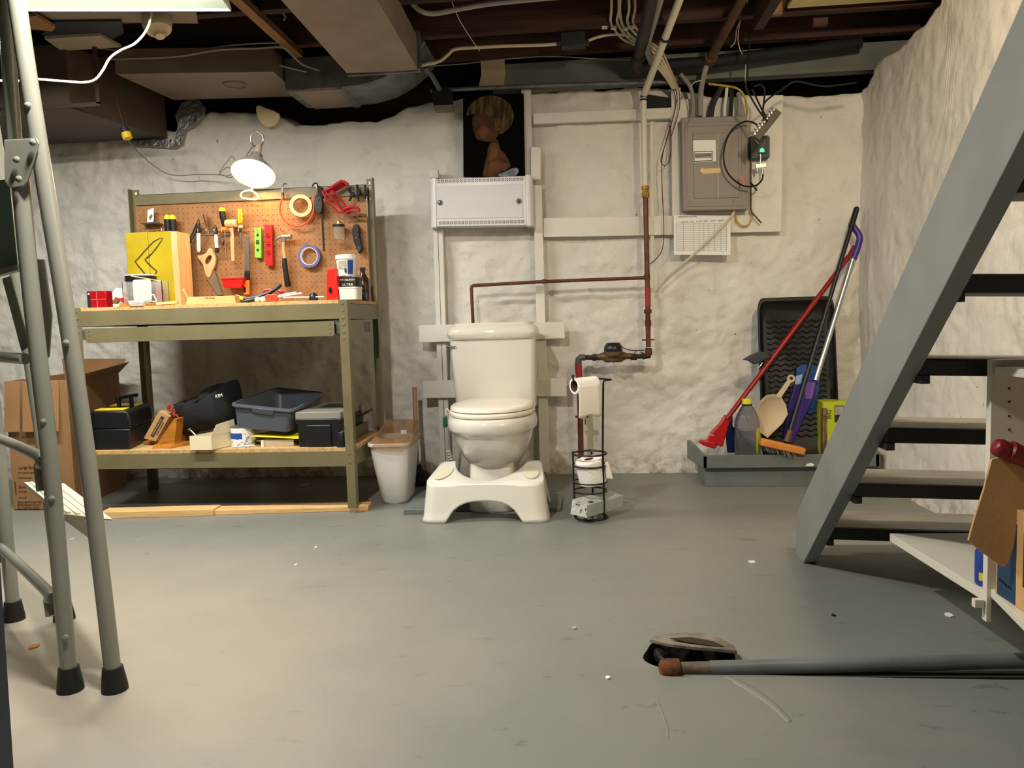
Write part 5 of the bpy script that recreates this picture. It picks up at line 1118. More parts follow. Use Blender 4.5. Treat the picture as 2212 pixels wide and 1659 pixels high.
# ---------------------------------------------------------------- waste bin with bag, plunger
bx, by, zt = 1.352, .285, .278
wb = thing('waste_bin', 'white plastic waste bin beside the workbench', 'waste bin', (bx, by, 0))
mb = MB(); rg = []; bo_ = lambda z: bx - .008 * z / zt
for z, w, d in ((0, .106, .23), (.010, .116, .245), (.15, .152, .285), (zt - .02, .176, .315), (zt, .178, .318), (zt + .005, .188, .328), (zt + .001, .192, .333), (zt - .010, .190, .331), (zt - .004, .184, .325), (zt - .002, .172, .312), (.15, .146, .278), (.02, .108, .236)): rg.append(rrect(bo_(z), by, w, d, .040, z, .03, 6))
mb.loft(rg); part('bin_shell', mb, M_plasgrey, wb, smooth=50)
bg = thing('bin_bag', 'crinkled brown translucent carrier bag lining the white waste bin', 'bag', (bx, by, zt))
mb = MB(); rings = []; base = rrect(bx, by, .180, .320, .045, 0, .03, 10); cc = V(bx, by, 0)
for z, s_, amp in ((zt - .10, .80, .004), (zt - .02, .90, .006), (zt + .010, .88, .010), (zt + .026, .86, .018), (zt + .018, .98, .010), (zt + .009, 1.06, .003), (zt - .02, 1.08, .005), (zt - .05, 1.075, .007)):
    r_ = []
    for k, q in enumerate(base):
        d = q - cc; nz = noise.noise(V(d.x * 24, d.y * 24, z * 30)); back = max(0, d.y / .16); rt = max(0, d.x / .09 + .25); lf = max(0, -d.x / .09)
        zz = z + amp * 1.6 * nz + (.055 * back * (1 if z > zt + .012 else .3) if z > zt else 0)
        if s_ > 1.07: zz = lerp(zt - .006, zz, (.15 + .85 * math.exp(-((d.x - .015) / .05) ** 2)) * (1 if d.y < 0 else .35))
        r_.append(cc + V(d.x * s_ * (1 + 2.0 * amp * nz), d.y * s_ * (1 + 2.0 * amp * nz), zz))
    rings.append(r_)
mb.loft(rings, False, False)
mbag = mat('brown_film', '#c39a6e', .2, trans=.5, ior=1.1, alpha=.55, col2='#a57546', vs=24, bump=.6, bs=60); bf = part('bag_film', mb, mbag, bg, smooth=180); md = bf.modifiers.new('sub', 'SUBSURF'); md.levels = md.render_levels = 1
mb = MB(); q = at(872, 933, y=by + .05); mb.obox(q, (.026, .004, .017), (.2, 0, .1)); part('paper_scrap', mb, M_white, bg)
pl = thing('plunger', 'plunger with a wooden handle behind the waste bin', 'plunger', at(905, 1045, z=0)); y = .55
mb = MB(); a, b_ = at(895.5, 836, y=.66), at(901, 1015, y=.60); mb.cyl(b_, a, .0115, 14); part('handle', mb, mat('broomstick_wood', '#a98761', .55, col2='#987650', vs=5, stretch=(10, 10, 1)), pl)
c = V(b_.x + .004, .60, 0); zc = at(901, 1012, y=.60).z; mb = MB(); mb.lathe([(.066, .0), (.070, .012), (.066, .04), (.045, .066), (.026, .074), (.018, .10), (.018, zc + .01)], c, seg=24); part('rubber_cup', mb, M_rubber, pl)
# ---------------------------------------------------------------- toilet paper stand
c = at(1277, 1118, z=0); ts = thing('paper_stand', 'black wire toilet paper stand beside the footstool', 'paper stand', (c.x, c.y, 0)); r = .066
M_wire = mat('black_wire', '#0f0f10', .35)
mb = MB(); mb.torus(V(c.x, c.y, .005), r, .0042, (0, 0, 1), 32, 8)
for k in (-.028, 0, .028): mb.cyl(V(c.x + k, c.y - (r * r - k * k) ** .5, .006), V(c.x + k, c.y + (r * r - k * k) ** .5, .006), .003, 8)
part('base_ring', mb, M_wire, ts)
for a_, h in ((PI * 1.04, .275), (PI * .45, .26)):
    mb = MB(); p = V(c.x + math.cos(a_) * r, c.y + math.sin(a_) * r, 0); mb.cyl(p + V(0, 0, .005), p + V(-.003, 0, h), .0038, 10); part('upright', mb, M_wire, ts)
a_ = -.62; pm = V(c.x + math.cos(a_) * r * .98, c.y + math.sin(a_) * r, .004); tp_ = at(1303, 822, y=pm.y)
k1, k2, k3 = at(1320, 820, y=pm.y + .03), at(1298, 818, y=pm.y + .02), at(1238, 824, y=pm.y - .062)
mb = MB(); mb.tube([pm, V(pm.x - .001, pm.y, .3), V(tp_.x, pm.y, tp_.z - .012), V(tp_.x + .003, pm.y + .002, tp_.z), k1], .0042, 10); mb.tube([k1, k2, k3, k3 + V(0, -.001, .018)], .0038, 10); mb.sphere(k3 + V(0, -.001, .022), .006, 8); part('mast', mb, M_wire, ts)
for h, rr_ in ((.265, r + .002), (.218, r + .003), (.150, r + .002), (.112, r + .001)):
    mb = MB(); mb.torus(V(c.x - .001, c.y, h), rr_, .0034 if h < .26 else .0042, (0, 0, 1), 32, 8); part('hoop', mb, M_wire, ts)
M_paper = mat('tissue_paper', '#efede8', .85, bump=.35, bs=160)
tr_ = thing('toilet_roll', 'toilet roll hanging on the arm of the wire stand with a loose sheet', 'toilet roll', V(k3.x, k3.y, .6))
axd = (k2 - k3).normalized(); dn = V(0, 0, -1); rc, ro = .0225, .0315; o = k3 + axd * .004 + V(0, 0, -rc + .004); Lr = .104
mb = MB(); mb.lathe([(rc + .001, 0), (ro, 0), (ro, Lr), (rc + .001, Lr), (rc + .001, 0)], o, axd, 32, False, False); part('paper', mb, M_paper, tr_)
mb = MB(); mb.lathe([(rc, .0), (rc + .001, .0), (rc + .001, Lr), (rc, Lr), (rc, 0)], o, axd, 32, False, False); part('core', mb, mat('brown_core', '#6f4a30', .8), tr_)
mb = MB(); sd = V(0, 0, 1).cross(axd).normalized(); sd = sd if sd.y < 0 else -sd; rows = []
for k in range(14):
    t = k / 13; row = []
    for j in range(9):
        u = j / 8; p = o + axd * (-.004 + Lr * .98 * u) + sd * (ro + .001 + .004 * math.sin(3 * t + u)) + dn * (.125 * t * (1 + .06 * math.sin(u * 9) * (t == 1)) - .004) + axd * (.012 * t * (u - .1))
        row.append(p)
    rows.append(row)
mb.loft(rows, False, False, closed=False); b_ = part('loose_sheet', mb, mat('tissue_sheet', '#e9e4da', .85), tr_); md = b_.modifiers.new('s', 'SOLIDIFY'); md.thickness = .0006
t2 = thing('toilet_roll', 'full toilet roll standing tilted inside the hoops of the wire stand', 'toilet roll', (c.x, c.y, .15)); aa = V(-.16, -.10, 1).normalized(); o = V(c.x + .012, c.y, .142)
mb = MB(); mb.lathe([(.02, 0), (.050, 0), (.056, .006), (.057, .05), (.0575, .096), (.052, .104), (.02, .104), (.02, 0)], o, aa, 36, False, False); part('paper', mb, M_paper, t2)
mb = MB(); mb.lathe([(.0185, .001), (.02, .001), (.02, .103), (.0185, .103), (.0185, .001)], o, aa, 24, False, False); part('core', mb, MATS['brown_core'], t2)
mb = MB(); g = o + V(.055, -.012, .06); mb.hexa([g + V(-.004, -.02, -.035), g + V(.026, -.01, -.04), g + V(.026, .0, -.04), g + V(-.004, 0, -.035), g + V(-.008, -.02, .03), g + V(.006, -.01, .03), g + V(.006, 0, .03), g + V(-.008, 0, .03)]); part('loose_flap', mb, M_paper, t2, bevel=.003)
# grey wooden block thrust through the stand
s = thing('wood_block', 'pale grey painted wooden block with chipped end, resting in the wire stand', 'block', (c.x, c.y, .03)); P0, P1 = at(1234, 1085, y=c.y - .10), at(1262, 1100, y=c.y - .115)
A = [at(1232, 1110, y=c.y - .10), at(1268, 1119, y=c.y - .115), at(1268, 1091, y=c.y - .115), at(1237, 1078, y=c.y - .10)]; dd = V(.150, .165, -.0)
mb = MB(); mb.prism(A, dd); part('block_body', mb, mat('pale_grey_paint', '#a6adab', .5, col2='#969d9b', vs=8), s, bevel=.003)
mb = MB(); cA = sum(A, V(0, 0, 0)) / 4; nn = (A[1] - A[0]).cross(A[3] - A[0]).normalized(); nn = nn if nn.y < 0 else -nn
mb.prism([cA + (q - cA) * .99 + nn * .0012 for q in A], -nn * .001); part('chipped_end', mb, mat('chipped_paint', '#c9d0cc', .6, col2='#7a4a35', vs=26, vlo=.50, vhi=.54, bump=.4, bs=60), s)
mb = MB(); top = A[3].lerp(A[2], .72) + dd * .18; mb.lathe([(.013, .0), (.013, .0008)], top + V(0, 0, .0006), (0, 0, 1), 20); part('drill_hole', mb, mat('hole_brown', '#54372a', .9), s)
# ---------------------------------------------------------------- battens and boards on the back wall
WY = .735
def bat(lab, px, y=WY, t=.02, m=None, name='wall_batten', grp='white battens on the back wall', **k):
    mb = MB(); mb.plate(px, y, t); return solo(name, mb, m or M_board, lab, 'batten', grp, bevel=.0015, **k)
bat('white horizontal batten behind the toilet tank lid', [(904, 703), (1219, 695), (1220, 731), (905, 740)], .70, .022)
bat('white horizontal batten behind the lower half of the toilet tank', [(912, 823), (1224, 817), (1224, 856), (914, 860)], .70, .022)
bat('narrow white vertical batten left of the toilet, left strip of the pair', [(935, 494), (945, 494), (962, 1000), (951, 1000)], .723, .03)
bat('narrow white vertical batten left of the toilet, right strip of the pair', [(946, 494), (956, 494), (972, 1000), (963, 1000)], .723, .03)
bat('white vertical batten rising right of the black painting', [(1126, 193), (1146, 192), (1151, 400), (1133, 400)], .735, .03)
bat('white vertical batten right of the radiator cover running down behind the toilet', [(1152, 400), (1170, 400), (1187, 1020), (1166, 1020)], .723, .03)
bat('short white batten lapped beside the painting, rounded at the top', [(1147, 321), (1150, 317), (1166, 318), (1168, 322), (1168, 388), (1147, 388)], .715, .018)
bat('white horizontal batten high between the painting and the breaker panel', [(1152, 245), (1452, 232), (1452, 255), (1152, 267)], .735, .025)
bat('white horizontal batten level with the foot of the breaker panel', [(1174, 471), (1458, 466), (1458, 507), (1174, 512)], .735, .025)
bat('white vertical strip beside the breaker panel', [(1450, 190), (1470, 189), (1470, 470), (1452, 470)], .733, .02)
mb = MB(); mb.plate([(1463, 215), (1692, 205), (1688, 500), (1462, 505)], .735, .02)
bb = solo('backing_board', mb, M_board, 'white backing board behind the grey breaker panel', 'board', bevel=.0015)
bat('stub of white batten poking up at the left of the radiator cover', [(928, 366), (946, 366), (947, 384), (929, 384)], .70, .03)
mb = MB(); mb.plate([(1394, 203), (1452, 212), (1452, 232), (1394, 235)], .752, .01); solo('vent_opening', mb, M_blackm, 'small dark vent opening near the top of the wall beside the white pipe', 'vent')
mb = MB(); a = at(1412, 390, y=.75); mb.plate([(1398, 268), (1404, 268), (1408, 560), (1401, 560)], .745, .02); bat('thin white vertical strip behind the brown and white water pipe', [(1404, 262), (1412, 262), (1414, 700), (1406, 700)], .742, .012)
mb.bm.free()
mb = MB(); c = at(577, 248, y=.752); pts = [(552, 228), (560, 226), (572, 232), (590, 238), (602, 245), (600, 258), (590, 270), (578, 274), (566, 270), (556, 255), (552, 240)]
mb.plate(pts, .735, .03); solo('foam_patch', mb, mat('cream_foam_patch', '#e6d8b0', .8, bump=.4, bs=40), 'cream patch of filler foam bulging from the wall above the lamp', 'foam', bevel=.008, seg=3)
mb = MB(); random.seed(5); F = []
pts = [(378, 300), (384, 270), (378, 250), (392, 222), (410, 214), (430, 216), (442, 232), (436, 252), (418, 268), (398, 282), (392, 310), (375, 320), (340, 318), (300, 314), (275, 306), (290, 302), (340, 304)]
mb.plate(pts, .745, .02); s = solo('foil_tape', mb, mat('crumpled_foil', '#a9a6a2', .28, .85, bump=1.0, bs=45), 'crumpled silver foil tape sealing the corner of the dark duct box to the wall', 'foil tape', smooth=0)
# ---------------------------------------------------------------- radiator cover
rc_ = thing('radiator_cover', 'white metal radiator cover with pierced edges mounted above the toilet', 'radiator cover', at(1040, 490, y=.7)); y = .655
FX = lambda u, v: at(u, v, y=y)
a, b_, c, d = FX(943, 489), FX(1138, 486), FX(1135, 380), FX(941, 387)
M_rad = mat('white_enamel', '#e4e3e6', .28)
mb = MB(); mb.hexa([a, b_, b_ + V(0, .08, 0), a + V(0, .08, 0), d, c, c + V(0, .08, 0), d + V(0, .08, 0)]); part('casing', mb, M_rad, rc_, bevel=.002)
for p0, p1, sg in ((a, d, -1), (b_, c, 1)):
    mb = MB(); prof = [(0, -.004), (.018, -.001), (.028, .008), (.033, .025), (.033, .09), (0, .09)]
    mb.loft([[p + V(sg * dx, dy, 0) for dx, dy in prof] for p in (p0 + V(0, 0, -.004), p1 + V(0, 0, .004))]); part('side_casing', mb, M_rad, rc_, smooth=50)
mb = MB(); q = [FX(945, 473), FX(1130, 470), FX(1128, 398), FX(944, 403)]
mb.prism([k + V(0, -.004, 0) for k in q], (0, .006, 0)); part('front_panel', mb, mat('white_enamel_panel', '#dbdadd', .35), rc_, bevel=.0012)
for u, v_ in ((951, 438), (1121, 435)):
    mb = MB(); o = FX(u, v_) + V(0, -.0045, 0); mb.lathe([(.0135, 0), (.0135, .004), (.009, .004), (.009, .002), (.007, .002), (.006, .008), (.001, .009)], o, (0, -1, 0), 20); part('lock_knob', mb, M_chrome, rc_)
def lattice(v0l, v0r, h, ua, ub, n):
    mb = MB()
    for k in range(n):
        t = (k + .5) / n; u = lerp(ua, ub, t); v_ = lerp(v0l, v0r, t); o = FX(u, v_) + V(0, -.0008, 0)
        w = abs(FX(ub, 0 + v_).x - FX(ua, v_).x) / n / 2
        for da in (0, 1, 2, 3):
            ang = PI / 4 + da * PI / 2; cx, cz = math.cos(ang) * w * .62, math.sin(ang) * w * .62
            L_ = w * .52; tx, tz = math.cos(ang), math.sin(ang); nx, nz = -tz * w * .26, tx * w * .26
            mb.face([mb.bm.verts.new(o + V(cx + tx * L_, 0, cz + tz * L_)), mb.bm.verts.new(o + V(cx + nx, 0, cz + nz)), mb.bm.verts.new(o + V(cx - tx * L_, 0, cz - tz * L_)), mb.bm.verts.new(o + V(cx - nx, 0, cz - nz))])
        for dx, dz in ((w, 0), (0, w * .98), (0, -w * .98)):
            r = w * .20; mb.face([mb.bm.verts.new(o + V(dx + p, 0, dz + q)) for p, q in ((r, 0), (0, r), (-r, 0), (0, -r))])
    o = part('pierced_band', mb, mat('lattice_dark', '#3b3a3c', .8), rc_, smooth=0); o['kind'] = 'stuff'
lattice(392, 386.5, 14, 944, 1131, 23); lattice(482, 478.5, 14, 947, 1133, 23)
# ---------------------------------------------------------------- painting: generic child profile on black velvet
pt = thing('painting', 'black velvet painting of a big-headed child in profile standing on the radiator cover', 'painting', at(1068, 382, y=.72)); y = .70
mb = MB(); mb.plate([(1000, 205), (1131, 202), (1134, 381), (1001, 382)], y, .014); part('canvas', mb, mat('black_velvet', '#050505', .95, spec=.1), pt)
def paint(pts, m, k, nm):
    P = catmull(PX(pts + [pts[0]], y - .0006 * k), 5)[:-1]; mb = MB(); mb.face([mb.bm.verts.new(p) for p in P]); bmesh.ops.triangulate(mb.bm, faces=mb.bm.faces[:]); return part(nm, mb, m, pt, smooth=0)
M_skin = mat('painted_skin', '#563619', .9, col2='#38200f', vs=14); M_skinl = mat('painted_skin_light', '#6c4522', .9, col2='#4a2d14', vs=12); M_hair = mat('painted_hair', '#64502b', .9, col2='#2a1b0a', vs=7, vlo=.4, vhi=.62, stretch=(7, 1, 1.2))
M_dk = mat('painted_shade', '#38220f', .9)
paint([(1021, 253), (1020, 266), (1023, 274), (1021, 281), (1025, 287), (1026, 294), (1031, 301), (1042, 304), (1056, 306), (1068, 302), (1078, 290), (1090, 270), (1086, 246), (1060, 236), (1034, 238)], M_skin, 1, 'painted_face')
paint([(1032, 284), (1034, 275), (1044, 270), (1054, 276), (1055, 290), (1046, 298), (1036, 296)], M_skinl, 2, 'painted_cheek')
paint([(1007, 250), (1010, 236), (1020, 222), (1036, 211), (1058, 206), (1080, 210), (1098, 222), (1108, 240), (1109, 258), (1102, 274), (1092, 284), (1081, 289), (1077, 276), (1066, 258), (1060, 254), (1048, 246), (1034, 244), (1020, 247)], M_hair, 3, 'painted_hair')
paint([(1068, 266), (1070, 258), (1078, 257), (1083, 265), (1081, 275), (1074, 284), (1070, 280)], M_skinl, 4, 'painted_ear')
paint([(1030, 272), (1031, 267), (1036, 270), (1037, 276), (1032, 277)], M_dk, 4, 'painted_eye')
paint([(1062, 304), (1072, 300), (1078, 312), (1083, 325), (1094, 338), (1101, 350), (1102, 360), (1092, 368), (1082, 372), (1076, 381), (1046, 381), (1044, 370), (1050, 352), (1054, 340), (1053, 326), (1057, 312)], M_skin, 1, 'painted_body')
paint([(1064, 310), (1070, 308), (1076, 320), (1074, 334), (1062, 346), (1056, 346), (1060, 332), (1060, 318)], M_skinl, 2, 'painted_arm')
paint([(1058, 352), (1072, 347), (1086, 352), (1098, 352), (1096, 364), (1080, 370), (1070, 381), (1056, 381), (1056, 364)], M_skinl, 3, 'painted_leg')
paint([(1076, 377), (1090, 371), (1106, 364), (1116, 363), (1120, 369), (1116, 377), (1106, 381), (1080, 381)], mat('painted_cloth', '#a9b1bb', .9, col2='#6a7480', vs=16), 4, 'painted_cloth')
# ---------------------------------------------------------------- water pipes and meter
PYY = .66
wp = thing('supply_pipe', 'white plastic water pipe dropping from the ceiling into brown copper on the back wall', 'pipe', at(1396, 420, y=PYY))
top = at(1390, 208, y=PYY); mb = MB(); far = at(1475, -20, z=2.10)
pA, pB = at(1443, 70, y=.30), at(1436, 82, y=.31)
mb.tube([far, at(1391, 205, y=PYY)], .0165, 16); mb.tube([at(1390, 212, y=PYY), at(1393.5, 402, y=PYY)], .0150, 16); part('white_pipe', mb, mat('cream_pvc', '#d8d0bc', .4), wp)
dv = (at(1391, 205, y=PYY) - far); tt = lambda v_: far + dv * v_
mb = MB()
for q in (.40,): mb.cyl(tt(q), tt(q + .022), .0185, 16)
mb.cyl(at(1390, 214, y=PYY), at(1390, 218, y=PYY), .0165, 16); mb.sphere(at(1390.5, 208, y=PYY), .0168, 10); part('black_clip', mb, M_black, wp)
mb = MB(); a, b_ = at(1394, 402, y=PYY), at(1394.5, 428, y=PYY); L_ = (b_ - a).length; mb.lathe([(.019, 0), (.019, L_ * .3), (.016, L_ * .35), (.016, L_ * .5), (.019, L_ * .55), (.019, L_ * .8), (.0165, L_)], a, b_ - a, 8); part('brass_coupling', mb, M_brass, wp)
mb = MB(); e = at(1401, 772, y=PYY); mb.tube([b_, at(1398, 600, y=PYY), at(1400.5, 750, y=PYY)], .0125, 14)
for v_, r in ((592, .0155), (668, .019), (692, .016), (755, .017)): q = at(1397.5 + (v_ - 592) * .022, v_, y=PYY); mb.cyl(q, q + V(0, 0, -.028 if v_ != 668 else -.02), r, 12)
q = at(1400, 734, y=PYY); mb.obox(q, (.058, .018, .008)); part('copper_riser', mb, M_copper, wp)
mb = MB(); q, q2 = at(1399, 622, y=PYY), at(1399.5, 662, y=PYY); mb.cyl(q, q2, .0145, 14); part('red_tag', mb, mat('red_tag', '#9c2a30', .5), wp)
mb = MB(); q = at(1396, 600, y=PYY); el = at(1018, 617, y=PYY); dn = at(1022, 700, y=PYY)
mb.tube([q, at(1180, 608, y=PYY), el + V(.012, 0, 0), el + V(.003, 0, -.003), el + V(0, 0, -.012), dn], .0085, 12)
for t_ in (at(1175, 608.5, y=PYY),): mb.obox(t_, (.018, .02, .024))
part('branch_pipe', mb, M_copper, wp, smooth=60)
wm = thing('water_meter', 'bronze water meter with black cap between the two risers', 'water meter', at(1325, 788, y=PYY)); mc = at(1325, 768, y=PYY)
mb = MB(); mb.lathe([(.040, -.026), (.046, -.022), (.046, -.016), (.038, -.012), (.048, .002), (.048, .018), (.040, .024)], mc, seg=28); z_ = at(1300, 774, y=PYY)
mb.lathe([(.012, -.10), (.014, -.07), (.024, -.045), (.03, -.03), (.03, .03), (.024, .045), (.014, .07), (.012, .10)], mc + V(0, 0, -.004), (1, 0, 0), 16)
for k in range(6): a_ = k * PI / 3 + .3; mb.cyl(mc + V(math.cos(a_) * .043, math.sin(a_) * .043, -.032), mc + V(math.cos(a_) * .043, math.sin(a_) * .043, -.012), .006, 8)
part('meter_body', mb, M_bronze, wm)
mb = MB(); mb.lathe([(.046, .02), (.047, .03), (.044, .045), (.034, .062), (.030, .064)], mc, seg=10); part('cap', mb, M_black, wm)
mb = MB(); l0, l1 = at(1262, 772, y=PYY), at(1300, 773, y=PYY); r0, r1 = at(1352, 771, y=PYY), at(1402, 769, y=PYY)
mb.cyl(l0, l1, .012, 14); mb.cyl(at(1280, 772, y=PYY), at(1288, 772, y=PYY), .018, 8); part('pipe_run', mb, M_iron, wm); mb = MB(); mb.cyl(r0, r1, .012, 14); mb.cyl(at(1362, 771, y=PYY), at(1376, 771, y=PYY), .016, 10); part('pipe_run', mb, M_iron, wm); mb = MB(); mb.tube([at(1388, 770, y=PYY), at(1400, 769, y=PYY), at(1401, 752, y=PYY)], .0165, 12); part('pipe_run', mb, M_iron, wm)
mb = MB(); mb.wire(PX([(1343, 748), (1352, 754), (1370, 757), (1392, 756)], PYY - .03), .0025, 6); mb.wire(PX([(1375, 757), (1370, 765), (1378, 772), (1388, 770), (1384, 760), (1392, 764)], PYY - .03), .002, 6); part('signal_wire', mb, M_wireb, wm)
s = thing('stub_riser', 'brown riser pipe with grey elbow and dark red tag left of the water meter', 'pipe', at(1256, 990, y=PYY))
mb = MB(); mb.tube([at(1264, 772, y=PYY), at(1254, 772, y=PYY), at(1250, 776, y=PYY), at(1249, 788, y=PYY)], .0165, 14); part('elbow', mb, mat('grey_iron', '#5c5a56', .5, .4), s)
mb = MB(); mb.tube([at(1249, 788, y=PYY), at(1252, 815, y=PYY), at(1255, 985, y=PYY)], .0145, 14); q = at(1257, 900, y=PYY); mb.obox(q, (.066, .022, .010)); mb.cyl(at(1264, 904, y=PYY - .01), at(1265, 917, y=PYY - .01), .003, 8); mb.tube([at(1255, 985, y=PYY), V(at(1256, 1000, y=PYY).x, PYY, .01)], .016, 12); part('riser', mb, M_copper, s)
mb = MB(); mb.cyl(at(1249, 787, y=PYY - .001), at(1251, 818, y=PYY - .001), .0175, 14); part('red_tag', mb, MATS['red_tag'], s)
# ---------------------------------------------------------------- breaker panel and its wiring
EY = .66
bp = thing('breaker_panel', 'grey-brown metal breaker panel on the white backing board', 'breaker panel', at(1540, 460, y=.7)); M_pan = mat('taupe_enamel', '#7d7369', .42)
a, b_, c, d = at(1476, 455, y=EY), at(1617, 452, y=EY), at(1614, 250, y=EY), at(1472, 254, y=EY)
mb = MB(); mb.hexa([a, b_, b_ + V(0, .07, 0), a + V(0, .07, 0), d, c, c + V(0, .07, 0), d + V(0, .07, 0)]); part('casing', mb, M_pan, bp, bevel=.002)
mb = MB(); o = [at(1482, 447, y=EY), at(1611, 444, y=EY), at(1608, 262, y=EY), at(1479, 266, y=EY)]; i_ = [at(1486, 440, y=EY), at(1603, 437, y=EY), at(1601, 270, y=EY), at(1484, 274, y=EY)]
mb.frame([p + V(0, -.003, 0) for p in o], [p + V(0, -.003, 0) for p in i_], (0, .004, 0)); part('trim_frame', mb, M_pan, bp, bevel=.001)
mb = MB(); q = [at(1499, 429, y=EY), at(1597, 427, y=EY), at(1594, 286, y=EY), at(1496, 289, y=EY)]; mb.prism([p + V(0, -.004, 0) for p in q], (0, .006, 0)); dr = part('door', mb, mat('taupe_door', '#7a7066', .42), bp, bevel=.0015)
mb = MB(); p0, p1 = at(1551, 287, y=EY - .0045), at(1552, 428, y=EY - .0045); mb.beam(p0, p1, .0022, .0012, (0, 1, 0)); part('door_seam', mb, mat('seam_light', '#b5aca0', .4), dr)
mb = MB(); mb.beam(at(1587, 429, y=EY - .006), at(1585, 438, y=EY - .006), .006, .006, (0, 1, 0)); part('latch', mb, M_pan, dr)
mb = MB(); mb.plate([(1497, 303), (1546, 302), (1547, 348), (1498, 351)], EY - .0052, .001); lb = part('paper_label', mb, M_white, dr, smooth=0)
mb = MB(); mb.frame(PX([(1498.5, 327), (1539, 326), (1539, 347), (1499, 350)], EY - .0056), PX([(1500, 328.5), (1537.5, 327.5), (1537.5, 345.5), (1500.5, 348)], EY - .0056), (0, .0004, 0)); part('label_border', mb, M_ink, dr, smooth=0)
text('lettering', 'AIRE-CENTER', .0125, at(1519, 336, y=EY - .0056), (1, 0, .03), (0, 0, 1), M_ink, dr)
mb = MB(); mb.plate([(1501, 331), (1537, 330), (1537, 341), (1501, 342)], EY - .0054, .0002); part('label_block', mb, mat('block_grey', '#8f8c88', .7), dr, smooth=0)
mb = MB(); mb.plate([(1513, 365), (1556, 362), (1557, 373), (1519, 376), (1512, 372)], EY - .0056, .0012); mb.prism(PX([(1511, 370), (1516, 362), (1524, 365), (1519, 376)], EY - .012), (0, .006, 0)); part('masking_tape', mb, M_tape, dr, smooth=0)
# cables leaving the top of the panel
for k, (pts, r, m, lab) in enumerate((
    ([(1497, 256), (1497, 215), (1490, 185), (1470, 160)], .010, M_wireg, 'grey conduit leaving the left of the breaker panel top'),
    ([(1512, 254), (1512, 210), (1514, 180), (1520, 155)], .012, M_iron, 'thick dark cable rising from the breaker panel beside the left conduit'),
    ([(1535, 254), (1540, 225), (1552, 200), (1560, 186)], .014, M_charcoal, 'thick black cable bending right behind the breaker panel top'),
    ([(1565, 252), (1566, 225), (1569, 205), (1570, 190)], .008, M_plasw, 'short white cable at the middle of the breaker panel top'),
    ([(1578, 252), (1580, 215), (1580, 190)], .010, M_charcoal, 'black cable right of the white one on the breaker panel top'),
    ([(1597, 251), (1598, 225), (1595, 200)], .011, M_wireg, 'grey cable near the right end of the breaker panel top'),
    ([(1612, 251), (1613, 230), (1606, 205), (1590, 190), (1555, 184), (1530, 181)], .0055, M_wirey, 'yellow cable arching left over the breaker panel'))):
    mb = MB(); mb.wire(PX(pts, EY + .03 - .004 * k), r, 8); solo('cable', mb, m, lab, 'cable', 'cables at the breaker panel')
mb = MB(); mb.wire(PX([(1588, 455), (1592, 478), (1605, 488), (1618, 484), (1624, 470), (1624, 455)], .715), .004, 8); solo('cable', mb, M_wirey, 'yellow cable looping below the breaker panel', 'cable', 'cables at the breaker panel')
mb = MB(); mb.wire([at(1586, 453, y=.69), at(1582, 465, y=.69), at(1560, 490, y=.68), at(1500, 548, y=.70), at(1450, 592, y=.73), at(1420, 625, y=.74)], .0065, 8); solo('cable', mb, M_wirew, 'grey-white cable slanting across the paper form down to the left', 'cable', 'cables at the breaker panel')
mb = MB(); mb.wire(PX([(1622, 330), (1622, 430), (1623, 455), (1634, 470), (1645, 482)], .70), .004, 8); solo('cable', mb, mat('brown_cable', '#5f4a26', .5), 'brown cable down the right side of the breaker panel', 'cable', 'cables at the breaker panel')
# paper form
pf = thing('paper_form', 'printed inspection form with a table taped below the breaker panel', 'paper', at(1518, 550, y=.73)); y = .70
q = [at(1456, 550, y=y), at(1578, 551, y=y), at(1578, 466, y=y + .02), at(1455, 464, y=y + .02)]
mb = MB(); mb.prism(q, (0, .001, 0)); part('sheet', mb, M_white, pf, smooth=0)
def onf(u, v): return q[3].lerp(q[2], u).lerp(q[0].lerp(q[1], u), v) + V(0, -.0008, 0)
mi = mat('form_ink', '#6d6a68', .8)
for k in range(16):
    v_ = .20 + .70 * k / 15; mb = MB(); a, b_ = onf(.05, v_), onf(.93, v_); h = V(0, 0, .0006); mb.face([mb.bm.verts.new(p) for p in (a - h, b_ - h, b_ + h, a + h)]); part('table_rule', mb, mi, pf, smooth=0)
for u in (.05, .17, .35, .45, .53, .62, .72, .83, .93):
    mb = MB(); a, b_ = onf(u, .20), onf(u, .90); h = V(.0006, 0, 0); mb.face([mb.bm.verts.new(p) for p in (a - h, a + h, b_ + h, b_ - h)]); part('table_rule', mb, mi, pf, smooth=0)
text('lettering', 'CIRCUIT   NO.   DATE   TEST   LOAD   NOTE', .0105, onf(.5, .155), (1, 0, 0), (0, 0, 1), mi, pf)
text('lettering', 'INSPECTION RECORD', .0095, onf(.07, .06), (1, 0, 0), (0, 0, 1), mi, pf, 'LEFT')
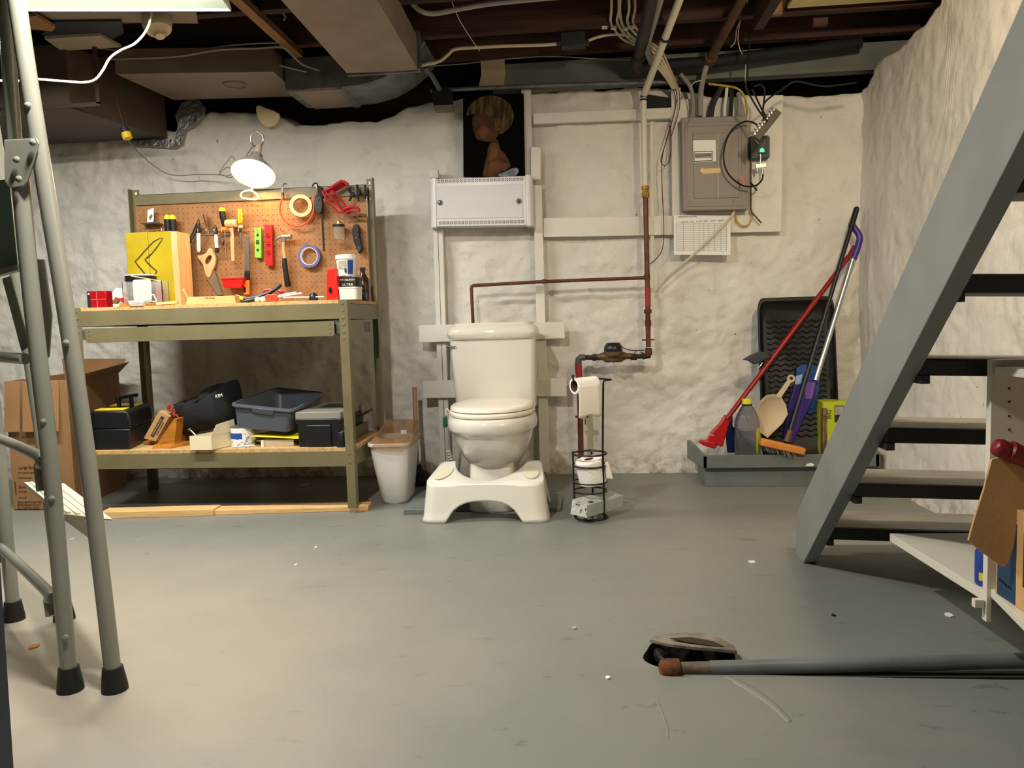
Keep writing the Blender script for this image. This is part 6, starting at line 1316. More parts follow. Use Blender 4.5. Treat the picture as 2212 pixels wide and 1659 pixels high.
# weatherproof box
gb = thing('outlet_box', 'dark green outlet box with a lit green indicator beside the breaker panel', 'outlet box', at(1640, 342, y=.72)); y = .69
mb = MB(); mb.plate([(1620, 294), (1660, 292), (1663, 296), (1663, 338), (1660, 342), (1622, 344)], y, .045); part('box_body', mb, mat('dark_green_metal', '#36433d', .5), gb, bevel=.004)
mb = MB(); mb.plate([(1636, 298), (1656, 296), (1657, 331), (1637, 332)], y - .004, .006); part('receptacle', mb, M_black, gb, bevel=.002)
mb = MB(); mb.frame(PX([(1642, 300), (1653, 300), (1653, 312), (1642, 312)], y - .006), PX([(1643.5, 301.5), (1651.5, 301.5), (1651.5, 310.5), (1643.5, 310.5)], y - .006), (0, .002, 0)); part('socket_slots', mb, mat('dark_grey_mark', '#55585a', .5), gb, smooth=0)
mb = MB(); mb.plate([(1641.5, 328), (1642, 323), (1646, 319), (1649, 321), (1651, 325), (1651, 328)], y - .006, .002); part('indicator', mb, mat('green_led', '#35c070', .4, emit='#28e070', es=3.5), gb, smooth=0)
# coax splitter hanging in front of the wall
cs = thing('coax_splitter', 'long coaxial splitter block with a row of silver connectors hanging by black cables', 'splitter', at(1655, 280, y=.36)); y = .40
p0, p1 = at(1633, 300, y=y), at(1681, 240, y=y); du = (p1 - p0).normalized(); nn = V(-du.z, 0, du.x)
mb = MB(); mb.beam(p0, p1, .034, .022, (0, 1, 0)); part('block', mb, mat('splitter_metal', '#4a4038', .5, .3), cs, bevel=.002)
for k in range(9):
    c = p0.lerp(p1, (k + .6) / 9.3) + nn * .012 + V(0, -.010, 0); mb = MB(); mb.cyl(c, c + nn * .022, .0042, 8); mb.cyl(c + nn * .003, c + nn * .010, .0058, 6); part('connector', mb, M_steel, cs)
mb = MB(); c = p0 - du * .004; mb.cyl(c, c + V(.016, 0, -.018), .004, 8); part('end_connector', mb, M_steel, cs)
for k, (pts, lab) in enumerate((([(1658, 262), (1640, 240), (1625, 215), (1612, 190), (1614, 160), (1618, 110), (1620, 66)], 'left'), ([(1651, 266), (1648, 245), (1650, 220), (1652, 195), (1644, 183), (1630, 186)], 'middle'), ([(1648, 250), (1648, 236), (1655, 218), (1690, 192), (1720, 176), (1780, 186), (1850, 178)], 'right'), ([(1656, 255), (1645, 235), (1633, 210), (1625, 192)], 'inner'))):
    mb = MB(); mb.wire(PX(pts, .41 + .02 * k if k else .375), .0042, 8); part('cable', mb, M_wireb, cs)
sp = thing('coax_tee', 'small silver coaxial tee hanging below the green outlet box', 'splitter', at(1642, 360, y=.62)); y = .655
mb = MB(); mb.plate([(1632, 354), (1655, 352), (1656, 361), (1633, 363)], y, .012); part('tee_body', mb, M_steel, sp, bevel=.001)
for a, b_ in (((1643, 333), (1643, 354)), ((1636, 362), (1636, 370)), ((1648, 362), (1648, 378))): mb = MB(); mb.cyl(at(*a, y=y + .006), at(*b_, y=y + .006), .0045, 8); part('connector', mb, M_steel, sp)
mb = MB(); mb.wire(PX([(1648, 376), (1646, 388), (1634, 400), (1615, 403), (1595, 396), (1573, 375), (1563, 345), (1567, 310), (1582, 280), (1605, 264), (1622, 263), (1636, 270)], .60), .0042, 8); mb.wire(PX([(1620, 393), (1628, 402), (1635, 412)], .62), .004, 8); part('cable', mb, M_wireb, sp)
mb = MB(); mb.plate([(1599, 378), (1603, 395), (1612, 396), (1606, 392), (1604, 380)], .596, .003); part('red_flag', mb, M_red, sp)
# thin red wires dangling beside the white strip
for k, pts in enumerate(([(1448, 175), (1456, 200), (1460, 225), (1452, 262), (1442, 295), (1430, 335), (1428, 350), (1436, 358), (1446, 345), (1450, 310), (1446, 270)], [(1458, 185), (1462, 215), (1454, 255), (1440, 300), (1430, 345), (1430, 400), (1434, 500), (1428, 545), (1405, 570)], [(1466, 185), (1468, 230), (1458, 270), (1448, 300)])):
    mb = MB(); mb.wire(PX(pts, .71 - .006 * k), .0021, 5); solo('thin_wire', mb, M_wirer, ('dark red wire looped back on itself beside the breaker panel', 'dark red wire running down to the brown water pipe', 'short dark red wire nearest the breaker panel')[k], 'wire', 'dark red wires')
# ---------------------------------------------------------------- platform and cleaning things in the right corner
pf = thing('floor_platform', 'low grey painted wooden platform in the right corner', 'platform', at(1640, 1052, z=0)); b0, b1 = at(1523, 1052, z=0), at(1745, 1050, z=0); y0 = b0.y
zt = at(1523, 1010, y=y0).z
mb = MB(); mb.box(b0.x, XR - .06, y0, .70, 0, zt); part('base_box', mb, M_slate, pf, bevel=.002)
f0, f1 = at(1519, 1009, y=y0 - .03), at(1515, 983, y=y0 - .03); l0 = at(1486, 952, y=.66)
zr0, zr1 = zt + .002, at(1600, 984, y=y0 - .03).z
mb = MB(); mb.box(f0.x, XR - .05, y0 - .03, y0 - .012, zr0, zr1); part('front_board', mb, M_slate, pf, bevel=.002)
mb = MB(); mb.hexa([V(f0.x, y0 - .03, zr0), V(f0.x + .018, y0 - .03, zr0), V(l0.x + .018, .70, zr0), V(l0.x, .70, zr0), V(f0.x, y0 - .03, zr1), V(f0.x + .018, y0 - .03, zr1), V(l0.x + .018, .70, zr1 + .035), V(l0.x, .70, zr1 + .035)]); part('side_board', mb, M_slate, pf, bevel=.002)
mb = MB(); mb.box(XR - .07, XR - .052, y0 - .03, .68, zr0, zr1 + .01); part('side_board', mb, M_slate, pf, bevel=.002)
mb = MB(); mb.box(f0.x + .01, XR - .06, y0 - .015, .70, zr0, zr0 + .010); part('deck', mb, M_slate, pf)
mb = MB(); mb.plate([(1740, 1007), (1744, 1002), (1752, 1000), (1759, 1003), (1757, 1007)], y0 - .0315, .0015); solo('paint_chip', mb, M_white, 'white paint chip on the front board of the grey platform', 'paint chip')
PZ = zr0 + .011
# boot tray standing on edge
bt = thing('boot_tray', 'black plastic boot tray with wavy ribs standing on end against the wall', 'boot tray', (at(1720, 990, y=.6).x, .6, PZ))
yb, yt_ = .56, .68; A = [at(1645, 985, y=yb), at(1815, 985, y=yb), at(1800, 640, y=yt_), at(1634, 645, y=yt_)]
A[0].z = A[1].z = PZ
sc2 = lambda Q, k: [sum(Q, V(0, 0, 0)) / 4 + (p - sum(Q, V(0, 0, 0)) / 4) * k for p in Q]
nrm = (A[1] - A[0]).cross(A[3] - A[0]).normalized(); nrm = nrm if nrm.y < 0 else -nrm
mb = MB(); f = lambda k, h: [p + nrm * h for p in quadround(sc2(A, k), .09)]
mb.loft([f(.86, -.018), f(.97, .0), f(1, .012), f(.99, .016), f(.955, .016), f(.93, .004), f(.84, -.012)], True, True); part('tray', mb, mat('tray_black', '#0a0a0b', .5), bt)
mb = MB(); I = sc2(A, .84)
for k in range(22):
    t = .08 + .88 * k / 22; row = []
    for j in range(33):
        u = .06 + .88 * j / 32; p = I[0].lerp(I[1], u).lerp(I[3].lerp(I[2], u), t + .008 * math.sin(u * 2 * PI * 7)) - nrm * .010; row.append(p)
    mb.tube(row, .0035, 5)
o = part('wavy_rib', mb, mat('tray_rib', '#12110f', .5), bt); o['kind'] = 'stuff'
def pole(mb, pts, r, seg=12): mb.tube(pts, r, seg)
# red spray mop
rm = thing('spray_mop', 'red spray mop leaning diagonally across the black boot tray', 'mop', at(1550, 975, y=.50))
h0, h1 = at(1570, 905, y=.505), at(1838, 548, y=.66)
mb = MB(); mb.tube([h0, h1], .012, 14); mb.tube([h1, at(1846, 533, y=.665)], .013, 14); part('pole', mb, mat('mop_red', '#8e1418', .3), rm)
mb = MB(); mb.loft([[p + V(0, k, 0) for p, k in zip(PX(q, .505), (0, 0, .04, .04))] for q in ([(1526, 955), (1562, 966), (1562, 966), (1526, 955)], [(1536, 936), (1568, 942), (1568, 942), (1536, 936)], [(1556, 915), (1574, 921), (1574, 921), (1556, 915)], [(1568, 896), (1580, 904), (1580, 904), (1568, 896)])]); part('neck', mb, mat('mop_red_bright', '#b01a1c', .3), rm, bevel=.006, seg=3)
text('lettering', 'O-Cedar' if 0 else 'Cedar', .010, at(1537, 939, y=.5045) + V(0, -.002, 0), (1, 0, -.2), (.2, 0, 1), M_inkw, rm)
mb = MB(); mb.loft([PX([(1511, 950), (1545, 955), (1548, 964), (1544, 970), (1518, 962), (1508, 954)], .46), PX([(1513, 948), (1547, 953), (1550, 962), (1546, 968), (1520, 960), (1510, 952)], .53)]); part('battery_cover', mb, MATS['mop_red_bright'], rm, bevel=.006, seg=3)
mb = MB(); p = [at(1520, 962, y=.45), at(1590, 980, y=.47)]; p[0].z = PZ + .03; p[1].z = PZ + .012
mb.hexa([p[0] + V(0, 0, -.018), p[1] + V(0, 0, -.010), p[1] + V(.02, .10, -.01), p[0] + V(.02, .10, -.018), p[0], p[1], p[1] + V(.02, .10, 0), p[0] + V(.02, .10, 0)]); part('mop_pad', mb, M_charcoal, rm, bevel=.004)
# grey handle that sticks out of the mop
mb = MB(); mb.plate([(1605, 777), (1625, 766), (1640, 760), (1655, 761), (1667, 772), (1655, 775), (1640, 785), (1628, 787), (1618, 780)], .535, .03); o = part('squeeze_trigger', mb, mat('trigger_grey', '#3c3f43', .4), rm, bevel=.005)
mb = MB(); mb.wire(PX([(1636, 797), (1643, 790), (1647, 783)], .54), .0025, 6); part('spring_wire', mb, M_steel, rm)
# purple and silver wet mop
pm_ = thing('wet_mop', 'purple wet mop with silver pole and hooked purple handle in the corner', 'mop', at(1720, 960, y=.52))
mb = MB(); a, b_ = at(1762, 822, y=.56), at(1843, 556, y=.64); mb.cyl(a, b_, .0125, 16); part('silver_pole', mb, mat('silver_pole', '#b9b9ba', .3, .8), pm_)
mb = MB(); mb.tube(catmull([at(1843, 560, y=.64), at(1852, 535, y=.645), at(1857, 515, y=.65), at(1852, 502, y=.655), at(1843, 490, y=.66), at(1839, 480, y=.66)], 6), .0155, 14); part('handle', mb, M_purple, pm_)
mb = MB(); mb.loft([PX(q, .55) + [p + V(0, .05, 0) for p in PX(q, .55)[::-1]] for q in ([(1699, 955), (1712, 960)], [(1715, 900), (1737, 905)], [(1735, 840), (1764, 848)], [(1742, 818), (1764, 824)])]); part('mop_head', mb, M_purple, pm_, bevel=.006, seg=3)
mb = MB(); mb.plate([(1737, 826), (1762, 826), (1754, 862), (1740, 862)], .546, .004); part('tank_cap', mb, mat('light_purple', '#7b58b0', .3), pm_, bevel=.003)
mb = MB(); mb.loft([[p + V(0, k, 0) for p, k in zip(PX(q, .575), (0, 0, .03, .03))] for q in ([(1690, 945), (1712, 955), (1712, 955), (1690, 945)], [(1703, 880), (1725, 885), (1725, 885), (1703, 880)], [(1718, 830), (1735, 835), (1735, 835), (1718, 830)])]); part('side_shell', mb, mat('dark_purple', '#2f2166', .4), pm_, bevel=.006)
# floor cleaner bottle hung on the mop
cb = thing('cleaner_pouch', 'blue cleaner pack standing behind the purple mop', 'pack', at(1750, 900, y=.6)); mb = MB(); mb.plate([(1717, 850), (1722, 795), (1735, 787), (1765, 790), (1774, 800), (1770, 840), (1760, 905), (1715, 900)], .605, .02); part('pack_body', mb, mat('pack_blue', '#33589c', .3, col2='#22407c', vs=12), cb, bevel=.004)
mb = MB(); mb.plate([(1720, 812), (1734, 808), (1730, 828), (1717, 832)], .604, .002); part('pack_label', mb, mat('pack_light', '#9dbfe2', .4), cb)
# black push broom with orange block
br = thing('push_broom', 'broom with black pole and orange bristle block on the grey platform', 'broom', at(1690, 975, y=.45))
mb = MB(); a, b_ = at(1700, 955, y=.46), at(1850, 452, y=.66); mb.cyl(a, b_, .0105, 14); q = a.lerp(b_, .92); mb.cyl(q, b_, .0135, 14); mb.sphere(b_, .0135, 8); part('pole', mb, M_black, br)
mb = MB(); mb.cyl(a, a.lerp(b_, .05), .018, 12, .013); part('socket', mb, mat('socket_brown', '#5d4930', .5, .3), br)
e0, e1 = at(1643, 954, y=.415), at(1737, 975, y=.44); mb = MB(); dx = (e1 - e0).normalized()
mb.obox((e0 + e1) / 2, ((e1 - e0).length, .055, .034), Matrix((dx, V(0, 1, 0), dx.cross(V(0, 1, 0)))).transposed()); part('orange_block', mb, mat('broom_orange', '#d98a3e', .5), br, bevel=.008, seg=3)
mb = MB(); random.seed(3)
for k in range(70):
    t = random.random() * .75; p = e0.lerp(e1, .04 + t) + V(0, random.uniform(-.022, .022), -.014); d = V(-.008 + .01 * random.random(), random.uniform(-.006, .006), -1) * (.02 + .012 * random.random()); d = V(d.x, d.y, max(d.z, PZ - p.z + .001)); mb.tube([p, p + V(.012, 0, d.z)], .0011, 4)
o = part('bristles', mb, mat('bristle_grey', '#8f8a80', .6), br); o['kind'] = 'stuff'
# clear bottle
c = at(1614, 978, y=.50); r = (at(1641, 950, y=.5).x - at(1586, 950, y=.5).x) / 2; hh = at(1612, 862, y=.5).z - PZ; c = V(c.x, .50, PZ)
bo = thing('cleaner_bottle', 'large smoky clear bottle with yellow cap and yellow label on the platform', 'bottle', c)
mb = MB(); pr_ = [(r * .92, 0), (r, .006), (r, hh * .50), (r * .94, hh * .53), (r, hh * .57), (r * .98, hh * .64), (r * .8, hh * .76), (r * .48, hh * .87), (r * .36, hh * .90), (r * .36, hh * .93)]
mb.lathe(pr_, c, seg=28); part('bottle_body', mb, mat('smoky_clear', '#a9a7ad', .08, trans=.95, ior=1.15), bo)
mb = MB(); mb.lathe([(r * .40, hh * .90), (r * .40, hh * .925)], c, seg=20); part('neck_ring', mb, M_black, bo)
mb = MB(); mb.lathe([(r * .38, hh * .925), (r * .36, hh * 1.0), (r * .3, hh * 1.005)], c, seg=20); part('cap', mb, mat('neon_yellow', '#d8dc2c', .4), bo)
mb = MB(); mb.loft([[c + V(math.cos(a_) * (r + .0008), math.sin(a_) * (r + .0008), z) for a_ in [lerp(PI * 1.68, PI * 1.86, k / 8) for k in range(9)]] for z in (hh * .18, hh * .56)], False, False, closed=False); part('label', mb, mat('label_yellow', '#d6da2a', .5, col2='#b8bc22', vs=40), bo)
# dustpans
dp = thing('dustpan', 'beige hand dustpan standing on its edge with handle up', 'dustpan', at(1660, 945, y=.47)); y = .50; o_ = PX([(1633, 886), (1640, 870), (1655, 855), (1672, 851), (1688, 858), (1698, 875), (1702, 895), (1690, 915), (1658, 946), (1640, 932), (1636, 905)], y)
mb = MB(); cen = sum(o_, V(0, 0, 0)) / len(o_); mb.loft([[cen + (p - cen) * .80 + V(0, .022, 0) for p in o_], [p + V(0, .012, 0) for p in o_], o_, [cen + (p - cen) * .94 + V(0, .0, 0) for p in o_], [cen + (p - cen) * .78 + V(0, .016, 0) for p in o_]]); part('pan', mb, mat('beige_plastic', '#c9b796', .45), dp, smooth=60)
mb = MB(); mb.hexa([k for k in PX([(1676, 856), (1686, 862)], y)] + [p + V(0, .010, 0) for p in PX([(1686, 862), (1676, 856)], y)] + PX([(1704, 818), (1712, 822)], y + .01) + [p + V(0, .010, 0) for p in PX([(1712, 822), (1704, 818)], y + .01)]); a = at(1709, 818, y=y + .015); mb.torus(a, .014, .006, (0, 1, 0), 18, 8); part('handle', mb, MATS['beige_plastic'], dp, bevel=.002)
mb = MB(); mb.plate([(1566, 925), (1575, 895), (1583, 888), (1583, 920), (1588, 925), (1590, 978), (1572, 978)], .555, .02); bl = solo('dustpan', mb, mat('navy_plastic', '#12275a', .35), 'navy blue dustpan between the red mop and the clear bottle', 'dustpan', bevel=.005)
mb = MB(); mb.lathe([(.017, 0), (.019, .02), (.019, .10), (.015, .11)], V(at(1736, 970, y=.47).x, .49, PZ + .019), (1, .0, .0), 16); s = solo('teal_roll', mb, mat('teal_plastic', '#0f6f86', .4), 'teal roll lying on the platform behind the orange broom block', 'roll')
# green and yellow carton
gc = thing('litter_carton', 'yellow-green printed carton at the right end of the platform', 'carton', at(1800, 975, y=.5)); y = .50; a, b_ = at(1778, 975, y=y), at(1850, 975, y=y); zt2 = at(1790, 868, y=y).z
mb = MB(); mb.box(a.x, b_.x, y, y + .12, PZ, zt2); part('carton_body', mb, mat('carton_neon', '#b7c229', .45), gc, bevel=.002)
mb = MB(); mb.box(a.x - .001, a.x + .018, y - .001, y + .03, PZ, zt2 - .03); part('brown_panel', mb, mat('brown_panel', '#5b3a24', .5, col2='#8c7a5a', vs=20, stretch=(6, 6, 1)), gc)
mb = MB(); p = at(1803, 882, y=y - .001); mb.box(p.x, p.x + .06, y - .0012, y, at(1800, 912, y=y).z, zt2 - .018); part('dark_panel', mb, mat('dark_panel', '#2b2320', .5), gc)
for k in range(7): mb = MB(); mb.box(p.x + .004 + k * .006, p.x + .004 + k * .006 + .0025, y - .002, y - .0012, at(1800, 896, y=y).z, zt2 - .022); part('barcode_bar', mb, M_inkw, gc)
text('lettering', 'BIG', .028, at(1791, 895, y=y - .001) + V(0, -.0006, 0), (.05, 0, 1), (-1, 0, .05), mat('panel_ink', '#3a3a10', .6), gc)
# ---------------------------------------------------------------- stairs
stz = thing('staircase', 'open grey painted wooden stairs rising along the right wall towards the camera', 'staircase', at(1735, 1222, z=0)); SX = 2.92
dY, dZ = -1.19, 1.065; L1 = V(0, dY, dZ).normalized(); M_str = mat('grey_stringer_paint', '#858784', .5, col2='#7d7f7c', vs=6, bump=.06, bs=90)
lo0 = V(SX, -.682, 0); k_ = (2.05 / L1.z)
up0 = V(SX, -.590, 0); up1 = V(SX, -.609, .150)
hi = V(SX, -.609, .150) + L1 * ((2.05 - .15) / L1.z)
mb = MB(); mb.prism([lo0, lo0 + L1 * k_, hi, up1, up0], (.040, 0, 0)); part('stringer', mb, M_str, stz, bevel=.002)
mb = MB(); ox = XR - .095 - SX; mb.prism([p + V(ox, 0, 0) for p in (lo0, lo0 + L1 * k_, hi, up1, up0)], (.030, 0, 0)); part('stringer', mb, M_str, stz)
M_tread = mat('charcoal_tread', '#2b2e2e', .55, col2='#242727', vs=6); M_treadtop = mat('grey_tread_top', '#77756e', .55, col2='#686660', vs=5, stretch=(1, 6, 1))  # charcoal tread boards; a paler grey sheet covers each top
for k in range(9):
    yr, z = (-.798, -1.034, -1.252, -1.438, -1.587, -1.79, -1.99, -2.19, -2.39)[k], (.148, .336, .521, .700, .875, 1.055, 1.235, 1.415, 1.595)[k]
    mb = MB(); th = .037; sl = .020; x1 = XR - .066
    mb.hexa([V(SX + .04, yr, z - th), V(x1, yr, z - th - sl), V(x1, yr + .225, z - th - sl), V(SX + .04, yr + .225, z - th), V(SX + .04, yr, z), V(x1, yr, z - sl), V(x1, yr + .225, z - sl), V(SX + .04, yr + .225, z)])
    tr_ = part('tread', mb, M_tread, stz, bevel=.003)
    mb = MB(); mb.hexa([V(SX + .042, yr + .008, z), V(x1 - .002, yr + .008, z - sl), V(x1 - .002, yr + .222, z - sl), V(SX + .042, yr + .222, z), V(SX + .042, yr + .008, z + .0012), V(x1 - .002, yr + .008, z - sl + .0012), V(x1 - .002, yr + .222, z - sl + .0012), V(SX + .042, yr + .222, z + .0012)]); part('grey_top', mb, M_treadtop, tr_)
    mb = MB(); mb.box(SX + .038, SX + .058, yr - .003, yr + .16, z - th - .018, z - th); part('cleat', mb, M_tread, tr_)
# ---------------------------------------------------------------- white shelving unit under the stairs
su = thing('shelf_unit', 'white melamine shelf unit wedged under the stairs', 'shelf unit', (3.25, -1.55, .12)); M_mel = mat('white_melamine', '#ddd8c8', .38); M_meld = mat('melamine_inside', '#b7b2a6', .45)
yp = -1.482; x0 = at(2138, 1000, y=yp).x; zt = at(2140, 778, y=yp).z; zb = at(2140, 1344, y=yp).z
mb = MB(); znn = at(2149, 1272, y=yp).z - .018; mb.prism([V(x0, yp, zb), V(x0 + .010, yp, zb), V(x0 + .010, yp, znn), V(3.44, yp, znn), V(3.44, yp, zt), V(x0, yp, zt)], (0, .019, 0)); pn = part('side_panel', mb, M_mel, su, bevel=.0008)
for k, v_ in enumerate((839, 868, 899, 928, 958)):
    mb = MB(); q = at(2180, v_, y=yp - .0004); mb.lathe([(.0026, 0), (.0026, .0006)], q, (0, -1, 0), 10); part('pin_hole', mb, M_ink, pn)
ze = at(2130, 1303, y=yp).z; zs = ze + .022
fe = at(1922, 1152, z=zs); ye = fe.y
mb = MB(); mb.hexa([V(x0, yp + .019, ze), V(3.44, yp + .019, ze), V(3.44, ye, ze), V(fe.x, ye, ze), V(x0, yp + .019, zs), V(3.44, yp + .019, zs), V(3.44, ye, zs), V(fe.x, ye, zs)]); part('bottom_shelf', mb, M_mel, su, bevel=.0008)
mb = MB(); mb.box(x0 - .022, x0 - .003, yp + .004, yp + .019, zb + .03, ze + .005); part('foot_block', mb, M_mel, su)
zn = at(2149, 1272, y=yp).z; n1 = at(2212, 1334, z=zn); dn = (n1 - at(2149, 1272, y=yp))
mb = MB(); a, b_ = V(x0 + .008, yp, zn), V(x0 + .008 + dn.x * 2, yp + dn.y * 2, zn); mb.hexa([a + V(0, 0, -.018), b_ + V(0, 0, -.018), V(3.44, b_.y, zn - .018), V(3.44, yp, zn - .018), a, b_, V(3.44, b_.y, zn), V(3.44, yp, zn)]); part('near_shelf', mb, M_mel, su, bevel=.0008)
zu = at(2147, 791, y=yp).z; zl = at(2147, 808, y=yp).z; mb = MB(); mb.box(x0 + .006, 3.44, yp - .46, yp, zl, zu); part('top_board', mb, M_mel, su, bevel=.0008)
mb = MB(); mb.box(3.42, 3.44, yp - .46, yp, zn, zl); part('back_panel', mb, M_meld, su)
# can on the far shelf
c = at(2131, 1260, y=yp + .055); r = .030; c = V(at(2138, 1262, y=yp + .056).x, yp + .056, zs); hh = at(2130, 1195, y=yp + .05).z - zs
cn = thing('spray_can', 'blue and white spray can on the bottom shelf behind the white panel', 'can', c)
mb = MB(); mb.lathe([(r * .95, 0), (r, .004), (r, hh), (r * .7, hh + .015)], c, seg=28); part('can_body', mb, M_blue, cn)
mb = MB(); mb.loft([[c + V(math.cos(a_) * (r + .0007), math.sin(a_) * (r + .0007), z) for a_ in [lerp(PI * 1.30, PI * 1.9, k / 10) for k in range(11)]] for z in (.012, hh - .005)], False, False, closed=False); part('white_label', mb, M_white, cn)
mb = MB(); mb.loft([[c + V(math.cos(a_) * (r + .0012), math.sin(a_) * (r + .0012), z) for a_ in [lerp(PI * 1.12, PI * 1.7, k / 10) for k in range(11)]] for z in (.014, .032)], False, False, closed=False); part('yellow_label', mb, M_yellow, cn)
# carton with blue label in the near bay
y = yp - .03; cb = thing('tile_carton', 'cardboard carton with a blue label in the near bay of the shelf unit', 'carton', (3.2, y, zn)); a = at(2151, 1265, y=y); e = at(2300, 1330, y=y - .1)
mb = MB(); dd = V(.02, -.26, 0); mb.box(a.x, a.x + .26, y - .30, y, zn + .001, zn + .20); part('carton_body', mb, M_cardl, cb, bevel=.002)
ax_ = a.x - .0008; mb = MB(); mb.box(ax_, ax_ + .0006, y - .075, y - .006, zn + .003, zn + .17); part('blue_label', mb, mat('label_dark_blue', '#1f3f5e', .45, col2='#2a557a', vs=6), cb)
text('lettering', 'flooring tile', .010, V(ax_ - .0006, y - .038, zn + .035), (0, -1, -.1), (0, 0, 1), M_ink, cb)
mb = MB(); mb.box(ax_, ax_ + .0006, y - .29, y - .10, zn + .05, zn + .16); part('dark_print', mb, mat('carton_dark_print', '#3a2716', .6), cb)
# cardboard sheet hanging out of the shelf, red wrap behind it
P0 = V(at(2150, 990, y=-1.56).x, -1.56, 0); ysh = -1.585
pts = [(2143, 992), (2168, 985), (2230, 1010), (2260, 1030), (2240, 1140), (2203, 1137), (2196, 1150), (2190, 1180), (2178, 1216), (2172, 1224), (2164, 1224), (2120, 1192), (2092, 1168), (2105, 1120), (2126, 1055), (2132, 1030)]
mb = MB(); mb.plate(pts, ysh, .006); s = solo('cardboard_sheet', mb, mat('tan_board', '#c49f6c', .65, col2='#bb9562', vs=5, bump=.05, bs=120), 'torn tan cardboard sheet hanging from the edge of the shelf unit', 'cardboard', bevel=.001)
rw = thing('red_roll', 'dark red padded roll wedged above the tan cardboard sheet', 'roll', at(2180, 990, y=-1.62)); a, b_ = at(2147, 963, y=-1.60), at(2270, 1008, y=-1.60); L_ = (b_ - a).length
mb = MB(); mb.lathe([(.010, 0), (.016, .003), (.019, .012), (.0175, .024), (.0165, .028), (.022, .031), (.022, .040), (.020, .05), (.020, L_)], a, b_ - a, 20); part('padded_grip', mb, mat('dark_red_vinyl', '#75141a', .38), rw, smooth=60)
# ---------------------------------------------------------------- folded step ladder, left foreground
ld = thing('step_ladder', 'grey folding step ladder with black rubber feet standing at the left edge', 'ladder', (.9, -1.45, 0)); M_lad = mat('grey_ladder_enamel', '#8a8b80', .28, col2='#828378', vs=5); LY = -1.6; OFF = V(-.455, .405, 0); R_ = .0178
t2 = [at(u, v_, y=LY) for u, v_ in ((245, 1462), (219, 1240), (190, 1000), (160, 790), (131, 600), (104, 440), (82, 300), (57, 140), (36, 0))]
t1 = [at(u, v_, y=LY - .004) for u, v_ in ((150, 1462), (129, 1230), (108, 990), (85, 790), (64, 600), (47, 420), (40, 330))]
e = (t2[-1] - t2[-2]).normalized(); t2.append(t2[-1] + e * .25)
for t_ in (t1, t2):
    t_[0] = t_[0] + (t_[0] - t_[1]).normalized() * 0
for dv, nm in ((V(0, 0, 0), 'near'), (OFF, 'far')):
    for t_ in (t2, t1):
        if nm == 'far' and t_ is t2: dv = OFF + V(.045, 0, 0)
        elif nm == 'far': dv = OFF
        mb = MB(); mb.tube(catmull([p + dv for p in t_], 4), R_, 18); part('rail', mb, M_lad, ld)
        p, d = t_[0] + dv, (t_[0] - t_[2]).normalized(); b_ = V(p.x + d.x * p.z / max(.2, -d.z), p.y, 0)
        k = .042; top = p + (t_[2] - t_[0]).normalized() * .012
        mb = MB(); a = V(b_.x, b_.y, 0); mb.loft([[a + V(math.cos(q) * .0285, math.sin(q) * .0285, 0) for q in [2 * PI * j / 20 for j in range(20)]], [a + V(math.cos(q) * .0275, math.sin(q) * .0275, .012) for q in [2 * PI * j / 20 for j in range(20)]], [top + V(math.cos(q) * .0215, math.sin(q) * .0215, .012) for q in [2 * PI * j / 20 for j in range(20)]]]); part('rubber_foot', mb, M_rubber, ld)
        for fr in (.18, .40, .60): q = t_[0].lerp(t_[-2], fr) if 0 else None
def rivet(u, v_, y=LY, r=.0075): mb = MB(); q = at(u, v_, y=y - R_); mb.lathe([(r, 0), (r * .9, .003), (r * .4, .0055), (.0005, .006)], q, (0, -1, 0), 14); part('rivet', mb, M_lad, ld)
for u, v_ in ((143, 741), (94, 911), (112, 1077), (60, 228), (142, 1377), (71, 308), (36, 345), (41, 387)): rivet(u, v_, LY - (.012 if v_ in (308, 345, 387) else 0))
# hinge plate wrapped round the tubes
mb = MB(); mb.plate([(8, 302), (78, 298), (84, 310), (60, 392), (52, 402), (20, 406), (10, 392)], LY - R_ - .006, .004); mb.loft([PX(q, LY - R_ - .004) + [p + V(0, .05, 0) for p in PX(q, LY - R_ - .004)[::-1]] for q in ([(8, 302), (13, 302)], [(17, 404), (22, 405)])]); part('hinge_plate', mb, M_lad, ld, bevel=.0015)
# upper hand rail of the left section
mb = MB(); mb.tube([at(38, 400, y=LY + .03), at(24, 200, y=LY + .03), at(10, -20, y=LY + .03), at(0, -150, y=LY + .03)], .0150, 14); part('hand_rail', mb, M_lad, ld)
# folded platform, teal underside
mb = MB(); mb.hexa([at(-60, 610, y=LY + .1), at(40, 582, y=LY + .06), at(36, 588, y=LY + .30), at(-60, 612, y=LY + .34), at(-60, 395, y=LY + .1), at(20, 385, y=LY + .06), at(20, 392, y=LY + .3), at(-60, 400, y=LY + .34)]); part('platform', mb, mat('teal_underside', '#6f8a7c', .5), ld, bevel=.003)
mb = MB(); mb.beam(at(-60, 606, y=LY + .05), at(44, 578, y=LY + .05), .02, .012); part('platform_lip', mb, M_lad, ld)
# spreader bars
mb = MB(); mb.beam(at(2, 595, y=LY + .04), at(60, 760, y=LY + .03), .005, .028, (1, 0, 0)) if 0 else mb.plate([(4, 602), (22, 596), (64, 748), (46, 760)], LY + .03, .004); part('spreader', mb, M_lad, ld, bevel=.001)
mb = MB(); mb.plate([(80, 560), (96, 560), (112, 680), (106, 770), (98, 780), (92, 700)], LY + .05, .004); part('spreader', mb, M_lad, ld, bevel=.001)
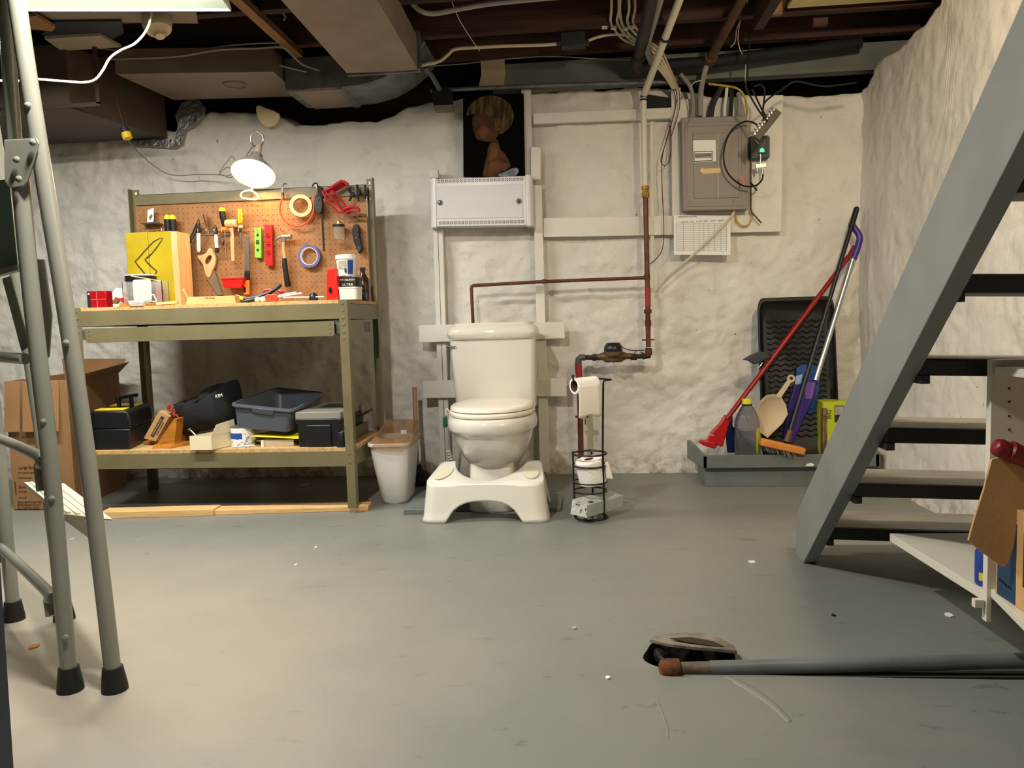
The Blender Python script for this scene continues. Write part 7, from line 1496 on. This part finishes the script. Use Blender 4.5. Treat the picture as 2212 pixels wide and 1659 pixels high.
# cross tubes
mb = MB(); p = at(54, 775, y=LY); mb.tube([p, at(-60, 766, y=LY + .12)], .0125, 14); part('cross_tube', mb, M_lad, ld)
for (u0, v0), (u1, v1), (u2, v2) in (((12, 962), (84, 990), (92, 1060)), ((22, 1212), (104, 1284), (112, 1330))):
    z1 = at(u1, v1, y=LY).z; a = t1[0] + OFF; p1 = at(u1, v1, y=LY + .02); p0 = at(u0, v0, z=p1.z) if 0 else V(p1.x, p1.y, p1.z) + OFF * .93
    p2 = at(u2, v2, y=LY + .005); p0b = p2 + OFF
    mb = MB(); mb.tube(catmull([p2, p2.lerp(p1, .7), p1 + V(-.012, .012, .004), p0 + V(.03, -.03, .004), p0 + V(0, 0, -.004), p0b + V(0, 0, 0)], 6), .0125, 14); part('rung', mb, M_lad, ld)
# ribbed step
zt = .388; c = [at(u, v_, z=zt) for u, v_ in ((135, 1110), (243, 1121), (139, 1044), (52, 1041))]; M_step = mat('cream_step_enamel', '#c9c5b0', .35)
NL, NR_, FR, FL = c
mb = MB(); mb.hexa([NL - V(0, 0, .012), NR_ - V(0, 0, .004), FR - V(0, 0, .004), FL - V(0, 0, .012), NL, NR_, FR, FL])
mb.prism([NL - V(0, 0, .012), NR_.lerp(NL, .55) - V(0, 0, .006), NR_.lerp(NL, .45) - V(0, 0, .055)], (FL - NL) * .03)
st_ = part('step', mb, M_step, ld, bevel=.002)
for k in range(4):
    t = .16 + .2 * k; a, b_ = NL.lerp(NR_, t), FL.lerp(FR, t); mb = MB(); mb.beam(a.lerp(b_, .03) + V(0, 0, .001), a.lerp(b_, .97) + V(0, 0, .001), .010, .006); part('step_rib', mb, M_step, st_, bevel=.002)
# blue edge of a post, extreme left
lg, lh_ = at(-13, 1659, y=-2.3), at(-28, 1440, y=-2.3); lk = (lh_.x - lg.x) / (lh_.z - lg.z)
mb = MB(); mb.beam(V(lg.x + lk * lg.z * -1, -2.3, 0), V(lg.x + lk * (.72 - lg.z), -2.3, .72), .03, .03); solo('table_leg', mb, mat('blue_grey_steel', '#3c4a60', .45), 'blue-grey square leg just showing at the bottom left edge', 'table leg')
# ---------------------------------------------------------------- shop light
fx = thing('shop_light', 'white fluorescent shop light hanging at the top left', 'shop light', (.35, -.6, 1.93)); p0, p1 = at(500, 25, z=1.945), at(50, 25, z=1.945); d = (p1 - p0).normalized(); n = V(d.y, -d.x, 0); n = n if n.y < 0 else -n; LL = 1.27
M_ref = mat('white_reflector', '#f1f4ec', .3)
mb = MB(); sec = [(0, 0), (.0, .012), (.085, .075), (.195, .075), (.28, .012), (.28, 0), (.276, 0), (.276, .010), (.194, .071), (.086, .071), (.004, .010), (.004, 0)]
mb.loft([[p + n * a + V(0, 0, h) for a, h in sec] for p in (p0, p0 + d * LL)]); part('reflector', mb, M_ref, fx, smooth=0)
mb = MB(); mb.prism([p0 + n * a + V(0, 0, h) for a, h in ((0, 0), (0, .012), (.085, .075), (.195, .075), (.28, .012), (.28, 0))], d * .003); part('end_cap', mb, M_ref, fx, smooth=0)
for a in (.10, .18):
    mb = MB(); mb.cyl(p0 + n * a + d * .04 + V(0, 0, .035), p0 + n * a + d * (LL - .04) + V(0, 0, .035), .0125, 16); part('tube', mb, mat('lit_tube', '#ffffff', .4, emit='#f2ffe8', es=9), fx)
for t_ in (.2, .8): mb = MB(); q = p0 + d * LL * t_ + n * .14 + V(0, 0, .075); mb.cyl(q, V(q.x, q.y, 2.11), .003, 6); part('hanger', mb, M_steel, fx)
mb = MB(); y = -.44; mb.wire([p0 + d * .30 + n * .05 + V(0, 0, .07), at(325, 14, y=y), at(324, 45, y=y), at(312, 72, y=y), at(290, 95, y=y), at(262, 108, y=y), at(238, 125, y=y), at(222, 152, y=y), at(205, 172, y=y), at(180, 178, y=y), at(130, 175, y=y), at(70, 171, y=y), at(20, 176, y=y), at(-60, 165, y=y)], .0042, 8); part('cord', mb, mat('cream_cord', '#d6cfc0', .4), fx)
# ---------------------------------------------------------------- pipes, boxes and cables overhead
def ov(name, lab, cat, pts, r, m, grp=None, seg=8, smooth_path=True):
    mb = MB(); P = [at(u, v_, y=y) for u, v_, y in pts]; mb.tube(catmull(P, 6) if smooth_path else P, r, seg); return solo(name, mb, m, lab, cat, grp)
bk = thing('drain_pipe', 'black iron drain pipe from the ceiling, with an elbow turning right', 'pipe', at(1375, 150, y=.62)); y = .60
E_ = at(1376, 140, y=y); far = at(1412, -20, z=E_.z + .06)
mb = MB(); mb.tube([far, E_.lerp(far, .14)], .028, 18); part('pipe', mb, M_iron, bk)
mb = MB(); mb.tube(catmull([E_.lerp(far, .16), E_.lerp(far, .05), E_ + V(.01, .012, -.006), E_ + V(.05, .02, -.002), E_ + V(.09, .02, .0)], 5), .0325, 18); part('elbow', mb, M_iron, bk)
mb = MB(); tee = at(1530, 134, y=y + .02); mb.tube([E_ + V(.08, .02, 0), tee], .0255, 18); mb.tube([tee, at(1860, 92, y=y + .05)], .027, 18); part('pipe', mb, M_blackm, bk)
ru = thing('rusty_pipe', 'rusty branch pipe sloping down from the ceiling to the black drain pipe', 'pipe', tee); r0 = at(1608, -10, z=2.09)
mb = MB(); mb.tube([r0, tee], .021, 16); a = tee.lerp(r0, .06); mb.cyl(tee.lerp(r0, .0), tee.lerp(r0, .10), .030, 16); part('pipe', mb, mat('rusty_brown', '#63472f', .75, col2='#4a3424', vs=14, bump=.3, bs=40), ru)
mb = MB(); mb.wire([tee + V(-.01, -.01, -.02), at(1520, 165, y=.62), at(1514, 200, y=.66), at(1513, 250, y=.68)], .013, 10); part('down_cable', mb, M_wireg, ru)
ov('conduit', 'second dark conduit beside the black drain pipe', 'conduit', [(1428, -10, -.05), (1414, 40, .15), (1400, 88, .36), (1398, 105, .42), (1408, 135, .55)], .016, M_wireg)
ov('conduit', 'pale painted conduit curving across the top centre of the ceiling', 'conduit', [(884, -12, .05), (893, 10, .09), (912, 25, .10), (940, 29, .12), (1000, 18, .12), (1060, 8, .12), (1180, -4, .12), (1300, -12, .12)], .011, mat('pale_grey_paint2', '#9c9a93', .4))
ov('conduit', 'thin grey conduit along the wall top above the painting', 'conduit', [(930, 196, .69), (1050, 190, .69), (1200, 184, .69), (1400, 178, .69), (1455, 176, .69)], .010, M_galv, None, 10)
ov('armoured_cable', 'cream armoured cable running into the left of the black ceiling box', 'cable', [(905, 143, .40), (925, 138, .40), (950, 132, .40), (968, 118, .40), (985, 106, .40), (1040, 102, .40), (1100, 99, .40), (1180, 97, .40), (1212, 93, .40)], .0075, M_wirew, 'cables under the joists')
ov('armoured_cable', 'cream cable leaving the right of the black ceiling box', 'cable', [(1264, 92, .40), (1280, 84, .40), (1305, 77, .40), (1335, 74, .41), (1360, 78, .42)], .0065, M_wirew, 'cables under the joists')
jb = thing('ceiling_box', 'black metal junction box under the joist between two cream cables', 'junction box', at(1238, 84, y=.42)); p, q = at(1212, 100, y=.385), at(1264, 66, y=.385)
mb = MB(); mb.box(p.x, q.x, .385, .44, p.z, q.z); part('box_body', mb, M_charcoal, jb, bevel=.003)
for u in (1208, 1267): mb = MB(); c = at(u, 93, y=.40); mb.cyl(c + V(-.012, 0, 0), c + V(.012, 0, 0), .012, 12); part('clamp', mb, M_iron, jb)
for k, (u, du) in enumerate(((1321, 0), (1335, 2), (1344, -5), (1357, 2), (1369, 3))):
    ov('house_cable', ('cream house cable, first on the left of the bundle of five', 'cream house cable, second from the left of the bundle', 'cream house cable in the middle of the bundle of five', 'cream house cable, second from the right of the bundle', 'pinkish cream house cable at the right of the bundle')[k], 'cable', [(u + du * .6, -14, .20), (u + du, 20, .27), (u - 2, 45, .33), (u + 6, 62, .38), (u + 24, 84 - k, .44), (1378 + k * 7, 100 - k * 2, .49), (1402 + k * 7, 124 - k * 3, .55), (1424 + k * 5, 150 - k * 2, .60), (1440 + k * 4, 170, .65), (1452 + k * 3, 190, .70)], .0058, mat('pink_cable', '#b99a86', .45) if k == 4 else M_wirew, 'bundle of five house cables')
for k, (u, v_) in enumerate(((1306, 60), (1326, 61), (1352, 62), (1366, 59))): mb = MB(); c = at(u, v_, y=.335); mb.box(c.x - .012, c.x + .012, .33, .345, c.z - .003, c.z + .006); solo('cable_staple', mb, M_plasw, ('white cable staple left of the cable bundle', 'white staple on the leftmost cable of the bundle', 'white staple in the middle of the cable bundle', 'white staple at the right of the cable bundle')[k], 'staple', 'white cable staples')
for pts, r, lab in (([(215, 104, .25), (330, 116, .26), (420, 108, .26), (520, 96, .28), (600, 92, .30)], .004, 'grey cable strung under the joists left of the nailer batten'), ([(480, 112, .30), (560, 130, .35), (640, 150, .42), (700, 162, .46), (790, 163, .46), (860, 155, .46), (908, 138, .44)], .005, 'grey cable sagging below the end of the big duct'), ([(240, 128, .2), (380, 122, .2), (470, 108, .22), (560, 104, .24), (610, 102, .26), (630, 118, .30), (655, 140, .36), (690, 152, .42)], .005, 'cream-grey cable turning down beside the nailer batten'), ([(530, -5, 0.05), (545, 8, .06), (570, 11, .08), (592, 12, .10), (606, 22, .12), (616, 36, .14), (612, 44, .14)], .005, 'short grey cable tangle at the top of the nailer batten'), ([(908, 144, .6), (1000, 138, .64), (1060, 131, .66), (1180, 122, .66), (1290, 127, .66), (1380, 129, .66), (1480, 122, .66)], .0025, 'thin pale bell wire across the grey sill board'), ([(972, -8, .1), (990, 38, .22), (1012, 75, .3), (1036, 110, .38)], .002, 'thin string hanging diagonally over the reddish joist')):
    ov('ceiling_wire', lab, 'wire', pts, r, M_wireg if r > .0024 else M_wirew, 'loose wires under the joists', 6)
for k, pts in enumerate(([(1618, -8, .3), (1606, 30, .42), (1592, 62, .5), (1588, 90, .52), (1578, 102, .54)], [(1600, 40, .42), (1594, 80, .5), (1598, 105, .52), (1604, 118, .53)], [(1611, 140, .56), (1610, 175, .6), (1612, 192, .64)], [(1490, 192, .62), (1500, 178, .62), (1520, 173, .62)], [(1494, 186, .6), (1500, 230, .62), (1490, 260, .64), (1478, 285, .66)])):
    ov('thin_string', ('white string draped over the rusty pipe', 'frayed white string end below the rusty pipe', 'short white string above the coaxial splitter', 'white wire stub left of the breaker cables', 'thin grey wire hanging left of the breaker panel')[k], 'string', pts, .0022, M_wirew if k < 4 else M_wireg, 'loose strings and wires', 6)
# cloth wrapped round the sill
mb = MB(); mb.loft([PX([(1038, 131), (1090, 129), (1091, 160), (1089, 184), (1034, 187), (1040, 160)], .725), PX([(1038, 131), (1090, 129), (1091, 160), (1089, 184), (1034, 187), (1040, 160)], .738)]); solo('cloth_patch', mb, mat('tan_cloth', '#ad9c80', .85, bump=.4, bs=120), 'tan cloth patch at the left end of the grey sill board', 'cloth')
# dark box with pipe above the painting, left
db = thing('wall_box', 'dark iron box and steel pipe at the wall top left of the painting', 'junction box', at(954, 235, y=.68)); y = .66
mb = MB(); mb.plate([(931, 190), (966, 186), (975, 196), (975, 234), (940, 236), (936, 228)], y, .06); part('box_body', mb, M_blackm, db, bevel=.003)
mb = MB(); mb.tube([at(918, 145, y=.5), at(934, 165, y=.56), at(949, 192, y=.65)], .0125, 12); part('pipe', mb, M_galv, db)
mb = MB(); mb.plate([(937, 228), (978, 226), (978, 237), (938, 238)], y - .03, .05); part('ledge', mb, mat('grey_brown', '#6f675c', .7), db)
# lampholder and odd boards top left
lh = thing('ceiling_lampholder', 'cream round ceiling lampholder just below the end of the shop light', 'lampholder', at(338, 60, y=-.1)); c = at(340, 55, y=-.08); axs = V(.3, -.2, -1).normalized()
mb = MB(); mb.lathe([(.055, -.03), (.058, 0), (.050, .022), (.034, .030), (.022, .045), (.020, .052)], c, axs, 24); part('holder_body', mb, mat('cream_porcelain', '#d9c7a0', .35), lh)
mb = MB(); mb.box(c.x - .05, c.x + .02, c.y + .0, c.y + .07, c.z + .02, 2.105); part('ceiling_bracket', mb, M_darkwood, lh)
for pts, y0, y1, m, lab in (([(96, 84), (215, 77), (262, 102), (132, 110)], .10, 0, mat('pale_board', '#a39a8a', .7), 'pale board scrap laid across the joists at the top left'), ([(62, 36), (78, 34), (120, 60), (113, 68), (60, 62)], -.1, 0, M_card, 'torn cardboard scrap tucked between joists at the top left'), ([(116, 48), (262, 46), (268, 72), (230, 92), (90, 76)], .02, 0, mat('dark_blue_panel', '#2b2f3a', .5), 'dark blue panel stored between the joists at the top left')):
    zz = 2.088 if 'dark' in lab else 2.07 if 'torn' in lab else 2.075
    mb = MB(); P = [at(u, v_, z=zz) for u, v_ in pts]; mb.prism(P, (0, 0, .012)); solo('stored_board', mb, m, lab, 'board', 'odds and ends stored in the joists')
mb = MB(); q0, q1 = at(218, 24, z=2.098), at(428, 50, z=2.098); mb.prism([at(60, 24, z=2.098), at(424, 26, z=2.098), at(428, 51, z=2.098), at(120, 46, z=2.098)], (0, 0, .002 - .0005 + .001)); solo('stored_board', mb, mat('grey_board', '#8a8175', .7), 'wide grey board under the joists behind the shop light', 'board', 'odds and ends stored in the joists')
for k, (u, v_, sz) in enumerate(((1662, 20, .05), (1770, 42, .03))):
    mb = MB(); c = at(u, v_, y=.34); mb.box(c.x - sz, c.x + sz, .32, .344, c.z - .03, c.z + .05 if k == 0 else c.z + .0); solo('wood_cleat', mb, MATS['tan_batten'] if k == 0 else M_redwood, ('light wooden cleat on the joist left of the cream panel', 'small block nailed under the joist at the right')[k], 'cleat', 'wooden cleats on the joists')
# ---------------------------------------------------------------- floor drain, pipe, litter
ld2 = thing('concrete_cover', 'broken concrete lid tilted over the floor drain', 'lid', at(1500, 1400, z=0)); out = [(1403, 1388), (1412, 1382), (1440, 1377), (1480, 1374), (1520, 1377), (1555, 1386), (1585, 1402), (1592, 1414), (1560, 1410), (1520, 1407), (1480, 1403), (1440, 1398)]
P = [at(u, v_, z=.010 + .012 * (v_ - 1374) / 40) for u, v_ in out]
mb = MB(); mb.prism(P, (0, 0, .010)); part('lid_slab', mb, mat('rough_concrete', '#7f7768', .85, col2='#5e574b', vs=16, bump=.5, bs=40), ld2, bevel=.002)
mb = MB(); P = [at(u, v_, z=.030) for u, v_ in ((1446, 1380), (1490, 1377), (1540, 1386), (1566, 1398), (1540, 1396), (1490, 1389))]; mb.prism(P, (0, 0, .0015)); part('broken_slot', mb, mat('dark_crumble', '#2f2a22', .95, bump=.8, bs=60), ld2)
fp = thing('floor_pipe', 'grey painted pipe running along the floor from the drain to the right', 'pipe', at(1900, 1440, z=0)); a, b_ = at(1534, 1440, z=.012), at(2330, 1424, z=.030)
a = V(a.x, a.y, .008); mb = MB(); mb.cyl(a, b_, .0168, 20); part('painted_pipe', mb, mat('grey_pipe_paint', '#6e7475', .4, col2='#5f6566', vs=9, bump=.1, bs=50), fp)
dd = (a - b_).normalized(); mb = MB(); mb.cyl(a + dd * -.01, a + dd * .07, .0155, 18); part('bare_pipe', mb, mat('bare_brown_pipe', '#6a5f50', .6, col2='#4f4538', vs=20, bump=.3, bs=50), fp)
mb = MB(); mb.lathe([(.014, 0), (.0235, .004), (.0245, .03), (.021, .045), (.013, .05)], a + dd * .065, dd, 12); part('rusty_cap', mb, M_rust, fp)
mb = MB(); c = at(1418, 1416, z=-.03); mb.tube(catmull([c + V(.02, .05, -.06), c + V(0, .02, -.01), c + V(.01, -.01, 0), c + V(.03, -.03, -.02)], 5), .017, 12); solo('old_elbow', mb, M_iron, 'black elbow fitting down in the floor drain', 'pipe fitting')
mb = MB(); P = [at(1640, 1463, z=-.008), at(2330, 1464, z=-.008)]; mb.beam(P[0], P[1], .022, .012); solo('groove_strip', mb, mat('dark_strip', '#4a4236', .8), 'dark wooden strip lying in the floor groove below the grey pipe', 'strip')
for u, v_, r, m, lab in ((1625, 1215, .012, mat('mint_white', '#cfeadd', .5), 'small mint-white chip on the floor left of the stairs'), (75, 1398, .012, mat('brown_chip', '#9c6a3e', .7), 'brown wood chip on the floor between the ladder feet'), (683, 1183, .006, M_white, 'tiny white crumb on the floor below the workbench'), (640, 1221, .006, M_white, 'tiny white crumb on the floor left of centre'), (155, 1166, .010, mat('grey_chip', '#a9a698', .6), 'grey paint flake on the floor behind the ladder'), (2050, 1330, .010, M_white, 'white paint flake on the floor under the shelf unit'), (1313, 1465, .005, M_white, 'white speck on the floor left of the drain'), (1240, 1358, .006, mat('grey_chip', '#a9a698', .6), 'grey flake on the floor above and left of the drain'), (660, 1048, .03, mat('grey_chip', '#a9a698', .6), 'grey scrap on the floor in the dark under the workbench'), (1800, 1330, .006, M_ink, 'black speck on the floor right of the drain lid')):
    c = at(u, v_, z=0); mb = MB(); random.seed(u); mb.prism([c + V(math.cos(t) * r * random.uniform(.7, 1.2), math.sin(t) * r * random.uniform(.8, 1.6), .0005) for t in [k * PI / 3.5 for k in range(7)]], (0, 0, .003)); solo('floor_flake', mb, m, lab, 'flake', 'litter on the floor', smooth=0)

for pts, r, lab in (([(1566, 1461), (1590, 1472), (1620, 1488), (1650, 1508), (1680, 1532), (1706, 1560)], [.004, .011, .012, .010, .008, .003], 'raised ridge of old grey paint running from the drain towards the camera'), ([(1424, 1500), (1423, 1520), (1432, 1545), (1441, 1570), (1443, 1594)], [.001, .0025, .0022, .0025, .001], 'thin wandering crack in the floor paint left of the drain')):
    c = [at(u, v_, z=0) for u, v_ in pts]; mb = MB(); mb.tube(catmull(c, 5), [r[min(5, int(k / 5)) if len(r) > 5 else min(4, int(k / 5))] for k in range(5 * (len(c) - 1) + 1)], 8)
    for v_ in mb.bm.verts: v_.co.z = max(0, v_.co.z) * .35 + .0002
    solo('floor_ridge', mb, mat('ridge_paint', '#7b7c76', .5, bump=.4, bs=40), lab, 'floor mark', 'marks in the floor paint')
